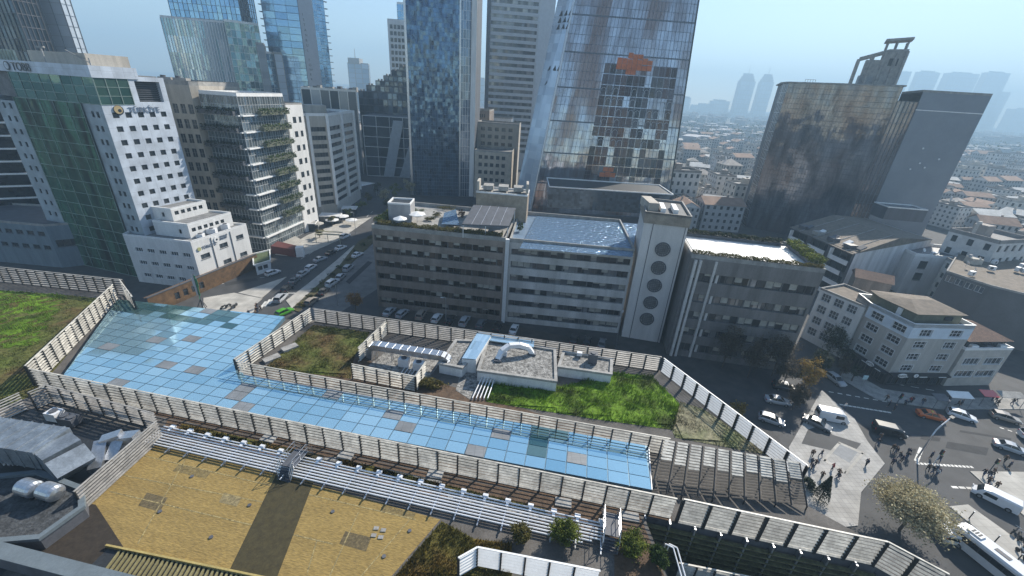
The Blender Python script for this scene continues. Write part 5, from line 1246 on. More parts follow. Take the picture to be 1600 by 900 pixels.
# ---------------------------------------------------------------- brown banded office, round-window tower, long grey office, right wing
def banded(name, label, A, B, depth, z1, bands, wall, win, roofm, par=.5, end=None, seed=1):
    """office with continuous window bands between spandrels"""
    A = Vector(A); B = Vector(B); d = (B - A); Ln = d.length; d = d / Ln; inn = Vector((-d.y, d.x)); P = rect(A, B, depth); c_ = centre(P)
    t = thing(name, label, 'office building', (*c_, 0)); m = MB(); r_ = random.Random(seed)
    ops = [(.5, Ln - .5, z, z + h) for z, h in bands]
    wall_face(m, A, B, 0, z1, ops, .6)
    L2 = depth; wall_face(m, P[1], P[2], 0, z1, [(.5, L2 - .5, z, z + h) for z, h in bands] if end in ('R', 'RL') else [], .6)
    m.face([(*P[2], 0), (*P[3], 0), (*P[3], z1), (*P[2], z1)]); wall_face(m, P[3], P[0], 0, z1, [(.5, L2 - .5, z, z + h) for z, h in bands] if end in ('L', 'RL') else [], .6)
    m.build('wall', wall, t)
    for (P_, Q_) in [(A, B)] + ([(Vector(P[1]), Vector(P[2]))] if end in ('R', 'RL') else []) + ([(Vector(P[3]), Vector(P[0]))] if end in ('L', 'RL') else []):
        d_ = (Q_ - P_); L1 = d_.length; d_ = d_ / L1; i_ = Vector((-d_.y, d_.x))
        for z, h in bands:
            g = MB(); n_ = int(L1 / 1.5); x = P_ + d_ * .5 + i_ * .5; W_ = L1 - 1
            g.face([(*x, z), (*(x + d_ * W_), z), (*(x + d_ * W_), z + h), (*x, z + h)], uv=[(z * 7, 0.1), (z * 7 + n_, 0.1), (z * 7 + n_, .9), (z * 7, .9)])
            go = g.build('window_band', win, t); g = MB()
            for i in range(n_ + 1):
                q = x + d_ * (W_ * i / n_ - .04) - i_ * .12; w_ = .08
                if i % 4 == 0: w_ = .28
                g.obox((*q, z), (*(d_ * w_), 0), (*(i_ * .12), 0), (0, 0, h))
            g.build('mullions', M_frameg, go)
            g = MB()    # roller blinds drawn to different heights
            for i in range(n_):
                if r_.random() < .38:
                    hh = h * r_.uniform(.3, .9); q = x + d_ * (W_ * i / n_ + .06) - i_ * .03; g.face([(*q, z + h - hh), (*(q + d_ * (W_ / n_ - .1)), z + h - hh), (*(q + d_ * (W_ / n_ - .1)), z + h), (*q, z + h)])
            if g.f: g.build('roller_blind', surf('roller_blind', (.42, .40, .35), .9, var=.3), go)
    roof_part(t, P, z1, roofm, par, cop=M_slab)
    return t, P
M_wbrown = pane('warm_window_glass', (.02, .016, .013), (.14, .11, .085), .35, .1, .04, .02, skew=1.2)
M_wgrey = pane('cool_window_glass', (.05, .052, .055), (.3, .3, .3), .4, .1, .04, .02, skew=1.0)
bands = [(1.2, 1.7), (4.6, 1.6), (8.0, 1.6), (11.4, 1.6), (14.8, 1.6), (18.0, 1.5)]
tb, Pb = banded('brown_office', 'brown stone office with black window bands and a planted roof terrace', (-34.2, 94.0), (-2.2, 90.6), 24, 21, bands, M_brown, M_wbrown, M_slab, 1.0, 'L', 3)
ct, Pc = banded('grey_office', 'long grey stone office with window bands and a blue reflecting roof pool', (-1.2, 90.5), (27.0, 88.4), 25, 21, bands, M_stoneg, M_wgrey, surf('pool_tiles', (.2, .28, .38), .3), 1.0, None, 8)
m = MB(); m.box(-1.7, 90.3, 0, .9, 1.0, 21.8); m.build('corner_pier', M_white, ct)
P = ccw([G2(812, 388, 21.4), G2(988, 402, 21.4), G2(996, 350, 21.4), G2(838, 338, 21.4)])
wm, nt, bs = nmat('rippled_water'); tc = N(nt, 'ShaderNodeTexCoord'); nn_ = N(nt, 'ShaderNodeTexNoise'); nn_.inputs['Scale'].default_value = 1.1; nn_.inputs['Detail'].default_value = 4; L(nt, tc.outputs['Object'], nn_.inputs[0]); bp = N(nt, 'ShaderNodeBump'); bp.inputs['Strength'].default_value = .8; bp.inputs['Distance'].default_value = .6; L(nt, nn_.outputs[0], bp.inputs['Height']); L(nt, bp.outputs[0], bs.inputs['Normal'])
bs.inputs['Base Color'].default_value = (.2, .3, .42, 1); bs.inputs['Roughness'].default_value = .1; bs.inputs['Metallic'].default_value = .5; bs.inputs['IOR'].default_value = 1.33
m = MB(); m.face([(*p, 21.45) for p in P]); m.build('roof_pool', wm, ct)
# round-window tower
A, B = Vector((27.4, 87.0)), Vector((36.2, 85.2)); P = rect(A, B, 14); c_ = centre(P); zt = 28.6
t = thing('round_window_tower', 'pale grey stair tower with five big round windows down its face', 'tower', (*c_, 0))
m = MB(); m.prism(P, 0, zt, top=False); m.build('wall', surf('smooth_grey_stone', (.62, .60, .58), .5, var=.18, streak=True, scale=.25), t)
d_ = (B - A).normalized(); o_ = Vector((d_.y, -d_.x))
for k in range(5):
    z = 23.2 - 4.35 * k; q = A + d_ * 4.9; c3 = Vector((q.x, q.y, z)); o3 = Vector((*o_, 0)); d3 = Vector((*d_, 0)); g = MB(); g.tube(c3 + o3 * .02, c3 + o3 * .1, 1.3, n=28); w_ = g.build('window', surf('frosted_grey_glass', (.2, .2, .2), .3, var=.4, scale=1.5), t)
    g = MB(); n_ = 28
    for i in range(n_):
        a0, a1_ = 2 * PI * i / n_, 2 * PI * (i + 1) / n_
        f_ = lambda a, r_: c3 + (d3 * math.cos(a) + Vector((0, 0, 1)) * math.sin(a)) * r_ + o3 * .22
        g.face([f_(a0, 1.4), f_(a0, 1.62), f_(a1_, 1.62), f_(a1_, 1.4)]); g.face([f_(a0, 1.62), f_(a0, 1.62) - o3 * .22, f_(a1_, 1.62) - o3 * .22, f_(a1_, 1.62)]); g.face([f_(a0, 1.4) - o3 * .14, f_(a0, 1.4), f_(a1_, 1.4), f_(a1_, 1.4) - o3 * .14])
    for xx in (-.9, -.45, 0, .45, .9):
        hh = math.sqrt(1.4 ** 2 - xx ** 2); g.tube(c3 + d3 * xx + o3 * .14 - Vector((0, 0, hh)), c3 + d3 * xx + o3 * .14 + Vector((0, 0, hh)), .045, n=4, caps=False); g.tube(c3 + Vector((0, 0, xx)) + o3 * .14 - d3 * hh, c3 + Vector((0, 0, xx)) + o3 * .14 + d3 * hh, .045, n=4, caps=False)
    g.build('frame', M_dgrey, w_)
for u in (1.9, 8.5): m = MB(); q = A + d_ * u + o_ * .04; m.box(q.x, q.y, 0, .12, .1, zt, math.atan2(d_.y, d_.x)); m.build('joint_strip', M_dgrey, t)
m = MB(); m.prism(inset(P, -.2), zt, zt + 2.4, top=False); m.build('parapet_band', surf('bronze_band', (.33, .29, .24), .5, .2, var=.3), t)
roof_part(t, inset(P, -.2), zt + 2.0, M_dark, .5, cop=M_slab)
for k in range(2): m = MB(); q = A + d_ * (3.6 + 2.6 * k) - o_ * 5; m.box(q.x, q.y, zt + 2.1, 1.0, 6, .9, math.atan2(d_.y, d_.x)); m.build('roof_skylight', M_white2, t)
m = MB(); q = A + d_ * .9 - o_ * 6; m.box(q.x, q.y, zt + 2, 2.2, 7, 1.8); m.build('roof_unit', M_beige, t)
# right wing: white roof terrace, hedge round the edge, dark front
bands2 = [(1.5, 2.0), (5.6, 1.9), (9.7, 1.9), (13.8, 1.9), (18.6, 1.9)]
tw, Pw = banded('dark_office', 'dark grey office wing with a dazzling white roof terrace edged by hedges', (36.4, 80.6), (61.2, 76.6), 17, 23.6, bands2, surf('charcoal_stone', (.19, .18, .175), .5, var=.35, streak=True), M_wgrey, M_white2, .9, 'R', 5)
m = MB(); pin = inset(Pw, 1.3); m.face([(*p, 23.75) for p in pin]); m.build('terrace_floor', M_white2, tw)
for k in range(4):
    m = MB(); q = Vector((37.2 + 1.0 * k + (2.2 if k > 1 else 0), 80.1)); m.box(q.x, q.y - .1, 0, .5, .5, 23.4); m.build('pilaster', M_stoneg, tw)
hedge('hedge', 'hedge along the street front of the white roof terrace', (36.6, 81.3), (61, 77.3), 23.9, 1.2, 1.4, LM_olive, 200, .15)
hedge('hedge', 'hedge along the back of the white roof terrace', (61.5, 92.5), (38.6, 96.3), 23.9, 1.5, 1.7, LM_dark, 220, .16)
hedge('hedge', 'broad lime hedge on the right end of the white roof terrace', (61.0, 78.6), (63.2, 91.8), 23.9, 2.6, 2.3, LM_lime, 400, .17)
# roof terrace of the brown office
hedge('hedge', 'clipped hedge along the front parapet of the brown office', (-33, 95), (-3, 91.8), 21, 1.8, 2.0, LM_olive, 260, .17)
hedge('hedge', 'lime hedge along the left parapet of the brown office terrace', (-33.4, 96), (-31.6, 112), 21, 2.2, 2.2, LM_lime, 260, .17)
q = G(634, 330, 21.5)
bs_ = [(G(612, 333, 21).x, G(612, 333, 21).y)]
def boxhouse(name, label, cat, px, py, z, w_, d_, h_, rz, wall, roof=M_dark, par=.4):
    q = G(px, py, z); c, s = math.cos(rz), math.sin(rz); P = [(q.x + c * a - s * b_, q.y + s * a + c * b_) for a, b_ in ((-w_ / 2, 0), (w_ / 2, 0), (w_ / 2, d_), (-w_ / 2, d_))]
    t_ = thing(name, label, cat, (q.x, q.y, z)); m = MB(); m.prism(P, z, z + h_, top=False); m.build('wall', wall, t_); roof_part(t_, P, z + h_, roof, par, cop=M_white2); return t_, P
boxhouse('stair_house', 'plain grey stair house with a black roof at the back of the terrace', 'roof house', 625, 348, 21, 5.5, 5.5, 4.6, .05, M_grey)
# canopy
cA_ = G(728, 349, 24.5); t = thing('terrace_canopy', 'dark grey slanted canopy on thin posts over the roof terrace', 'canopy', (*cA_.to_2d(), 21))
P = [G(722, 350, 24.3), G(795, 353, 24.3), G(806, 325, 26), G(740, 320, 26)]; m = MB(); m.face(P); m.face([p - Vector((0, 0, .25)) for p in P[::-1]])
for i in range(4): a_, b_ = P[i], P[(i + 1) % 4]; m.face([a_ - Vector((0, 0, .25)), b_ - Vector((0, 0, .25)), b_, a_])
m.build('roof', M_dgrey, t)
for i in range(1, 5): a_, b_ = P[0].lerp(P[1], i / 5), P[3].lerp(P[2], i / 5); m = MB(); m.tube(a_ + Vector((0, 0, .05)), b_ + Vector((0, 0, .05)), .06, n=5); m.build('roof_seam', M_steel, t)
for i in range(3): a_ = P[0].lerp(P[1], .02 + .48 * i); m = MB(); m.tube((a_.x, a_.y + .2, 21), (a_.x, a_.y + .2, a_.z), .09, n=6); m.build('post', M_white2, t)
for i in range(3): a_ = P[3].lerp(P[2], .02 + .48 * i); m = MB(); m.tube((a_.x, a_.y, 21), (a_.x, a_.y, a_.z - .2), .09, n=6); m.build('post', M_white2, t)
# beige roof house behind the canopy
t, P = boxhouse('roof_house', 'beige roof house with raised frames behind the dark canopy', 'roof house', 782, 345, 21, 13.5, 7, 7.0, -.08, surf('warm_beige', (.36, .295, .225), .8, var=.3), M_slab)
for k in range(3): m = MB(); c_ = centre(P); m.box(c_[0] - 4 + 4 * k, c_[1], 28.6, 2.6, 3.5, 1.1); m.build('roof_frame', M_slab, t)
for k in range(2): m = MB(); c_ = centre(P); m.box(c_[0] + 6.3 - 12.8 * k, c_[1] - 1, 28.6, .6, 4.5, 2.4); m.build('roof_pier', M_beige, t)
m = MB(); P = ccw([G2(690, 356, 21.2), G2(718, 357, 21.2), G2(712, 332, 21.2), G2(694, 338, 21.2)]); m.face([(*p, 22.15) for p in P]); m.build('roof_pool', wm, tb)
# umbrella
def parasol(px, py, z, lab, r_=2.2, mat=None):
    g = G(px, py, z); t_ = thing('parasol', lab, 'parasol', (g.x, g.y, z)); m = MB(); m.tube((g.x, g.y, z), (g.x, g.y, z + 2.7), .05, n=6); m.build('pole', M_steel, t_)
    m = MB()
    for i in range(8):
        a0, a1_ = PI * i / 4, PI * (i + 1) / 4; m.face([(g.x, g.y, z + 3.0), (g.x + r_ * math.cos(a0), g.y + r_ * math.sin(a0), z + 2.3), (g.x + r_ * math.cos(a1_), g.y + r_ * math.sin(a1_), z + 2.3)]); m.face([(g.x + r_ * math.cos(a0), g.y + r_ * math.sin(a0), z + 2.3), (g.x + r_ * math.cos(a0), g.y + r_ * math.sin(a0), z + 2.15), (g.x + r_ * math.cos(a1_), g.y + r_ * math.sin(a1_), z + 2.15), (g.x + r_ * math.cos(a1_), g.y + r_ * math.sin(a1_), z + 2.3)])
    m.build('canopy', mat or M_white2, t_)
parasol(652, 348, 21, 'wide white parasol on the planted roof terrace'); parasol(626, 356, 21, 'low white awning parasol nearer the terrace hedge', 1.7)
for (px, py, rx_, hh, lm, lab) in ((632, 347, 1.6, 2.2, LM_dark, 'dark rounded shrub before the grey stair house'), (672, 345, 1.8, 1.4, LM_olive, 'brownish shrub right of the wide parasol'), (683, 338, 1.6, 1.5, LM_olive, 'dry shrub beside the terrace pool'), (648, 332, 3.0, 1.0, LM_green, 'spreading green bed at the back of the terrace'), (700, 328, 3.2, 1.2, LM_olive, 'long olive bed at the back of the terrace near the canopy'), (722, 340, 1.3, 2.4, leafmat('leaf_rust', (.16, .06, .03), (.25, .1, .05)), 'rust red shrub left of the canopy'), (812, 362, .9, 2.6, LM_green, 'narrow green shrub in the gap beside the roof pool')):
    g = G(px, py, 21); make_bush('shrub', lab, (g.x, g.y, 21.05), rx_, rx_ * .8, hh, lm, 700, .14, 'roof terrace shrubs')
# back wall of terrace
m = MB(); 
# lamp posts in the car park
def lamp(name, lab, px, py, h, arm=(0, 0, 0), rz=0):
    g = G(px, py, 0); t_ = thing(name, lab, 'street lamp', (g.x, g.y, 0)); m = MB(); m.tube((g.x, g.y, 0), (g.x, g.y, h), .1, .06, 8); m.build('pole', M_steel, t_)
    e = Vector((g.x, g.y, h)) + Vector(arm); m = MB(); mid = Vector((g.x, g.y, h + .5)).lerp(e, .35); m.path([(g.x, g.y, h), mid, e], .05, 6); m.build('arm', M_steel, t_); m = MB(); m.box(e.x, e.y, e.z - .08, .7, .3, .12, math.atan2(arm[1], arm[0] + 1e-6)); m.build('lamp_head', M_pipe, t_)
lamp('street_lamp', 'grey street lamp in the car park before the brown office', 697, 513, 8, (-.9, .1, .2)); lamp('street_lamp', 'street lamp before the long grey office', 962, 540, 8.5, (.4, .9, .2)); lamp('street_lamp', 'street lamp beside the sunny service road', 528, 476, 7, (-.8, .3, .2)); lamp('street_lamp', 'slim street lamp farther up the avenue', 556, 365, 8, (-.9, .3, .2))
# ---------------------------------------------------------------- towers behind
def slanted(t, q0, q1, q2, q3, nx, nz, mg, mm, tv=.1, th=.12, name='glass_facade', dep=.15, bands=None):
    """curtain wall on any quad q0 q1 (base) q2 q3 (top, same order as base: q3 above q0)"""
    g = MB(); g.face([q0, q1, q2, q3], uv=[(0, 0), (nx, 0), (nx, nz), (0, nz)]); g.build(name, mg, t)
    n = (q1 - q0).cross(q3 - q0).normalized(); m = MB()
    for i in range(nx + 1):
        a, b = q0.lerp(q1, i / nx), q3.lerp(q2, i / nx); m.obox(a, n * dep, (q1 - q0).normalized() * tv, b - a)
    for j in range(nz + 1):
        a, b = q0.lerp(q3, j / nz), q1.lerp(q2, j / nz); m.obox(a, b - a, n * dep * .8, (q3 - q0).normalized() * (th if not (bands and j % bands == 0) else th * 4))
    m.build('mullions', mm, t)
# leaning glass tower (centre)
t = thing('leaning_tower', 'huge tapering glass tower with white folded side and brown reflections painted on its panes', 'skyscraper', (35, 205, 0))
ZT = 104.0
def vline(pxb, pyb, Yb, pxt, pyt, Yt):
    b_ = AY(pxb, pyb, Yb); a_ = AY(pxt, pyt, Yt); d_ = (a_ - b_) / (a_.z - b_.z); return lambda z: b_ + d_ * (z - b_.z)
vL = vline(800, 330, 206, 872, 0, 214); vC = vline(828, 335, 199, 897, 0, 207); vR = vline(1040, 345, 203, 1092, 0, 210); 
MGs = pane('patchy_blue_glass', (.24, .23, .25), (.60, .66, .74), .6, .08, .007, .04, big=(.20, .12, .09), bigscale=.13, bigamt=.8, wscale=.25, streak=.75, sx=.35, sy=.16)  # brown blotches are reflections put into the pane colour
MGo = pane('brown_reflection_glass', (.006, .006, .008), (.11, .10, .11), .35, .1, .05, .05, big=(.10, .035, .02), bigscale=.25, bigamt=.6)  # dark ghost reflection painted as a pane colour
slanted(t, vC(0), vR(0), vR(ZT), vC(ZT), 34, 30, MGs, surf('slate_mullion', (.12, .14, .17), .5, .3), .12, .14, bands=4)
MGw = pane('white_side_panels', (.45, .52, .6), (.62, .7, .78), .5, .25, .02, .01)
slanted(t, vL(0), vC(0), vC(ZT), vL(ZT), 3, 30, MGw, M_steel, .08, .08, 'side_facade')
m = MB(); back = Vector((6, 34, 0)); m.face([vR(0), vR(0) + back, vR(ZT) + back * .7, vR(ZT)]); m.face([vR(0) + back, vL(0) + back, vL(ZT) + back * .7, vR(ZT) + back * .7]); m.face([vL(0) + back, vL(0), vL(ZT), vL(ZT) + back * .7]); m.face([vL(ZT), vC(ZT), vR(ZT), vR(ZT) + back * .7, vL(ZT) + back * .7]); m.build('wall', M_dgrey, t)
for vv, w_ in ((vC, .5), (vR, .35)): m = MB(); m.tube(vv(0), vv(ZT), w_, n=8); m.build('edge_fin', M_steel if vv is vC else M_dark, t)
for k, (u, z) in enumerate([(u, z) for z in (83, 80.5, 78, 62, 56) for u in (.3, .6, .85)][:13]):
    a, b = vL(z).lerp(vC(z), u), vL(z + 2).lerp(vC(z + 2), u + .12); c_ = vL(z).lerp(vC(z), min(u + .2, 1)); n = Vector((-.5, -1, 0)).normalized() * .35; m = MB(); m.face([a + n, c_ + n, b + n * 1.6]); m.face([b + n * 1.6, c_ + n, c_, b]); m.build('open_vent', M_dark, t)
# ghost reflections painted as dark panes and orange patches, with arched frames
def fp(u, z, o=.25):
    a, b = vC(z), vR(z); q = a.lerp(b, u); n = (b - a).cross(Vector((0, 0, 1))).normalized(); return q + n * o
z = 18
m = MB()
for j in range(12):
    z0 = 15 + j * 4.3
    for i in range(12):
        u0 = .34 + i * .048; 
        if rnd() < .12: continue
        m.face([fp(u0, z0, .12), fp(u0 + .045, z0, .12), fp(u0 + .045, z0 + 4.0, .12), fp(u0, z0 + 4.0, .12)], uv=[(i + .2, j + .2), (i + .8, j + .2), (i + .8, j + .8), (i + .2, j + .8)])
m.build('reflection_panes', MGo, t)
m = MB(); k_ = 0
for j in range(4, 10):
    z0 = 15 + j * 4.3
    for i in range(12):
        if rnd() < .45: continue
        u0 = .345 + i * .048; P = [fp(u0, z0 + .3)] + [fp(u0 + .019 * (1 - math.cos(a)), z0 + 1.9 + 1.2 * math.sin(a)) for a in [PI * q / 6 for q in range(7)]] + [fp(u0 + .038, z0 + .3)]
        for a, b in zip(P, P[1:]): m.tube(a, b, .1, n=4, caps=False)
m.build('arched_frames', surf('pale_arch_frame', (.55, .57, .6), .5, .3), t)
for z0, us in ((68.6, (.51, .55, .59)), (66.5, (.43, .47, .51, .55, .59, .63, .67)), (64.2, (.43, .47, .51, .55, .59, .63, .67)), (62.4, (.51, .55)), (21, (.47, .51)), (18.5, (.45, .49, .53))):
    for u0 in us: h_ = rr(1.7, 2.5); m = MB(); m.face([fp(u0, z0, .2), fp(u0 + .038, z0, .2), fp(u0 + .038, z0 + h_, .2), fp(u0, z0 + h_, .2)]); m.build('orange_reflection', surf('orange_reflection', (.6, .16, .05), .8, var=.25), t)  # orange reflection painted on as small flat patches
# dark podium of the leaning tower
a, b = AY(868, 318, 150), AY(1000, 330, 150); boxhouse('podium', 'dark glazed podium behind the roof pool at the foot of the leaning tower', 'podium', 950, 330, 14, 46, 18, 7.5, .0, pane('podium_glass', (.02, .03, .045), (.06, .09, .13), .5, .1, .03, .02))
# blue glass tower
t = thing('blue_tower', 'dark blue glass tower with a silver edge strip and a pale right flank', 'skyscraper', (-38, 222, 0)); ZB = 125
xl, xr = AY(641, 200, 218).x, AY(719, 200, 222).x
A, B = (xl, 218.5), (xr, 222); 
MGbl = pane('deep_blue_glass', (.012, .025, .06), (.13, .24, .38), .7, .06, .04, .05, wscale=.5, skew=.9, streak=.6, sx=.5, sy=.25)
curtain(t, A, B, 0, ZB, MGbl, surf('blue_mullion', (.08, .13, .2), .4, .4), 1.25, 1.85, .07, .1)
xr2 = AY(741, 200, 223).x
curtain(t, B, (xr2 - 2.2, 223.5), 0, ZB, pane('flank_glass', (.10, .14, .2), (.2, .27, .36), .6, .1, .02, .01), M_steel, 1.4, 3.7, .12, .1, name='side_facade')
m = MB(); m.obox((xr2 - 2.2, 223.2, 0), (2.4, .3, 0), (-.3, 2, 0), (0, 0, ZB)); m.build('pale_fin', M_white, t)
for x_, w_ in ((A[0] - .6, 1.0), (B[0] - .4, .7)): m = MB(); m.box(x_ + .3, (218.3 if x_ < xl + 1 else 221.8), 0, w_, .7, ZB); m.build('edge_strip', M_steel, t)
m = MB(); m.prism([(xl, 219), (xr, 222.3), (xr2, 224), (xr2, 250), (xl, 250)], 0, ZB - .5); m.build('wall', M_dgrey, t)
# grey banded tower right of the gap
t = thing('banded_tower', 'pale grey tower with tight horizontal window bands seen through the gap between the glass towers', 'skyscraper', (0, 322, 0))
a, b, c_ = AY(762, 100, 318), AY(838, 100, 322), AY(860, 100, 330)
zt = 135; m = MB(); nb = int((zt - 20) / 4)
ops = [(1.2, dist2(a, b) - 1.2, 12 + 4 * k, 14.1 + 4 * k) for k in range(nb)]
wall_face(m, a, b, 0, zt, ops, .4); m.face([(b.x, b.y, 0), (c_.x, c_.y, 0), (c_.x, c_.y, zt), (b.x, b.y, zt)]); m.face([(c_.x, c_.y, 0), (a.x, 350, 0), (a.x, 350, zt), (c_.x, c_.y, zt)]); m.face([(a.x, 350, 0), (a.x, a.y, 0), (a.x, a.y, zt), (a.x, 350, zt)]); m.face([(a.x, a.y, zt), (b.x, b.y, zt), (c_.x, c_.y, zt), (a.x, 350, zt)]); m.build('wall', surf('pale_blue_grey_stone', (.5, .52, .55), .6, var=.12), t)
for o in ops: g = MB(); q = Vector((a.x, a.y, 0)); d_ = (Vector((b.x, b.y, 0)) - q).normalized(); i_ = Vector((-d_.y, d_.x, 0)) * .38; p_ = q + i_; n_ = 18; g.face([p_ + d_ * o[0] + Vector((0, 0, o[2])), p_ + d_ * o[1] + Vector((0, 0, o[2])), p_ + d_ * o[1] + Vector((0, 0, o[3])), p_ + d_ * o[0] + Vector((0, 0, o[3]))], uv=[(o[2], .1), (o[2] + n_, .1), (o[2] + n_, .9), (o[2], .9)]); g.build('window_band', M_wgrey, t)
m = MB(); m.obox((a.x - 1.5, a.y - .6, 0), (2.6, 0, 0), (0, 1.5, 0), (0, 0, zt)); m.build('edge_pier', M_dgrey, t)
# generic glass tower helper for the skyline on the left
def gtower(name, lab, pxl, pxr, pyt, Y, mg, mm, zt=None, depth=20, yaw=0, pw=3, ph=4, cat='skyscraper', roofm=None, hor=True, ver=True, z0=0, side=None, tv=.15, th=.2):
    pl_, pr_ = AY(pxl, pyt, Y), AY(pxr, pyt, Y + yaw); zt = zt or pl_.z
    A, B = (pl_.x, pl_.y), (pr_.x, pr_.y); P = rect(A, B, depth); c_ = centre(P); t = thing(name, lab, cat, (*c_, z0))
    curtain(t, A, B, z0, zt, mg, mm, pw, ph, tv, th, hor=hor, ver=ver, dep=.25)
    sd_ = side or mg
    if A[0] < 0: curtain(t, P[1], P[2], z0, zt, sd_, mm, pw, ph, tv, th, hor=hor, ver=ver, dep=.25, name='side_facade')
    else: curtain(t, P[3], P[0], z0, zt, sd_, mm, pw, ph, tv, th, hor=hor, ver=ver, dep=.25, name='side_facade')
    m = MB(); m.prism(inset(P, .15), z0, zt - .01); m.build('wall', roofm or M_dgrey, t)
    roof_part(t, P, zt, M_dgrey, 1.2, cop=mm)
    return t, P, zt
MGsk = pane('sky_blue_glass', (.14, .28, .44), (.24, .42, .6), .75, .08, .02, .02)
MGst = pane('striped_pale_glass', (.16, .3, .36), (.62, .72, .78), .6, .12, .03, .02, skew=.4)
MGdk = pane('navy_glass', (.02, .035, .05), (.07, .1, .14), .6, .08, .03, .02)
gtower('glass_tower', 'very dark navy tower at the top left corner of the photo', -120, 18, 0, 165, MGdk, M_dgrey, 110, 8, 0, 1.6, 4)
gtower('panel_tower', 'grey panelled tower with a black right edge behind the office tower roof', 32, 96, 10, 178, pane('grey_panels', (.40, .46, .53), (.48, .55, .62), .3, .35, .01, .01), surf('panel_joint', (.2, .23, .27), .6), 112, 5, 2, 3.2, 3.6, tv=.08, th=.05)
gtower('curved_glass_tower', 'tall glass tower rising behind the striped glass block', 262, 372, 0, 320, MGsk, M_dgrey, 125, 22, 4, 3, 4)
t, P, z = gtower('striped_glass_block', 'teal and white glass block with fine vertical stripes', 250, 358, 27, 285, MGst, M_white, None, 30, 10, 1.5, 9, hor=False, tv=.35)
gtower('teal_glass_wing', 'teal glass wing with crumpled reflections right of the striped block', 350, 402, 33, 292, pane('teal_glass', (.06, .14, .16), (.3, .45, .48), .7, .08, .06, .04), M_steel, None, 25, 12, 2.5, 4)
gtower('grey_tower', 'slim grey stone block between the teal wing and the tall blue tower', 388, 412, 68, 300, pane('grey_stone_panels', (.2, .22, .24), (.3, .32, .34), .1, .6, 0, 0), M_slab, None, 20, 4, 4, 4)
gtower('blue_tower', 'narrow blue slab beside the base of the tall blue tower', 412, 428, 83, 305, MGsk, M_steel, None, 20, 4, 3, 4); gtower('grey_tower', 'narrow pale slab touching the tall blue tower', 428, 440, 84, 305, pane('pale_panels', (.42, .46, .5), (.5, .55, .6), .1, .6, 0, 0), M_slab, None, 20, 3, 4, 4)
# tall blue tower with white strip and lettering
t, P, z = gtower('tall_tower', 'tall sky-blue tower with a grey strip of small letters set one above another', 407, 464, 0, 330, MGsk, surf('blue_mullion', (.08, .13, .2), .4, .4), 135, 26, 6, 9, 4.2, tv=.12, th=.3)
A = Vector(P[1]); Bq = AY(487, 0, 340); B = Vector((Bq.x, Bq.y)); m = MB(); wall_face(m, A, B, 0, 138, []); m.build('stone_strip', surf('pale_strip', (.42, .44, .48), .6, var=.1), t)
for k, ch in enumerate('ISTANBUL TOWER'):
    if ch != ' ': text(t, ch, A, B, 2.0, 92 - 3.1 * k, 2.2, M_letter)
Cq = AY(505, 0, 346); Cc = Vector((Cq.x, Cq.y)); curtain(t, B, Cc, 0, 138, MGsk, M_steel, 3, 4.2, .1, .2, name='side_facade')
for k in range(30): m = MB(); d_ = (Cc - B).normalized(); q = Cc - d_ * 5; m.obox((*q, 10 + 4.2 * k), (*(d_ * 7.5), 0), (-1.5, 2.5, 0), (0, 0, .35)); m.build('balcony', M_slab, t)
for k in range(26): m = MB(); q = Vector(P[0]); m.obox((q.x - 2, q.y - .5, 12 + 4.2 * k), (2.4, 0, 0), (0, 2.5, 0), (0, 0, .5)); m.build('sun_fin', M_dgrey, t)
# white gridded tower and its rounded neighbour
t, P, z = gtower('white_grid_tower', 'white stone tower with a grid of small dark windows left of the dark blue tower', 605, 640, 32, 330, M_white, M_white, None, 22, 2, 50, 60, hor=False, ver=False)
A, B = Vector(P[0]), Vector(P[1]); d_ = (B - A).normalized(); Ln = (B - A).length; o_ = Vector((d_.y, -d_.x))
for k in range(16):
    g = MB()
    for i in range(5): u = 1.2 + (Ln - 2.4) * (i + .15) / 5; w_ = (Ln - 2.4) / 5 * .7; q = A + d_ * u + o_ * .15; g.obox((*q, z - 4.5 - 3.9 * k), (*(d_ * w_), 0), (*(-o_ * .1), 0), (0, 0, 2.4))
    g.build('window_row', M_wdark, t)
gtower('rounded_tower', 'light blue glass top peeking between the white grid tower and the dark blue tower', 620, 642, 6, 345, MGsk, M_steel, None, 20, 0, 3, 4)
gtower('far_tower', 'distant pale tower with a stepped crown and mast left of the white grid tower', 543, 575, 98, 900, pane('hazy_glass', (.25, .35, .45), (.4, .5, .6), .4, .3, 0, 0), M_slab, None, 40, 10, 12, 9, tv=1, th=.6)
q = AY(555, 92, 910); m = MB(); m.box(q.x, q.y, 85, 22, 20, 10); m.tube((q.x, q.y, 90), (q.x, q.y, 112), .8, .3); tag(m.build('tower_crown', M_slab, off=(q.x, q.y, 85)), 'crown and mast on top of the distant pale tower', 'mast')
# block with vertical navy strips, terraced building, dark podium
t, P, z = gtower('strip_office', 'low office with navy glass strips between pale panels behind the cream ribbed office', 470, 556, 139, 255, pane('navy_strips', (.015, .03, .045), (.38, .42, .46), .4, .2, .02, .01, skew=.8), M_steel, None, 40, 12, 5, 24, hor=False, tv=.5)
for k in range(9): q = Vector(P[0]).lerp(Vector(P[1]), (k + .5) / 9); m = MB(); m.box(q.x, q.y + 4 + 3 * (k % 2), z, 2.2, 2.6, 1.5 + (k % 3) * .5); m.build('roof_plant', M_dgrey if k % 2 else M_slab, t)
boxhouse('office_penthouse', 'dark long rooftop storey behind the planted glass block', 'roof house', 500, 150, 42.0, 24, 10, 4, .2, M_dgrey) if False else None
t = thing('terraced_building', 'dark bluish building stepping up like stairs toward the dark blue tower', 'office building', (*AY(600, 150, 290).to_2d(), 0))
MGt = pane('terrace_glass', (.04, .06, .08), (.2, .26, .32), .5, .1, .05, .04)
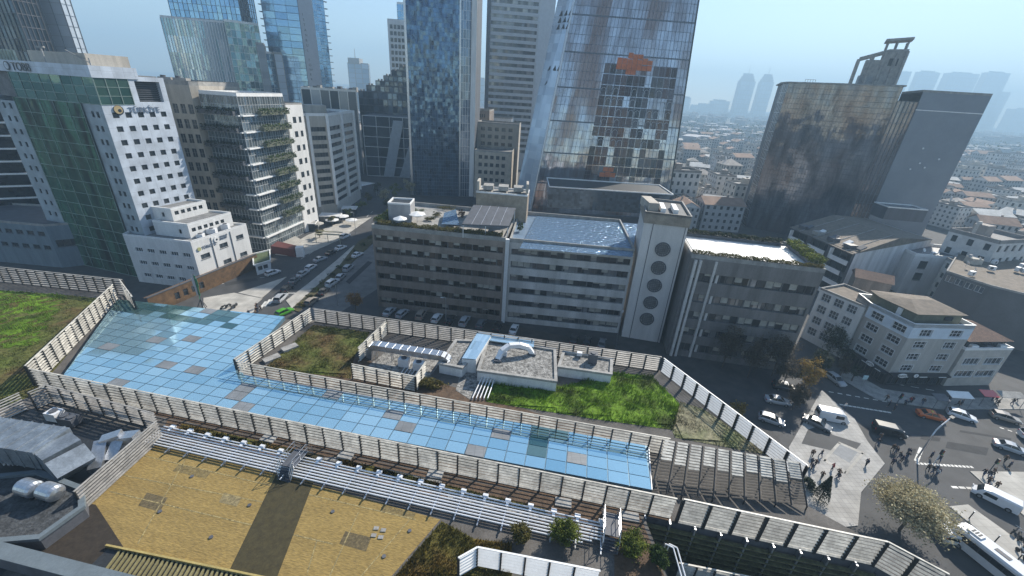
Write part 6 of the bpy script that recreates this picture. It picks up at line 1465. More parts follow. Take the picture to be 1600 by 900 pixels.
for k, (pl_, pt_) in enumerate(((560, 142), (572, 133), (586, 126), (598, 118), (610, 110), (622, 104))):
    a, b = AY(pl_, pt_, 290), AY(650, pt_, 290); z1 = a.z; z0 = 0 if k == 0 else zprev; P = rect((a.x, 290 + k * .6), (b.x, 290 + k * .6), 25); m = MB(); m.prism(P, z0, z1); m.build('storey', M_blueg, t)
    curtain(t, P[0], P[1], max(z0, 8), z1, MGt, M_dgrey, 3, 3.8, .25, .5, dep=.3, off=.1); zprev = z1
    for q_ in range(2): m = MB(); m.box(a.x + 1.5 + q_ * 1.8, 291 + k, z1, 1, 1, 1.2); m.build('roof_plant', M_slab, t)
t = thing('curved_podium', 'dark podium with white ribs and two sloping panels at the end of the avenue', 'podium', (*AY(600, 230, 262).to_2d(), 0))
a, b = AY(566, 180, 262), AY(650, 185, 264); P = rect((a.x, a.y), (b.x, b.y), 25); z1 = a.z; m = MB(); m.prism(P, 0, z1); m.build('wall', M_dgrey, t); curtain(t, P[0], P[1], 0, z1, MGdk, M_white, 7, 6, .25, .3, dep=.4, off=.1)
for (u0, u1, z0, z1_) in ((.45, .72, 0, .95), (.72, 1.02, -.1, .62)):
    A, B = Vector(P[0]), Vector(P[1]); q = lambda u, z_: Vector((*(A.lerp(B, u)), z_)) + Vector((0, -1.2, 0)); m = MB(); m.face([q(u0 - .12, z0 * z1), q(u0 + .08, z0 * z1), q(u1 + .05, z1_ * z1), q(u1 - .14, z1_ * z1)]); m.face([q(u0 - .12, z0 * z1) + Vector((0, .8, 0)), q(u0 - .12, z0 * z1), q(u1 - .14, z1_ * z1), q(u1 - .14, z1_ * z1) + Vector((0, .8, 0))]); m.build('sloping_panel', surf('sloping_grey_panel', (.42, .45, .48), .5, var=.2), t)
# beige low buildings in the gap
for (pl_, pr_, pt_, Y, lab, wl) in ((746, 812, 192, 240, 'beige stone block with paired windows in the gap right of the dark blue tower', M_beige), (742, 800, 236, 222, 'long low beige block in front of the stone one in the gap', surf('warm_render', (.5, .44, .36), .8, var=.25)), (738, 765, 172, 262, 'dark brown block deep in the gap', M_brown), (768, 800, 184, 300, 'small pale block below the banded tower', M_white)):
    a, b = AY(pl_, pt_, Y), AY(pr_, pt_, Y); Ln = b.x - a.x; block('stone_block', lab, 'building', rect((a.x, Y), (b.x, Y - 1), 16), 0, a.z, {0: dict(ops=[(2 + (Ln - 4) * i / 5, 2 + (Ln - 4) * (i + .6) / 5, zz, zz + 1.8) for i in range(5) for zz in [a.z - 3.5 - 3.8 * k for k in range(4)] if zz > 1], nx=2, mg=M_wdark, mf=M_frameg)}, wl, M_roofg, .8)
# ---------------------------------------------------------------- dark glass tower on the right with concrete crown
t = thing('dark_tower', 'dark purple-brown glass office tower with a blank grey right flank', 'office tower', (150, 190, 0))
ztR = 63.0
cL = Vector((118.1 - 0, 199.0)); q1 = AY(1412, 135, 176); q0 = AY(1233, 129, 199); q2 = AY(1553, 144, 172); qe = AY(1222, 133, 206)
ztR = q0.z
def xy(v): return Vector((v.x, v.y))
a0, a1, a2 = xy(q0), Vector((G(1345, 352, 0).x, G(1345, 352, 0).y)), None
# corner positions from the roof line (roof height ~ camera height + 11 m)
TLc, TCc, TRc = G(1233, 128, ztR) if False else q0, q1, q2
Mdk = pane('plum_glass', (.06, .06, .07), (.27, .28, .31), .5, .08, .008, .04, big=(.15, .10, .08), bigscale=.1, bigamt=.4, wscale=.2, skew=.9, streak=.92, sx=.3, sy=.13)
A, B = xy(q0), Vector((q1.x, q1.y)); 
curtain(t, A, B, 0, ztR, Mdk, surf('plum_mullion', (.05, .05, .06), .5, .3), 1.1, 1.95, .08, .12)
curtain(t, xy(qe), A, 0, ztR, Mdk, M_steel, 1.6, 3.9, .12, .15, name='side_facade')
B2 = B + Vector((7, -1.2)); B3 = Vector((q2.x, q2.y))
curtain(t, B, B2, 0, ztR - 5, Mdk, M_dgrey, 1.5, 3.9, .35, .2, name='recess_facade')
m = MB(); z2 = ztR - 1.6; wall_face(m, B2, B3, 0, z2, []); m.build('blank_wall', surf('blank_slate_wall', (.23, .25, .28), .75, var=.14, scale=.12), t)
m = MB(); d_ = (B3 - B2).normalized(); o_ = Vector((d_.y, -d_.x)); m.obox((*(B2 + o_ * .12), z2 - 6.2), (*(d_ * (B3 - B2).length), 0), (*(-o_ * .12), 0), (0, 0, .3)); m.build('pale_band', M_white2, t)
P = [tuple(B2), tuple(B3), tuple(B3 + Vector((12, 16))), tuple(B2 + Vector((10, 22)))]; roof_part(t, P, z2, M_roofg, .8)
m = MB(); m.face([(*P[1], 0), (*P[2], 0), (*P[2], z2), (*P[1], z2)]); m.face([(*P[2], 0), (*P[3], 0), (*P[3], z2), (*P[2], z2)]); m.build('wall', M_dgrey, t)
P = [tuple(xy(qe)), tuple(A), tuple(B), tuple(B + Vector((14, 26))), tuple(xy(qe) + Vector((10, 22)))]; m = MB(); m.prism(inset(P, .2), 0, ztR - .2); m.build('core', M_dgrey, t)
m = MB(); m.prism(inset(P, -.7), ztR - .15, ztR + .35, bottom=True); m.build('roof', M_slab, t)
for k, (u, v) in enumerate(((.1, 0), (.3, .5), (.5, .2), (.8, .9), (.2, 1.6))): q = B2 + d_ * 6 + d_ * (u * 12) + o_ * .1; m = MB(); m.tube((q.x, q.y, 34 + v * 5), (q.x + o_.x * .2, q.y + o_.y * .2, 34 + v * 5), .35, n=8); m.build('wall_vent', M_pipe, t)
# concrete skeleton on its roof
t = thing('roof_structure', 'unfinished open concrete frame with a flat slab on stilts standing on the dark tower', 'roof structure', (0, 0, 0))
a, b = AY(1330, 126, 196), AY(1400, 126, 188); zt0 = ztR; zt1 = AY(1335, 92, 196).z; zt2 = AY(1400, 80, 190).z; 
A, B = xy(a), xy(b); t.location = (A.x, A.y, zt0); d_ = (B - A).normalized(); i_ = Vector((-d_.y, d_.x)); Ln = (B - A).length
for u in (0, .3, .55, .8, 1):
    for v in (0, 8): q = A + d_ * Ln * u + i_ * v; m = MB(); m.box(q.x, q.y, zt0, .9, .9, (zt1 + (zt2 - zt1) * min(1, u * 1.6)) - zt0); m.build('column', M_slab, t)
for v in (0, 8):
    m = MB(); q = A + i_ * v; m.obox((*q, zt1 - .2), (*(d_ * Ln * .6), (zt2 - zt1)), (*(i_ * .9), 0), (0, 0, .9)); q = A + i_ * v + d_ * Ln * .6; m.obox((*q, zt2 - .2), (*(d_ * Ln * .42), 0), (*(i_ * .9), 0), (0, 0, .9)); m.build('beam', M_slab, t)
m = MB(); q = A + d_ * Ln * .6; m.obox((*q, zt0), (*(d_ * Ln * .42), 0), (*(i_ * 8), 0), (0, 0, zt2 - zt0 - .3)); m.build('shaft', M_slab, t)
m = MB(); q = A + d_ * Ln * .17; m.obox((*q, zt0), (*(d_ * Ln * .44), 0), (*(i_ * 8.2), 0), (0, 0, (zt1 - zt0) * .98)); m.build('shaft', M_slab, t)
m = MB(); q = A + d_ * Ln * .68 - i_ * .06; m.obox((*q, zt0 + (zt2 - zt0) * .6), (*(d_ * Ln * .2), 0), (*(i_ * .1), 0), (0, 0, 2.6)); m.build('opening', M_dark, t)
m = MB(); q = A + d_ * Ln * .12; m.obox((*q, zt0), (*(d_ * Ln * .35), 0), (*(i_ * 5), 0), (0, 0, 4)); m.build('lift_box', surf('slatted_grey', (.42, .44, .46)), t)
for u in (.52, .72, .95):
    for v in (1, 6): q = A + d_ * Ln * u + i_ * v; m = MB(); m.box(q.x, q.y, zt2, .5, .5, 3.4); m.build('stilt', M_slab, t)
m = MB(); q = A + d_ * Ln * .45; m.obox((*q, zt2 + 3.3), (*(d_ * Ln * .58), .6), (*(i_ * 8), 0), (0, 0, .9)); m.build('top_slab', M_slab, t)
tg = thing('rooftop_rail', 'thin antenna rails on the left of the dark tower roof', 'antenna', (*xy(AY(1260, 127, 198)), ztR)); 
for k in range(5): q = xy(AY(1258 + 4 * k, 127, 200)); m = MB(); m.tube((*q, ztR), (*q, ztR + 1.8), .07, n=5); m.build('mast', M_dgrey, tg)
m = MB(); m.tube((*xy(AY(1258, 127, 200)), ztR + 1.7), (*xy(AY(1274, 127, 200)), ztR + 1.7), .06, n=5); m.build('rail', M_dgrey, tg)
# ---------------------------------------------------------------- corner apartment house and its neighbours
# stepped white building with roof dormers
q = [G2(1240, 346, 17), G2(1338, 388, 17), G2(1388, 372, 19)]
cA, cB = Vector(G2(1242, 350, 16)), Vector(G2(1342, 400, 14)); 
b0, b1, b2, b3 = Vector(G2(1335, 392, 16)), Vector(G2(1400, 372, 16)), Vector(G2(1457, 372, 16)), Vector(G2(1340, 336, 16))
F0, F1 = Vector(G2(1238, 352, 16)), Vector(G2(1338, 394, 16)); S1_ = Vector(G2(1458, 372, 16)); S0 = F0 + (S1_ - F1)
P = ccw([tuple(F0), tuple(F1), tuple(S1_), tuple(S0)])
t = thing('balcony_house', 'house with dark recessed balconies behind zigzag white parapets and a pale side wall', 'apartment house', (F1.x, F1.y, 0))
L1 = dist2(F0, F1); m = MB(); ops = wall_face(m, F0, F1, 0, 15.5, [(L1 * (i + .1) / 3, L1 * (i + .9) / 3, 1.5 + 3.6 * k, 3.9 + 3.6 * k) for i in range(3) for k in range(4)], 1.2)
m.build('front_wall', M_dgrey, t)
for o in ops: add_window(t, F0, F1, o, 3, 1, M_wdark, M_frameg, False, 1.2)
d_ = (F1 - F0).normalized(); o_ = Vector((d_.y, -d_.x))
for i in range(3):
    for k in range(4):
        u0_ = L1 * (i + .02 + .12 * (k % 2)) / 3; m = MB(); q = F0 + d_ * u0_ + o_ * 1.1; m.obox((*q, .3 + 3.6 * k + .4), (*(d_ * L1 * .27), 0), (*(-o_ * .2), 0), (0, 0, 1.35)); q2 = F0 + d_ * (u0_) + o_ * 1.1; m.obox((*q2, .3 + 3.6 * k + .4), (*(d_ * .5), 0), (*(-o_ * 1.0), 0), (0, 0, 3.2 if (i + k) % 2 else 1.3)); m.build('balcony_parapet', M_white2, t)
m = MB(); wall_face(m, F1, S1_, 0, 15.5, []); wall_face(m, S1_, S0, 0, 15.5, []); wall_face(m, S0, F0, 0, 15.5, []); m.build('side_wall', surf('patched_white_render', (.66, .66, .67), .8, var=.35, scale=.3, streak=True), t)
mm_ = [F0.lerp(S0, .5), F1.lerp(S1_, .5)]; zr = 18.2
m = MB(); ov = o_ * .8
m.face([(*(F0 + ov), 15.3), (*(F1 + ov), 15.3), (*mm_[1], zr), (*mm_[0], zr)]); m.face([(*mm_[0], zr), (*mm_[1], zr), (*(S1_ - ov), 15.3), (*(S0 - ov), 15.3)])
m.face([(*F1, 15.5), (*S1_, 15.5), (*mm_[1], zr)]); m.face([(*S0, 15.5), (*F0, 15.5), (*mm_[0], zr)]); m.build('roof', M_roofb, t)
for u in (.12, .32, .52, .72, .9):
    q = F0.lerp(F1, u) - o_ * 2.2; m = MB(); m.obox((*q, 15.9), (*(d_ * 1.6), 0), (*(-o_ * 1.8), 1.0), (0, 0, .5)); m.build('roof_window', M_white2 if u in (.32, .72) else M_dgrey, t)
# white house with two dark square windows, right of it
A, B = Vector(G2(1405, 470, 0)), Vector(G2(1480, 480, 0))
A, B = Vector(G2(1430, 400, 13)), Vector(G2(1555, 412, 13)); P = rect(A, B, 14); LL = dist2(A, B)
block('white_house', 'white house wall with four big dark square openings and a cluttered roof terrace', 'house', P, 0, 13, {0: dict(ops=[(2.2, 4.6, 9, 11.6), (2.4, 4.8, 5, 7.6), (9.4, 12.6, 9.2, 12), (9.4, 12.6, 5, 7.8)], nx=1, mg=M_wdark, mf=M_frameg)}, M_white, M_dgrey, .9, cop=M_white2)
c_ = centre(P)
for f_ in (.18, .42, .66, .9):
    m = MB(); a_ = F0.lerp(F1, f_); b_ = mm_[0].lerp(mm_[1], f_); m.tube((*(a_ + ov), 15.42), (*b_, zr + .1), .12, n=5); m.build('roof_rib', M_slab, t)
for f_ in (.06, .3, .54, .78):
    m = MB(); a_ = F0.lerp(F1, f_) - o_ * 1.0; m.obox((*a_, 15.7), (*(d_ * 2.4), 0), (*(-o_ * 2.6), 0), (0, 0, 1.1)); m.build('dormer', M_dgrey if f_ != .3 else M_slab, t)
boxhouse('roof_house', 'dark flat-roofed roof house behind the white wall', 'roof house', 1410, 345, 17, 14, 8, 4.5, -.1, M_dgrey, M_roofg)
# dark gable block at the right edge
A, B, D_ = Vector(G2(1478, 425, 14)), Vector(G2(1547, 448, 14)), Vector(G2(1760, 500, 14))
P = [tuple(A), tuple(B), tuple(Vector(D_)), tuple(Vector(D_) + Vector((30, 26))), tuple(A + Vector((27, 24)))]
block('slate_building', 'large dark slate-grey block with a pale glazed strip under its roof', 'building', P, 0, 14, {0: dict(ops=[(.6 + 2.2 * k, 2.4 + 2.2 * k, 11.6, 13.3) for k in range(5)], nx=2, mf=M_white2, sill=False)}, surf('slate_render', (.13, .13, .135), .8, var=.25, scale=.15), M_roofb, .5)
# corner apartment house: left face, front face, white top floor, attic
a, b, c = Vector(G2(1340, 424, 15.6)), Vector(G2(1432, 507, 15.2)), Vector(G2(1515, 509, 15.2))
a = Vector((78.9, 83.0)); b = Vector((81.0, 74.0)); c = Vector((94.4, 75.2)); back = Vector((-(c - b).y, (c - b).x)).normalized()
P = [tuple(a), tuple(b), tuple(c), tuple(c + Vector((-.8, 11))), tuple(a + Vector((1.0, 5)))]
M_apt = surf('grey_stucco', (.44, .42, .39), .9, var=.25, streak=True, scale=.5)
la, lc = dist2(a, b), dist2(b, c); zl = [3.6, 6.5, 9.4]; zw = 12.2
t = thing('apartment_house', 'grey corner apartment house with a pale blue-white top floor and shops below', 'apartment house', (b.x, b.y, 0))
for z0, z1, mt, lv in ((0, 3.2, M_dark, []), (3.2, 11.7, M_apt, zl[:3]), (11.7, 15.0, surf('pale_blue_render', (.62, .70, .78), .7, var=.12), [zw])):
    for (p_, q_, n_, off_) in ((a, b, 2, 1.0), (b, c, 2, 1.8)):
        Ln = dist2(p_, q_); m = MB()
        if z0 == 0: ops = [(.6 + (Ln - 1.2) * i / 5 + .15, .6 + (Ln - 1.2) * (i + 1) / 5 - .15, .15, 2.6) for i in range(5)]
        else: ops = [(Ln * (i + .5) / n_ - 1.3, Ln * (i + .5) / n_ + 1.3, z, z + 1.55) for i in range(n_) for z in lv]
        ops = wall_face(m, p_, q_, z0, z1, ops, .25); m.build('wall', mt, t)
        for o in ops: add_window(t, p_, q_, o, 3 if z0 else 2, 1 if not z0 else 2, M_wdark, M_frame if z0 else M_frameg, bool(z0), .25, .12 if z0 else 0)
m = MB(); 
for i in (2, 3, 4): p_, q_ = P[i], P[(i + 1) % 5]; m.face([(*p_, 0), (*q_, 0), (*q_, 15), (*p_, 15)])
m.build('wall', M_apt, t); roof_part(t, P, 14.2, M_roofg, .9, .25, cop=M_white2)
Pi = inset(P, 1.7); m = MB(); m.prism(Pi, 14.2, 16.6, top=False); m.build('attic_wall', surf('olive_attic', (.17, .17, .12), .8, var=.3), t)
Po = inset(P, 1.2); cc_ = centre(Po); m = MB(); r1 = Vector(Po[0]).lerp(Vector(Po[1]), .5) .lerp(Vector(cc_), .75); r2 = Vector(Po[2]).lerp(Vector(Po[3]), .5).lerp(Vector(cc_), .45); 
m.face([(*Po[0], 16.6), (*Po[1], 16.6), (*r1, 17.6)]); m.face([(*Po[1], 16.6), (*Po[2], 16.6), (*r2, 17.6), (*r1, 17.6)]); m.face([(*Po[2], 16.6), (*Po[3], 16.6), (*r2, 17.6)]); m.face([(*Po[3], 16.6), (*Po[4], 16.6), (*r1, 17.6), (*r2, 17.6)]); m.face([(*Po[4], 16.6), (*Po[0], 16.6), (*r1, 17.6)]); m.build('roof', M_roofb, t)
m = MB(); q = Vector(Pi[1]).lerp(Vector(Pi[0]), .4); m.box(q.x - .2, q.y, 14.3, .4, .9, 2.0); m.build('attic_door', M_white2, t)
m = MB(); q = Vector(Pi[1]).lerp(Vector(Pi[2]), .7); m.box(q.x, q.y - .1, 15.2, 1.6, .3, .8); m.build('attic_window', M_wdark, t)
# shop canopies and fascia with lit oval sign
for (p_, q_) in ((a, b), (b, c)):
    d_ = (q_ - p_); Ln = d_.length; d_ = d_ / Ln; o_ = Vector((d_.y, -d_.x)); m = MB(); m.obox((*(p_ + o_ * 1.1), 2.75), (*(d_ * Ln), 0), (*(-o_ * 1.1), .15), (0, 0, .3)); m.build('shop_fascia', M_dark, t)
    for k in range(3): u = Ln * (.12 + .33 * k); m = MB(); m.obox((*(p_ + d_ * u + o_ * 1.16), 2.85), (*(d_ * Ln * .13), 0), (*(-o_ * .05), 0), (0, 0, .16)); m.build('fascia_strip', M_white2, t)
d_ = (c - b).normalized(); o_ = Vector((d_.y, -d_.x))
def oval(u, p_, q_, w_, h_, z, txt=None):
    d_ = (q_ - p_).normalized(); o_ = Vector((d_.y, -d_.x)); c3 = Vector((*(p_ + d_ * u + o_ * 1.28), z)); d3 = Vector((*d_, 0)); m = MB(); n = 20; pts = [c3 + d3 * (w_ * math.cos(2 * PI * i / n)) + Vector((0, 0, h_ * math.sin(2 * PI * i / n))) for i in range(n)]; m.face(pts); bk = [p - Vector((*o_, 0)) * .12 for p in pts]; [m.face([pts[i], bk[i], bk[(i + 1) % n], pts[(i + 1) % n]]) for i in range(n)]; m.build('shop_sign', M_white2, t)
    if txt: text(t, txt, p_, q_, u, z - .22, .6, M_letter, 'sign_lettering', .02, 1.3, 'CENTER')
oval(1.9, b, c, 1.05, .5, 3.3, 'MARKET'); oval(5.0, b, c, .5, .42, 3.3, 'S'); oval(6.0, a, b, .85, .5, 3.3, 'OPTİK')
# lower right neighbour with tile roof and terrace
A, B = c + Vector((.6, -.2)), Vector((106.5, 76.5)); P = rect(A, B, 10); LL = dist2(A, B)
t = block('terrace_house', 'small grey house with a tiled roof and a glazed top terrace beside the corner house', 'house', P, 0, 9.2, {0: dict(ops=[(1.2, 5.0, 5.6, 7.2), (6.4, 10.6, 5.6, 7.2), (1.0, 5.4, 2.4, 4.0), (6.2, 10.8, 2.4, 4.0)], nx=4, mf=M_frame, surround=.12)}, surf('warm_grey_stucco', (.5, .47, .43), .9, var=.2), M_roofg, .6, cop=M_white2)
Pi = inset(P, 1.0); m = MB(); m.prism(Pi, 9.2, 11.2, top=False); m.build('attic_wall', M_wdark, t); Po = inset(P, .3); q = centre(Po); m = MB(); [m.face([(*Po[i], 11.1), (*Po[(i + 1) % 4], 11.1), (*q, 13.4)]) for i in range(4)]; m.build('roof', M_tile, t)
for k in range(3): q = Vector(P[0]).lerp(Vector(P[1]), .2 + .3 * k) ; m = MB(); m.box(q.x, q.y + .6, 9.3, 1.4, .8, .9); m.build('terrace_planter', M_white2 if k != 1 else M_dgrey, t)
# older white house with many windows left of the corner house
A, B = Vector((74.5, 92.5)), Vector((78.6, 83.4)); P = rect(A, B, 9); LL = dist2(A, B)
block('old_house', 'weathered white town house with crowded window frames behind the corner house', 'house', P, 0, 13.5, {0: dict(ops=[(.9 + 2.9 * i, 2.9 + 2.9 * i, 1.8 + 3.1 * k, 3.7 + 3.1 * k) for i in range(3) for k in range(4)], nx=3, nz=2, mf=M_frame, surround=.15), 1: dict(ops=[(1.5, 2.6, 8.5, 10)], nx=1)}, M_white, M_roofb, .5)
q = G(1372, 432, 12.5); P = rect((q.x - 4, q.y + 2), (q.x + 3, q.y - 2), 6); c_ = centre(P); t = thing('back_house', 'small brown house with a pitched roof squeezed behind the corner apartment house', 'house', (*c_, 0)); m = MB(); m.prism(P, 0, 11.2, top=False); m.build('wall', M_brown, t); m = MB(); Po = inset(P, -.4); r1, r2 = Vector(Po[0]).lerp(Vector(Po[3]), .5), Vector(Po[1]).lerp(Vector(Po[2]), .5); m.face([(*Po[0], 11.2), (*Po[1], 11.2), (*r2, 12.8), (*r1, 12.8)]); m.face([(*Po[2], 11.2), (*Po[3], 11.2), (*r1, 12.8), (*r2, 12.8)]); m.face([(*Po[1], 11.2), (*Po[2], 11.2), (*r2, 12.8)]); m.face([(*Po[3], 11.2), (*Po[0], 11.2), (*r1, 12.8)]); m.build('roof', M_tile, t)
# street-side shops under the slate block: awnings
k = 0
for (px, py, w_, mt, lab) in ((1500, 618, 4.5, M_white2, 'white shop awning below the tile-roofed house'), (1545, 616, 3, paint('red_shop_sign', (.6, .05, .04), .4), 'small red lit shop sign at the street corner on the right'), (1580, 618, 5, M_slab, 'grey shop awning at the right edge'), (1470, 622, 2.6, M_dgrey, 'dark narrow awning beside the corner house')):
    g = G(px, py, 2.6); t_ = thing('shop_awning', lab, 'awning', (g.x, g.y, 0)); m = MB(); m.obox((g.x - w_ / 2, g.y - .8, 2.5), (w_, 0, 0), (0, 1.6, .5), (0, 0, .08)); m.build('cover', mt, t_)
    for s_ in (-1, 1): m = MB(); m.tube((g.x + s_ * (w_ / 2 - .1), g.y - .7, 0), (g.x + s_ * (w_ / 2 - .1), g.y - .7, 2.5), .05, n=6); m.build('post', M_dgrey, t_)
g = G(1344, 606, 0); t = thing('street_sign', 'small pale blue square sign on a post at the kerb below the corner house', 'sign', (g.x, g.y, 0)); m = MB(); m.tube((g.x, g.y, 0), (g.x, g.y, 2.6), .05, n=6); m.build('post', M_steel, t); m = MB(); m.box(g.x, g.y, 2.2, 1.0, .08, 1.0); m.build('sign_panel', surf('pale_blue_sign', (.5, .7, .75), .5), t)
# curved arm street lamp in the junction
g = G(1433, 716, 0); t = thing('street_lamp', 'tall curved arm street lamp reaching over the junction', 'street lamp', (g.x, g.y, 0)); h_ = 5.2
tp = Vector((g.x, g.y, h_)); e = Vector((G(1510, 677, 6.5))); e = Vector((g.x + 4.6, g.y + 2.6, 6.9)); m = MB(); m.tube((g.x, g.y, 0), tp, .13, .1, 10); m.build('pole', M_steel, t); m = MB(); pts = [tp, tp + Vector((.5, .3, .9)), tp + Vector((1.5, .8, 1.5)), e]; m.path(pts, .1, 8); m.build('arm', M_steel, t); m = MB(); m.box(e.x + .3, e.y + .1, e.z - .1, 1.0, .5, .25, .5); m.build('lamp_head', M_dark, t)
for (px, py, lab) in ((1458, 726, 'black traffic light on a white post at the crossing, left one'), (1543, 740, 'black traffic light at the kerb of the bright pavement'), (1398, 636, 'black traffic light at the kerb opposite the corner house')):
    g = G(px, py, 0); t = thing('traffic_light', lab, 'traffic light', (g.x, g.y, 0)); m = MB(); m.tube((g.x, g.y, 0), (g.x, g.y, 3.2), .07, n=6); m.build('pole', M_white2 if 'white' in lab else M_dgrey, t); m = MB(); m.box(g.x, g.y - .1, 2.4, .36, .3, 1.0); h0 = m.build('signal_head', M_dark, t)
    for k_, c_ in enumerate(((.5, .02, .02), (.4, .25, .02), (.02, .3, .1))): m = MB(); m.tube((g.x, g.y - .25, 3.2 - .3 * k_), (g.x, g.y - .29, 3.2 - .3 * k_), .1, n=10); m.build('lens', paint('lens%d' % k_, c_, .3), h0)
for k, (px, py) in enumerate(((1504, 800), (1543, 838), (1578, 867))):
    g = G(px + 10, py + 10, .13); t = thing('bollard', ['thin leaning kerb post with a long shadow, farthest from the bus', 'thin kerb post with a long shadow, middle of three', 'thin kerb post nearest the bottom edge'][k], 'bollard', (g.x, g.y, .13), 'kerb posts on the bright pavement'); m = MB(); m.tube(g, g + Vector((.1, .05, 1.3)), .07, n=8); m.build('post', M_dark, t); m = MB(); m.tube(g + Vector((.1, .05, 1.3)), g + Vector((.1, .05, 1.45)), .09, n=8); m.build('cap', M_steel, t)

# clutter of the roofs on the right
rc = random.Random(21); proto_u = proto_d = None
CL = [(1440 + rc.uniform(0, 105), 397 + rc.uniform(-4, 6), 13.2) for _ in range(8)] + [(1505 + rc.uniform(0, 95), 418 + rc.uniform(-8, 14), 14.4) for _ in range(9)]
for k, (px, py, z) in enumerate(CL):
    g = G(px, py, z)
    if k % 3 != 2:
        lab = 'small pale cooling unit among the clutter on the roofs behind the corner apartment house'
        if proto_u is None:
            t = thing('rooftop_unit', lab, 'rooftop unit', (0, 0, 0), 'small cooling units on the clustered roofs'); m = MB(); m.box(0, 0, .15, 1.5, .9, 1.1); m.build('casing', M_pipe, t); m = MB(); m.tube((-.2, -.46, .7), (-.2, -.5, .7), .38, n=12); m.build('fan', M_dgrey, t); m = MB(); m.box(0, 0, 0, 1.3, .7, .15); m.build('base', M_dark, t); t.location = g; proto_u = t
        else: copytree(proto_u, g, rc.uniform(-.6, .6), lab)
    else:
        lab = 'white satellite dish among the clutter on the roofs behind the corner apartment house'
        if proto_d is None:
            t = thing('satellite_dish', lab, 'satellite dish', (0, 0, 0), 'satellite dishes on the clustered roofs'); m = MB(); m.tube((0, 0, 0), (0, 0, 1.2), .05, n=6); m.build('mast', M_steel, t); m = MB(); dv = Vector((.5, -.6, .45)).normalized(); c_ = Vector((0, 0, 1.3)); m.tube(c_, c_ + dv * .22, .12, .62, 16, caps=False); m.build('dish', M_white2, t); m = MB(); m.tube(c_ + dv * .1, c_ + dv * .8, .025, n=5); m.build('arm', M_steel, t); t.location = g; proto_d = t
        else: copytree(proto_d, g, rc.uniform(-.5, .8), lab)
# ---------------------------------------------------------------- low houses beyond, far city, skyline
HM = [surf('house_%d' % i, c, .85, var=.2) for i, c in enumerate(((.62, .6, .56), (.5, .46, .4), (.42, .42, .42), (.66, .64, .62), (.34, .3, .27)))]
RM = [surf('far_roof_%d' % i, c, .9, var=.3, scale=.3) for i, c in enumerate(((.42, .41, .39), (.48, .42, .36), (.34, .22, .16), (.3, .29, .28), (.6, .59, .56)))]
def house_proto(i, w_, d_, h_, kind):
    t = thing('house', '', 'house'); P = [(-w_ / 2, -d_ / 2), (w_ / 2, -d_ / 2), (w_ / 2, d_ / 2), (-w_ / 2, d_ / 2)]
    m = MB(); ops = []; nf = int(h_ / 3)
    for e in range(4):
        Ln = w_ if e % 2 == 0 else d_; nw = int(Ln / 3); o = [(Ln * (k + .5) / nw - .65, Ln * (k + .5) / nw + .65, 1 + 3 * f, 2.5 + 3 * f) for k in range(nw) for f in range(nf)]
        wall_face(m, P[e], P[(e + 1) % 4], 0, h_, o, .2); A, B = Vector(P[e]), Vector(P[(e + 1) % 4]); dd = (B - A).normalized(); n_ = Vector((-dd.y, dd.x)) * .18
        ops += [(A + n_ + dd * a, A + n_ + dd * b, z0, z1) for a, b, z0, z1 in o]
    m.build('wall', HM[i], t)
    g = MB()
    for a, b, z0, z1 in ops: g.face([(*a, z0), (*b, z0), (*b, z1), (*a, z1)], uv=[(z0, a.x), (z0 + .1, a.x), (z0 + .1, a.x + .1), (z0, a.x + .1)])
    go = g.build('window_glass', M_wdark, t)
    m = MB(); o = .5; Po = inset(P, -o)
    if kind == 'hip':
        s_ = min(w_, d_) / 2; r1, r2 = ((-w_ / 2 + s_, 0), (w_ / 2 - s_, 0)) if w_ >= d_ else ((0, -d_ / 2 + s_), (0, d_ / 2 - s_)); hh = h_ + s_ * .5
        if w_ >= d_:
            m.face([(*Po[0], h_), (*Po[1], h_), (*r2, hh), (*r1, hh)]); m.face([(*Po[1], h_), (*Po[2], h_), (*r2, hh)]); m.face([(*Po[2], h_), (*Po[3], h_), (*r1, hh), (*r2, hh)]); m.face([(*Po[3], h_), (*Po[0], h_), (*r1, hh)])
        else:
            m.face([(*Po[0], h_), (*Po[1], h_), (*r1, hh)]); m.face([(*Po[1], h_), (*Po[2], h_), (*r2, hh), (*r1, hh)]); m.face([(*Po[2], h_), (*Po[3], h_), (*r2, hh)]); m.face([(*Po[3], h_), (*Po[0], h_), (*r1, hh), (*r2, hh)])
    elif kind == 'gable':
        m.face([(*Po[0], h_), (*Po[1], h_), (w_ / 2 + o, 0, h_ + d_ * .22), (-w_ / 2 - o, 0, h_ + d_ * .22)]); m.face([(*Po[2], h_), (*Po[3], h_), (-w_ / 2 - o, 0, h_ + d_ * .22), (w_ / 2 + o, 0, h_ + d_ * .22)])
        m.k = 1; m.face([(w_ / 2, -d_ / 2, h_), (w_ / 2, d_ / 2, h_), (w_ / 2, 0, h_ + d_ * .2)]); m.face([(-w_ / 2, d_ / 2, h_), (-w_ / 2, -d_ / 2, h_), (-w_ / 2, 0, h_ + d_ * .2)])
    else:
        m.face([(*p, h_) for p in P])
        for k in range(4): m.wallstrip(P[k], P[(k + 1) % 4], h_, h_ + .9, .3)
        m.k = 1; m.box(w_ * .15, d_ * .1, h_, 3.2, 3.2, 2.6)
    ro = m.build('roof', [RM[i], HM[(i + 1) % 5]], t)
    c = MB(); c.box(w_ * .22, d_ * .18, h_ + .2, .8, .8, 3.0); c.build('chimney', HM[(i + 2) % 5], ro)
    return t
PR = [house_proto(0, 14, 11, 12, 'flat'), house_proto(1, 12, 12, 9, 'hip'), house_proto(2, 18, 12, 12, 'gable'), house_proto(3, 11, 15, 15, 'flat'), house_proto(4, 16, 10, 9, 'gable')]
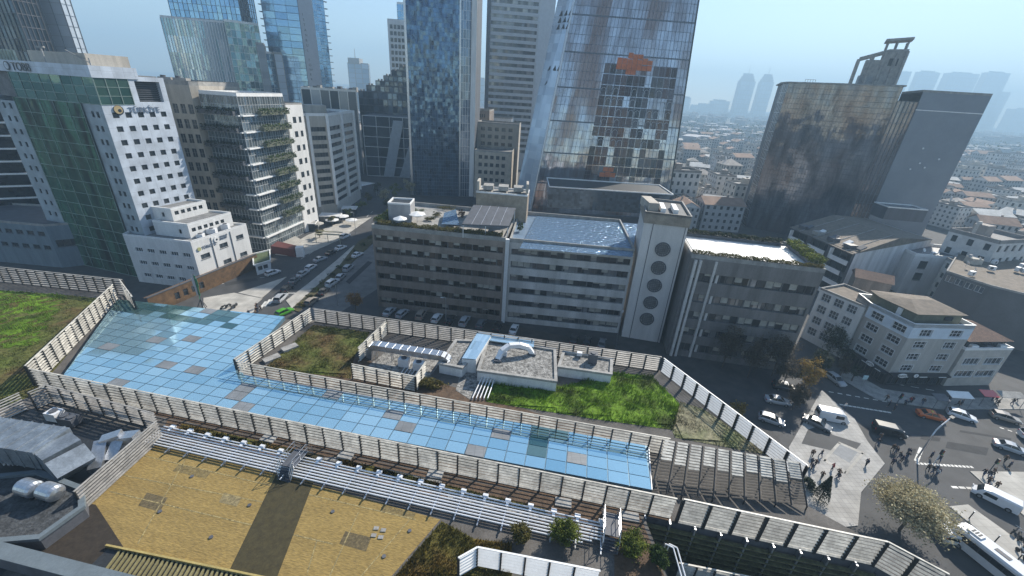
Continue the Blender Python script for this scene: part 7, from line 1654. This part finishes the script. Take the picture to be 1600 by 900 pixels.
LB = ['cream flat-roofed house of four storeys in the hazy quarter beyond the towers', 'beige hip-roofed house in the hazy quarter beyond the towers', 'long grey gabled house in the hazy quarter beyond the towers', 'tall narrow white flat-roofed house in the hazy quarter beyond the towers', 'dark brown gabled house in the hazy quarter beyond the towers']
GR = ['flat-roofed cream houses beyond the towers', 'hip-roofed beige houses beyond the towers', 'grey gabled houses beyond the towers', 'narrow white houses beyond the towers', 'brown gabled houses beyond the towers']
spots = []
rg = random.Random(11)
used = [False] * 5
def put_house(x, y, z=0, s=1.0, rz=None, force=None):
    for (a, b, r_) in spots:
        if (a - x) ** 2 + (b - y) ** 2 < (r_ + 8.5 * s) ** 2: return False
    spots.append((x, y, 8.5 * s)); i = rg.randrange(5) if force is None else force
    rz = rg.uniform(-.3, .3) + rg.choice((0, PI / 2)) if rz is None else rz
    if not used[i]:
        used[i] = True; t = PR[i]; t.location = (x, y, z); t.rotation_euler.z = rz; t['label'] = LB[i]; t['group'] = GR[i]
    else: t = copytree(PR[i], (x, y, z), rz, LB[i], GR[i], (s, s, s * rg.uniform(.8, 1.25)))
    return True
# view wedge between the leaning tower and the dark tower, and the one right of the dark tower
n = 0; tries = 0
while n < 140 and tries < 9000:
    tries += 1; px = rg.uniform(1042, 1222); py = 190 + (350 - 190) * rg.random() ** .8
    g = G(px, py, 8)
    if g.y < 190 or g.y > 1100: continue
    if g.x > 108 and g.y < 232: continue
    n += put_house(g.x, g.y, 0, rg.uniform(.55, 1.1))
n = 0; tries = 0
while n < 130 and tries < 12000:
    tries += 1; px = rg.uniform(1450, 1645); py = 205 + (440 - 205) * rg.random(); g = G(px, py, 9)
    if g.y > 760 or g.y < 112: continue
    if g.x < 225 and g.y < 240 and g.x < 1.12 * g.y or g.x < .88 * g.y: continue
    n += put_house(g.x, g.y, 0, rg.uniform(.6, 1.15))
n = 0; tries = 0     # quarter behind the left avenue and in the gaps
while n < 26 and tries < 3000:
    tries += 1; x = rg.uniform(-330, -95); y = rg.uniform(215, 420)
    if x > -110 or -260 < x < -60 and 245 < y < 360: continue
    n += put_house(x, y, 0, 1.2)
# hazy middle distance: blocks and woods read as one mass
fm = surf('far_block', (.4, .4, .42), .9, var=.25, scale=.02)
m = MB()
for _ in range(3000):
    y = 620 + 4000 * rg.random() ** 1.25; x = y * rg.uniform(-.5, 1.9); 
    h_ = rg.uniform(6, 13) if y < 1300 else rg.uniform(8, 26); m.box(x, y, 0, rg.uniform(14, 40), rg.uniform(12, 30), h_, rg.uniform(0, 1.5))
tag(m.build('distant_city', fm, off=(0, 700, 0)), 'hazy mass of distant city blocks below the horizon', 'city', kind='stuff')
m = MB()
for _ in range(14000):
    y = 650 + 1500 * rg.random(); c0 = rg.randrange(36); x = y * (.28 + .045 * c0 + rg.gauss(0, .02)); z = rg.uniform(3, 24); 
    p = Vector((x + rg.gauss(0, 8), y, z * rg.uniform(.4, 1))); leaf(m, p, rg.uniform(1.2, 2.6))
tag(m.build('distant_woods', leafmat('far_leaf', (.05, .07, .04), (.08, .1, .05), scale=.02), off=(0, 450, 0)), 'hazy belt of distant trees beyond the low houses', 'woods', kind='stuff')
# skyline towers
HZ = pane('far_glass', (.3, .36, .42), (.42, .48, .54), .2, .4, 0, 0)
def far_tower(name, lab, pxl, pxr, pyt, Y=3000, crown=None, group='hazy skyline towers'):
    a, b = AY(pxl, pyt, Y), AY(pxr, pyt, Y); w_ = b.x - a.x; x = (a.x + b.x) / 2; z = (a.z + b.z) / 2; t = thing(name, lab, 'tower', (x, Y, 0), group)
    P = [(a.x, Y), (b.x, Y), (b.x, Y + w_ * (.5 if crown == 'spire' else .3)), (a.x, Y + w_ * (.5 if crown == 'spire' else .3))]
    curtain(t, P[0], P[1], 0, z, HZ, M_slab, 18, 24, 1.8, 3, dep=.5); m = MB(); m.prism(inset(P, .3), 0, z); m.build('body', M_slab, t)
    if crown == 'spire':
        Z = z; Pn = P
        for k in range(3): Pn = inset(Pn, w_ * .06); m = MB(); m.prism(Pn, Z, Z + 14); m.build('crown', M_slab, t); Z += 14
        m = MB(); c_ = centre(P); m.tube((*c_, Z), (*c_, Z + 45), 1.8, .4, 6); m.build('spire', M_slab, t)
    elif crown: m = MB(); m.prism(inset(P, w_ * .15), z, z + 9); m.build('crown', M_slab, t)
    return t
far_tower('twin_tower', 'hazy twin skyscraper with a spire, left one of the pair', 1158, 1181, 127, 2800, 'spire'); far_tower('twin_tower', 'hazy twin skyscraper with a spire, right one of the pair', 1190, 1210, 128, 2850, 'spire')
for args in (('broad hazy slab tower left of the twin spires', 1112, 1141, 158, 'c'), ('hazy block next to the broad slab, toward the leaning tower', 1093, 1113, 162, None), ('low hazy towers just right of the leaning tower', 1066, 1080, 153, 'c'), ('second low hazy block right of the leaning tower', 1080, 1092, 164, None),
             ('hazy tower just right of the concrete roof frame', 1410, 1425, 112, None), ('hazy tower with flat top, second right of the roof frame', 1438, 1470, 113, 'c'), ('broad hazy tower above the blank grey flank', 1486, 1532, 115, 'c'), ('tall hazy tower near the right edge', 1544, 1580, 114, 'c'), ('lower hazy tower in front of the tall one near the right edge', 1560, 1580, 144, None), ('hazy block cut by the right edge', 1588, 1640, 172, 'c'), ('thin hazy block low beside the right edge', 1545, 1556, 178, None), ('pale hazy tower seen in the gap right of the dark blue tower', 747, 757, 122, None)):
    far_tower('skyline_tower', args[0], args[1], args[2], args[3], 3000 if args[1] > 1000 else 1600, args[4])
# ---------------------------------------------------------------- vehicles
COL = dict(white=(.75, .76, .78), silver=(.42, .44, .47), grey=(.16, .17, .18), black=(.015, .016, .02), green=(.09, .36, .03), orange=(.6, .13, .015), beige=(.34, .29, .24), blue=(.05, .08, .16), red=(.35, .04, .03))
cars_p = {}
for c_ in ('white', 'silver', 'grey', 'black', 'green', 'orange', 'beige'):
    for st in ('sedan', 'hatch', 'suv'): cars_p[(c_, st)] = None
def car(pr, pf, colr, style, label, group=None, taxi=None, z=.02):
    a, b = G(*pr, z), G(*pf, z); c = (a + b) / 2; rz = math.atan2(b.y - a.y, b.x - a.x)
    key = (colr, style)
    if cars_p[key] is None or taxi:
        t = make_car('car' if not taxi else 'taxi', label, 'car' if not taxi else 'taxi', COL[colr], style, (0, 0, 0), 0, group, taxi=taxi)
        if not taxi: cars_p[key] = t
    else: t = copytree(cars_p[key], (0, 0, 0), 0, label, group)
    if group: t['group'] = group
    elif 'group' in t: del t['group']
    t.location = (c.x, c.y, z); t.rotation_euler.z = rz
    return t
GQ = 'cars on the avenue'
car((412, 434), (441, 424), 'white', 'hatch', 'white car passing the small gatehouse', GQ)
car((491, 411), (510, 404), 'silver', 'sedan', 'silver car alone in the middle of the avenue', GQ)
car((479, 425), (493, 416), 'white', 'hatch', 'white hatchback in the queue ahead of the silver sedan', GQ)
car((466, 435), (481, 426), 'silver', 'sedan', 'silver sedan third in the queue beside the median', GQ)
car((455, 446), (467, 436), 'grey', 'sedan', 'grey car in the queue behind the silver sedan', GQ)
car((443, 459), (455, 449), 'black', 'hatch', 'black hatchback in the queue just before the zebra crossing car', GQ)
car((433, 475), (446, 463), 'silver', 'suv', 'silver car waiting at the zebra crossing', GQ)
car((524, 393), (541, 386), 'white', 'sedan', 'white car far up the avenue beside the planted strip', GQ)
car((512, 400), (523, 394), 'black', 'sedan', 'black car right behind the far white one', GQ)
car((532, 375), (547, 368), 'white', 'suv', 'white car by the forecourt stairs up the avenue', GQ)
car((434, 496), (456, 486), 'green', 'hatch', 'bright green hatchback beside the corner of the glass roof', GQ)
GS = 'cars on the service road'
car((549, 405), (568, 396), 'white', 'sedan', 'white sedan parked at the top of the service road', GS)
car((538, 427), (551, 416), 'silver', 'suv', 'silver off-roader parked below the white sedan on the service road', GS)
car((528, 440), (538, 430), 'silver', 'hatch', 'small silver hatchback parked mid service road', GS)
car((512, 450), (528, 440), 'white', 'suv', 'white off-roader parked near the planted strip', GS)
car((500, 464), (512, 453), 'black', 'sedan', 'black sedan parked near the lower end of the service road', GS)
car((478, 481), (496, 467), 'beige', 'hatch', 'brownish car parked at the lowest end of the service road', GS)
GP = 'cars parked before the brown office'
for k, (p_, q_, c_, s_, l_) in enumerate((((602, 496), (615, 484), 'silver', 'sedan', 'silver sedan parked behind the grey screen, leftmost of the row'), ((622, 499), (636, 487), 'silver', 'hatch', 'silver hatchback parked second from the left in the row'), ((655, 500), (662, 490), 'beige', 'suv', 'brownish car parked third in the row under the tree'), ((678, 506), (688, 494), 'white', 'hatch', 'white hatchback parked before the brown office near the lamp'), ((700, 508), (708, 497), 'black', 'sedan', 'black sedan parked before the brown office'), ((722, 511), (730, 499), 'silver', 'suv', 'silver off-roader parked before the brown office'), ((748, 515), (755, 503), 'grey', 'hatch', 'grey hatchback parked before the brown office'), ((774, 520), (780, 507), 'black', 'suv', 'black off-roader parked before the pale corner pier'), ((800, 524), (806, 511), 'white', 'sedan', 'white car parked before the long grey office'), ((894, 541), (898, 527), 'black', 'hatch', 'black car roof showing above the screen before the grey office, left one'), ((915, 544), (919, 530), 'black', 'sedan', 'black car roof showing above the screen before the grey office, middle one'), ((938, 547), (942, 533), 'grey', 'sedan', 'grey car roof showing above the screen before the grey office'))): car(p_, q_, c_, s_, l_, GP)
GJ = 'cars at the street junction'
M_taxis = paint('taxi_sign', (.7, .6, .1), .4)
car((1432, 648), (1474, 658), 'orange', 'sedan', 'orange taxi with a dark shaded rear in the junction', GJ, taxi=M_taxis)
car((1479, 646), (1522, 660), 'white', 'hatch', 'white hatchback following the orange taxi', GJ)
car((1547, 650), (1590, 662), 'beige', 'hatch', 'grey beige hatchback near the right edge of the upper lane', GJ)
car((1552, 695), (1602, 712), 'silver', 'sedan', 'silver sedan at the right edge in the lower lane', GJ)
car((1594, 682), (1640, 694), 'white', 'suv', 'white car cut off by the right edge', GJ)
car((1294, 589), (1314, 604), 'silver', 'hatch', 'silver blue car in the side street below the yellow tree', GJ)
car((1190, 625), (1237, 634), 'silver', 'sedan', 'silver sedan parked in the shaded bay, upper one', GJ)
car((1184, 653), (1224, 666), 'silver', 'hatch', 'silver hatchback parked in the shaded bay, lower one', GJ)
car((1253, 655), (1298, 676), 'grey', 'sedan', 'grey car half hidden by the white van', GJ)
car((1210, 606), (1240, 612), 'black', 'suv', 'black car at the back of the shaded bay', GJ)
def van(pr, pf, *a, **k):
    p, q = G(*pr, .02), G(*pf, .02); c = (p + q) / 2; t = make_van(*a, **k); t.location = (c.x, c.y, .02); t.rotation_euler.z = math.atan2(q.y - p.y, q.x - p.x); return t
van((1268, 650), (1328, 662), 'van', 'white panel van parked along the bright pavement edge', 'van', COL['white'], 5.2, 1.95, 2.3)
van((1362, 672), (1412, 684), 'van', 'black box van with a white rear door crossing the junction', 'van', COL['black'], 4.9, 1.85, 2.0)
van((1588, 802), (1516, 766), 'van', 'long white estate van on the bright road with a hard shadow', 'van', COL['white'], 5.0, 1.9, 1.95)
van((1482, 850), (1452, 808), 'minivan', 'rounded white minivan under the pale tree in front of the bus', 'van', COL['white'], 4.6, 1.85, 1.9)
van((1600, 930), (1490, 842), 'bus', 'white midibus with roof hatches driving up at the lower right corner', 'bus', COL['white'], 8.6, 2.3, 2.9, bus=True)
# motorcycles
def moto(px, py, lab, rz, group='motorcycles'):
    g = G(px, py, .13); t = thing('motorcycle', lab, 'motorcycle', (g.x, g.y, .13), group); R3 = Matrix.Rotation(rz, 3, 'Z')
    T = lambda x, y, z: tuple(Vector((g.x, g.y, .13)) + R3 @ Vector((x, y, z)))
    for x in (-.65, .65): m = MB(); m.tube(T(x, -.06, .31), T(x, .06, .31), .31, n=12); m.build('wheel', M_tyre, t)
    m = MB(); m.tube(T(-.6, 0, .35), T(0, 0, .6), .12, .16, 7); m.tube(T(0, 0, .6), T(.45, 0, .8), .16, .1, 7); m.tube(T(.45, 0, .8), T(.65, 0, .35), .05, n=6); m.build('frame', M_dark, t)
    m = MB(); m.tube(T(-.55, 0, .78), T(.1, 0, .74), .13, .11, 7); m.build('seat', M_tyre, t); m = MB(); m.tube(T(.42, -.32, 1.0), T(.42, .32, 1.0), .025, n=5); m.tube(T(.42, 0, .8), T(.42, 0, 1.0), .03, n=5); m.build('handlebar', M_steel, t)
for k, (px, py) in enumerate(((350, 482), (357, 480), (364, 482), (369, 479))): moto(px, py, ['leftmost of the black motorcycles on the plaza', 'second black motorcycle on the plaza from the left', 'third black motorcycle on the plaza from the left', 'rightmost of the black motorcycles on the plaza'][k], 1.2 + k * .2)
for k, (px, py) in enumerate(((1583, 832), (1590, 840), (1597, 850), (1594, 868))): moto(px, py, ['black motorcycle at the right edge, highest of the cluster', 'second black motorcycle of the cluster at the right edge', 'third black motorcycle of the cluster at the right edge', 'lowest black motorcycle of the cluster at the right edge'][k], .4 + k * .3)
# ---------------------------------------------------------------- people
clothes = [surf('black_cloth', (.02, .02, .025), .9, var=.2), surf('navy_cloth', (.03, .04, .08), .9, var=.2), surf('brown_cloth', (.12, .07, .04), .9, var=.2), surf('white_cloth', (.6, .6, .58), .9, var=.1), surf('red_cloth', (.35, .04, .04), .9, var=.1), surf('denim_cloth', (.06, .09, .16), .9, var=.2)]
M_hair = surf('dark_hair', (.02, .015, .012), .6, var=.2)
PP = [make_person('', clothes[0], clothes[5], M_hair, .22), make_person('', clothes[1], clothes[0], M_hair, .05), make_person('', clothes[2], clothes[0], M_hair, .3), make_person('', clothes[4], clothes[1], M_hair, .12), make_person('', clothes[3], clothes[5], M_hair, .2)]
usedp = [False] * 5
def person(px, py, i, rz, lab, group='people crossing the streets'):
    g = G(px, py, .02); loc = (g.x, g.y, .14 if False else .01)
    if not usedp[i]: usedp[i] = True; t = PP[i]; t.location = loc; t.rotation_euler.z = rz; t['label'] = lab; t['group'] = group
    else: t = copytree(PP[i], loc, rz, lab, group)
for a in ((1398, 710, 0, 1.0, 'person in a black coat and jeans crossing above the pale tree, left of two'), (1407, 722, 1, 2.0, 'person in a navy coat crossing just above the pale tree'), (1415, 717, 0, -1.0, 'person in black walking behind the one in navy'), (1352, 728, 1, 1.5, 'person in navy standing at the kerb left of the pale tree'),
          (1374, 688, 2, .5, 'person in a brown jacket behind the black van'), (1369, 696, 0, 2.5, 'person in black at the kerb corner near the black van'), (1453, 716, 1, .2, 'person in navy at the crossing left of the painted stop line'), (1465, 722, 0, 3.0, 'person in black at the start of the painted stop line'), (1455, 740, 0, 1.2, 'person in black below the painted stop line'), (1461, 744, 4, 1.4, 'person in a white top beside the one in black below the stop line'),
          (1448, 736, 2, -.6, 'person in brown at the crossing left of the pair'), (1535, 744, 0, 1.8, 'person in black on the bright pavement corner'), (1568, 722, 2, 2.0, 'person in brown in the traffic island near the silver sedan'), (1575, 731, 1, .3, 'person in navy in the traffic island near the silver sedan'), (1281, 714, 0, .3, 'person in black on the plaza by the pointed evergreen'), (1266, 727, 1, 1.3, 'person in navy sitting area side of the plaza'),
          (1272, 729, 2, -1.3, 'person in brown facing the one in navy on the plaza'), (1299, 735, 3, 1.0, 'person in a red top beside the inlaid paving squares'), (1396, 642, 1, 1.0, 'person in navy beside the kerb traffic light'), (1318, 640, 4, .1, 'person in a white top beside the white van nose'), (403, 489, 0, .4, 'person in black at the kerb near the zebra crossing'), (400, 494, 2, 1.4, 'person in brown near the zebra crossing'),
          (1420, 630, 3, 1.0, 'person in a red top before the shop fronts'), (1440, 632, 0, 2.2, 'person in black before the shop fronts'), (1500, 634, 1, .2, 'person in navy under the white awning'), (1556, 634, 2, .9, 'person in brown by the red shop sign'), (1405, 624, 4, 2.9, 'person in a white top at the corner shop door'), (1580, 632, 0, .9, 'person in black under the grey awning at the right edge')):
    person(*a)
rp_ = random.Random(4)
for k in range(30):
    px, py = rp_.choice([(1445 + rp_.uniform(-30, 30), 735 + rp_.uniform(-25, 22)), (1400 + rp_.uniform(-20, 25), 716 + rp_.uniform(-12, 12)), (1275 + rp_.uniform(-25, 40), 725 + rp_.uniform(-20, 30)), (1450 + rp_.uniform(-80, 150), 631 + rp_.uniform(-5, 5)), (1565 + rp_.uniform(-30, 30), 745 + rp_.uniform(-15, 25)), (398 + rp_.uniform(-10, 10), 488 + rp_.uniform(-8, 6))])
    i = rp_.randrange(3); person(px, py, i, rp_.uniform(0, 6.2), ['passer-by in a black coat and jeans among the people around the crossings', 'passer-by in a navy coat and black trousers among the people around the crossings', 'passer-by in a brown jacket and black trousers among the people around the crossings'][i], ['passers-by in black', 'passers-by in navy', 'passers-by in brown'][i])
# ---------------------------------------------------------------- trees
def tree_at(px, py, z, name, lab, h, rad, lm, n=2500, s=.16, **k):
    g = G(px, py, z); return make_tree(name, lab, (g.x, g.y, z), h, rad, lm, n, s, **k)
tree_at(1405, 828, 0, 'street_tree', 'large pale yellow leafed street tree arching over the lane by the bus', 7.2, 5.2, LM_pale, 17000, .15, crown_z=.66, flat=.36, clumps=170, tr=.2)
g = G(1279, 782, .13); t = thing('evergreen', 'pointed dark evergreen on the bright plaza with a long shadow', 'tree', tuple(g)); m = MB(); m.tube(g, g + Vector((0, 0, 4.6)), .1, .03, 6); m.build('trunk', M_bark, t); m = MB()
for _ in range(3000): zz = rnd() ** .8; a = rnd() * 6.28; r_ = 1.25 * (1 - zz) * rnd() ** .4 + .08; leaf(m, g + Vector((r_ * math.cos(a), r_ * math.sin(a), .4 + 4.6 * zz)), .11)
m.build('crown', LM_dark, t)
g = G(1262, 760, .13); make_bush('shrub', 'low round dark shrub beside the pointed evergreen', tuple(g), 1.3, 1.3, 2.0, LM_dark, 1500, .12)
tree_at(1252, 612, 0, 'street_tree', 'autumn yellow tree at the corner of the dark office wing', 8.5, 2.6, LM_yel, 3800, .16, crown_z=.6)
tree_at(1146, 662, 0, 'street_tree', 'low yellow orange tree just outside the white solid screen', 5.0, 1.9, LM_yel, 1500, .15)
tree_at(556, 487, 0, 'street_tree', 'bright orange autumn tree at the foot of the brown office', 5.2, 2.4, LM_orange, 3000, .15)
LM_bare = leafmat('leaf_bare_brown', (.09, .07, .045), (.14, .11, .06), (.05, .04, .03))
k = 0
for (px, py, h_, rd, lab) in ((1128, 575, 11, 3.2, 'nearly bare brown tree before the dark office wing, leftmost'), (1168, 590, 10, 3.0, 'nearly bare brown tree before the dark office wing, second from left'), (1205, 588, 11, 3.2, 'nearly bare brown tree before the dark office wing, third from left'), (1222, 606, 8, 2.6, 'small brown tree left of the autumn yellow one'), (1290, 560, 9, 3.0, 'sparse dark tree in the alley below the zigzag balconies'), (1302, 540, 9, 3.0, 'sparse dark tree higher up the alley below the zigzag balconies'), (1272, 590, 7, 2.4, 'thin brownish tree behind the autumn yellow one'), (1238, 640, 6, 2.2, 'bare brown tree among the cars of the shaded bay'), (1312, 588, 5, 1.6, 'small dark tree beside the silver blue car')):
    tree_at(px, py, 0, 'bare_tree', lab, h_, rd, LM_bare if k < 4 or k > 6 else LM_dark, 4200, .15, group='thin street trees', tr=.13); k += 1
for k, (px, py, h_, rd, lm, lab) in enumerate(((600, 318, 8, 4, LM_pale, 'pale leafed tree beyond the stair house on the avenue'), (618, 312, 8, 4, LM_lime, 'greenish pale tree right at the end of the avenue'), (640, 305, 9, 4.5, LM_pale, 'broad pale tree near the foot of the dark blue tower'), (588, 305, 7, 3.5, LM_dark, 'dark tree at the end of the avenue'), (575, 318, 6, 3, LM_olive, 'olive tree at the forecourt corner'), (545, 340, 4, 2.4, LM_lime, 'lime shrub-like tree along the avenue forecourt'), (565, 330, 5, 2.6, LM_lime, 'lime tree a little farther along the avenue forecourt'), (520, 352, 4, 2.2, LM_olive, 'olive tree on the forecourt terrace'), (500, 372, 4, 2.2, LM_olive, 'olive tree beside the forecourt stairs'), (606, 330, 6, 3, LM_dark, 'dark tree before the stair house'), (555, 300, 7, 3, LM_dark, 'dark tree beneath the white tent roof'))):
    tree_at(px, py, 0, 'avenue_tree', lab, h_, rd, lm, 1100, .26, group='trees along the avenue')
for k, (px, py) in enumerate(((1330, 596), (1322, 572), (1310, 566))): tree_at(px, py, 0, 'alley_tree', ['dark tree at the shop corner', 'dark tree behind the one at the shop corner', 'dark tree farthest into the alley by the old white house'][k], 5, 1.8, LM_dark, 900, .13)
# planted strip shrubs on the avenue
for k in range(10):
    f_ = k / 9; px, py = 470 + (580 - 470) * f_, 478 + (372 - 478) * f_; g = G(px, py, .2); make_bush('shrub', 'shrub in the planted strip between avenue and service road', tuple(g), 1.6, 1.0, 1.1, (LM_olive, LM_dark, LM_green)[k % 3], 260, .16, 'shrubs of the avenue strip')
# plane-tree canopies and forecourt furniture
for (px, py, lab, r_) in ((520, 352, 'white parasol on the forecourt, left of three', 2.6), (536, 346, 'white parasol on the forecourt, middle one', 2.6), (550, 352, 'white parasol on the forecourt, right one', 2.4), (498, 358, 'cream parasol near the planted glass block door', 2.2)): parasol(px, py, 0, lab, r_, M_pave2 if 'cream' in lab else M_white2)
# tent roof at end of avenue
g = G(560, 292, 4); t = thing('tent_roof', 'white stretched tent roof at the end of the avenue', 'canopy', (g.x, g.y, 0)); m = MB(); w_ = 9
for s_ in (-1, 1): m.face([(g.x - w_, g.y, 4), (g.x, g.y - 4 * s_, 4.5), (g.x + w_, g.y, 6.5), (g.x, g.y, 7)][::s_])
m.build('canopy', M_white2, t)
for dx, dy in ((-9, 0), (9, 0), (0, -4), (0, 4)): m = MB(); m.tube((g.x + dx, g.y + dy, 0), (g.x + dx, g.y + dy, 4.4), .1, n=6); m.build('pole', M_steel, t)
# forecourt stairs, ramps and canopy below the planted block
t = thing('forecourt_stairs', 'pale flight of stairs with side walls below the planted glass block', 'stairs', (*G2(470, 380, 0), 0)); a = G(452, 385, 0); d_ = (G(478, 372, 0) - a).normalized(); n_ = Vector((-d_.y, d_.x, 0))
for k in range(7): m = MB(); m.obox(a + n_ * (.35 * k), d_ * 7, n_ * .35, (0, 0, .2 + .17 * k)); m.build('step', M_pave2, t)
t = thing('forecourt_canopy', 'thin yellowish canopy frame over the avenue forecourt', 'canopy', (*G2(510, 365, 0), 0)); a, b = G(492, 366, 3.2), G(530, 368, 3.2); d_ = b - a; n_ = Vector((-d_.y, d_.x, 0)).normalized(); m = MB(); m.obox(a, d_, n_ * .6, (0, 0, .25)); m.obox(a + n_ * 3, d_, n_ * .5, (0, 0, .25)); m.build('beam', surf('yellow_grey_beam', (.42, .4, .28)), t)
for f_ in (0, .5, 1): m = MB(); q = a + d_ * f_; m.tube((q.x, q.y + .2, 0), (q.x, q.y + .2, 3.2), .12, n=6); m.build('post', surf('yellow_grey_beam', (.42, .4, .28)), t)
sheet('forecourt', [(430, 398), (470, 402), (530, 375), (580, 340), (540, 345), (480, 368)], .13, M_pave2, 0, .13)
for k, (px, py, w_, lab) in enumerate(((478, 362, 7, 'low pale kiosk on the forecourt nearest the planted block'), (515, 350, 8, 'low white pavilion roof in the middle of the forecourt'), (545, 338, 6, 'small pale pavilion at the far end of the forecourt'))):
    q = G(px, py, 0); P = [(q.x - w_ / 2, q.y), (q.x + w_ / 2, q.y + 1), (q.x + w_ / 2 - 1, q.y + 6), (q.x - w_ / 2 - 1, q.y + 5)]; t = thing('pavilion', lab, 'pavilion', (q.x, q.y, 0)); m = MB(); m.prism(inset(P, .4), 0, 2.8, top=False); m.build('wall', M_wdark, t); roof_part(t, P, 2.8, M_white if k else M_slab, .3, cop=M_white2)
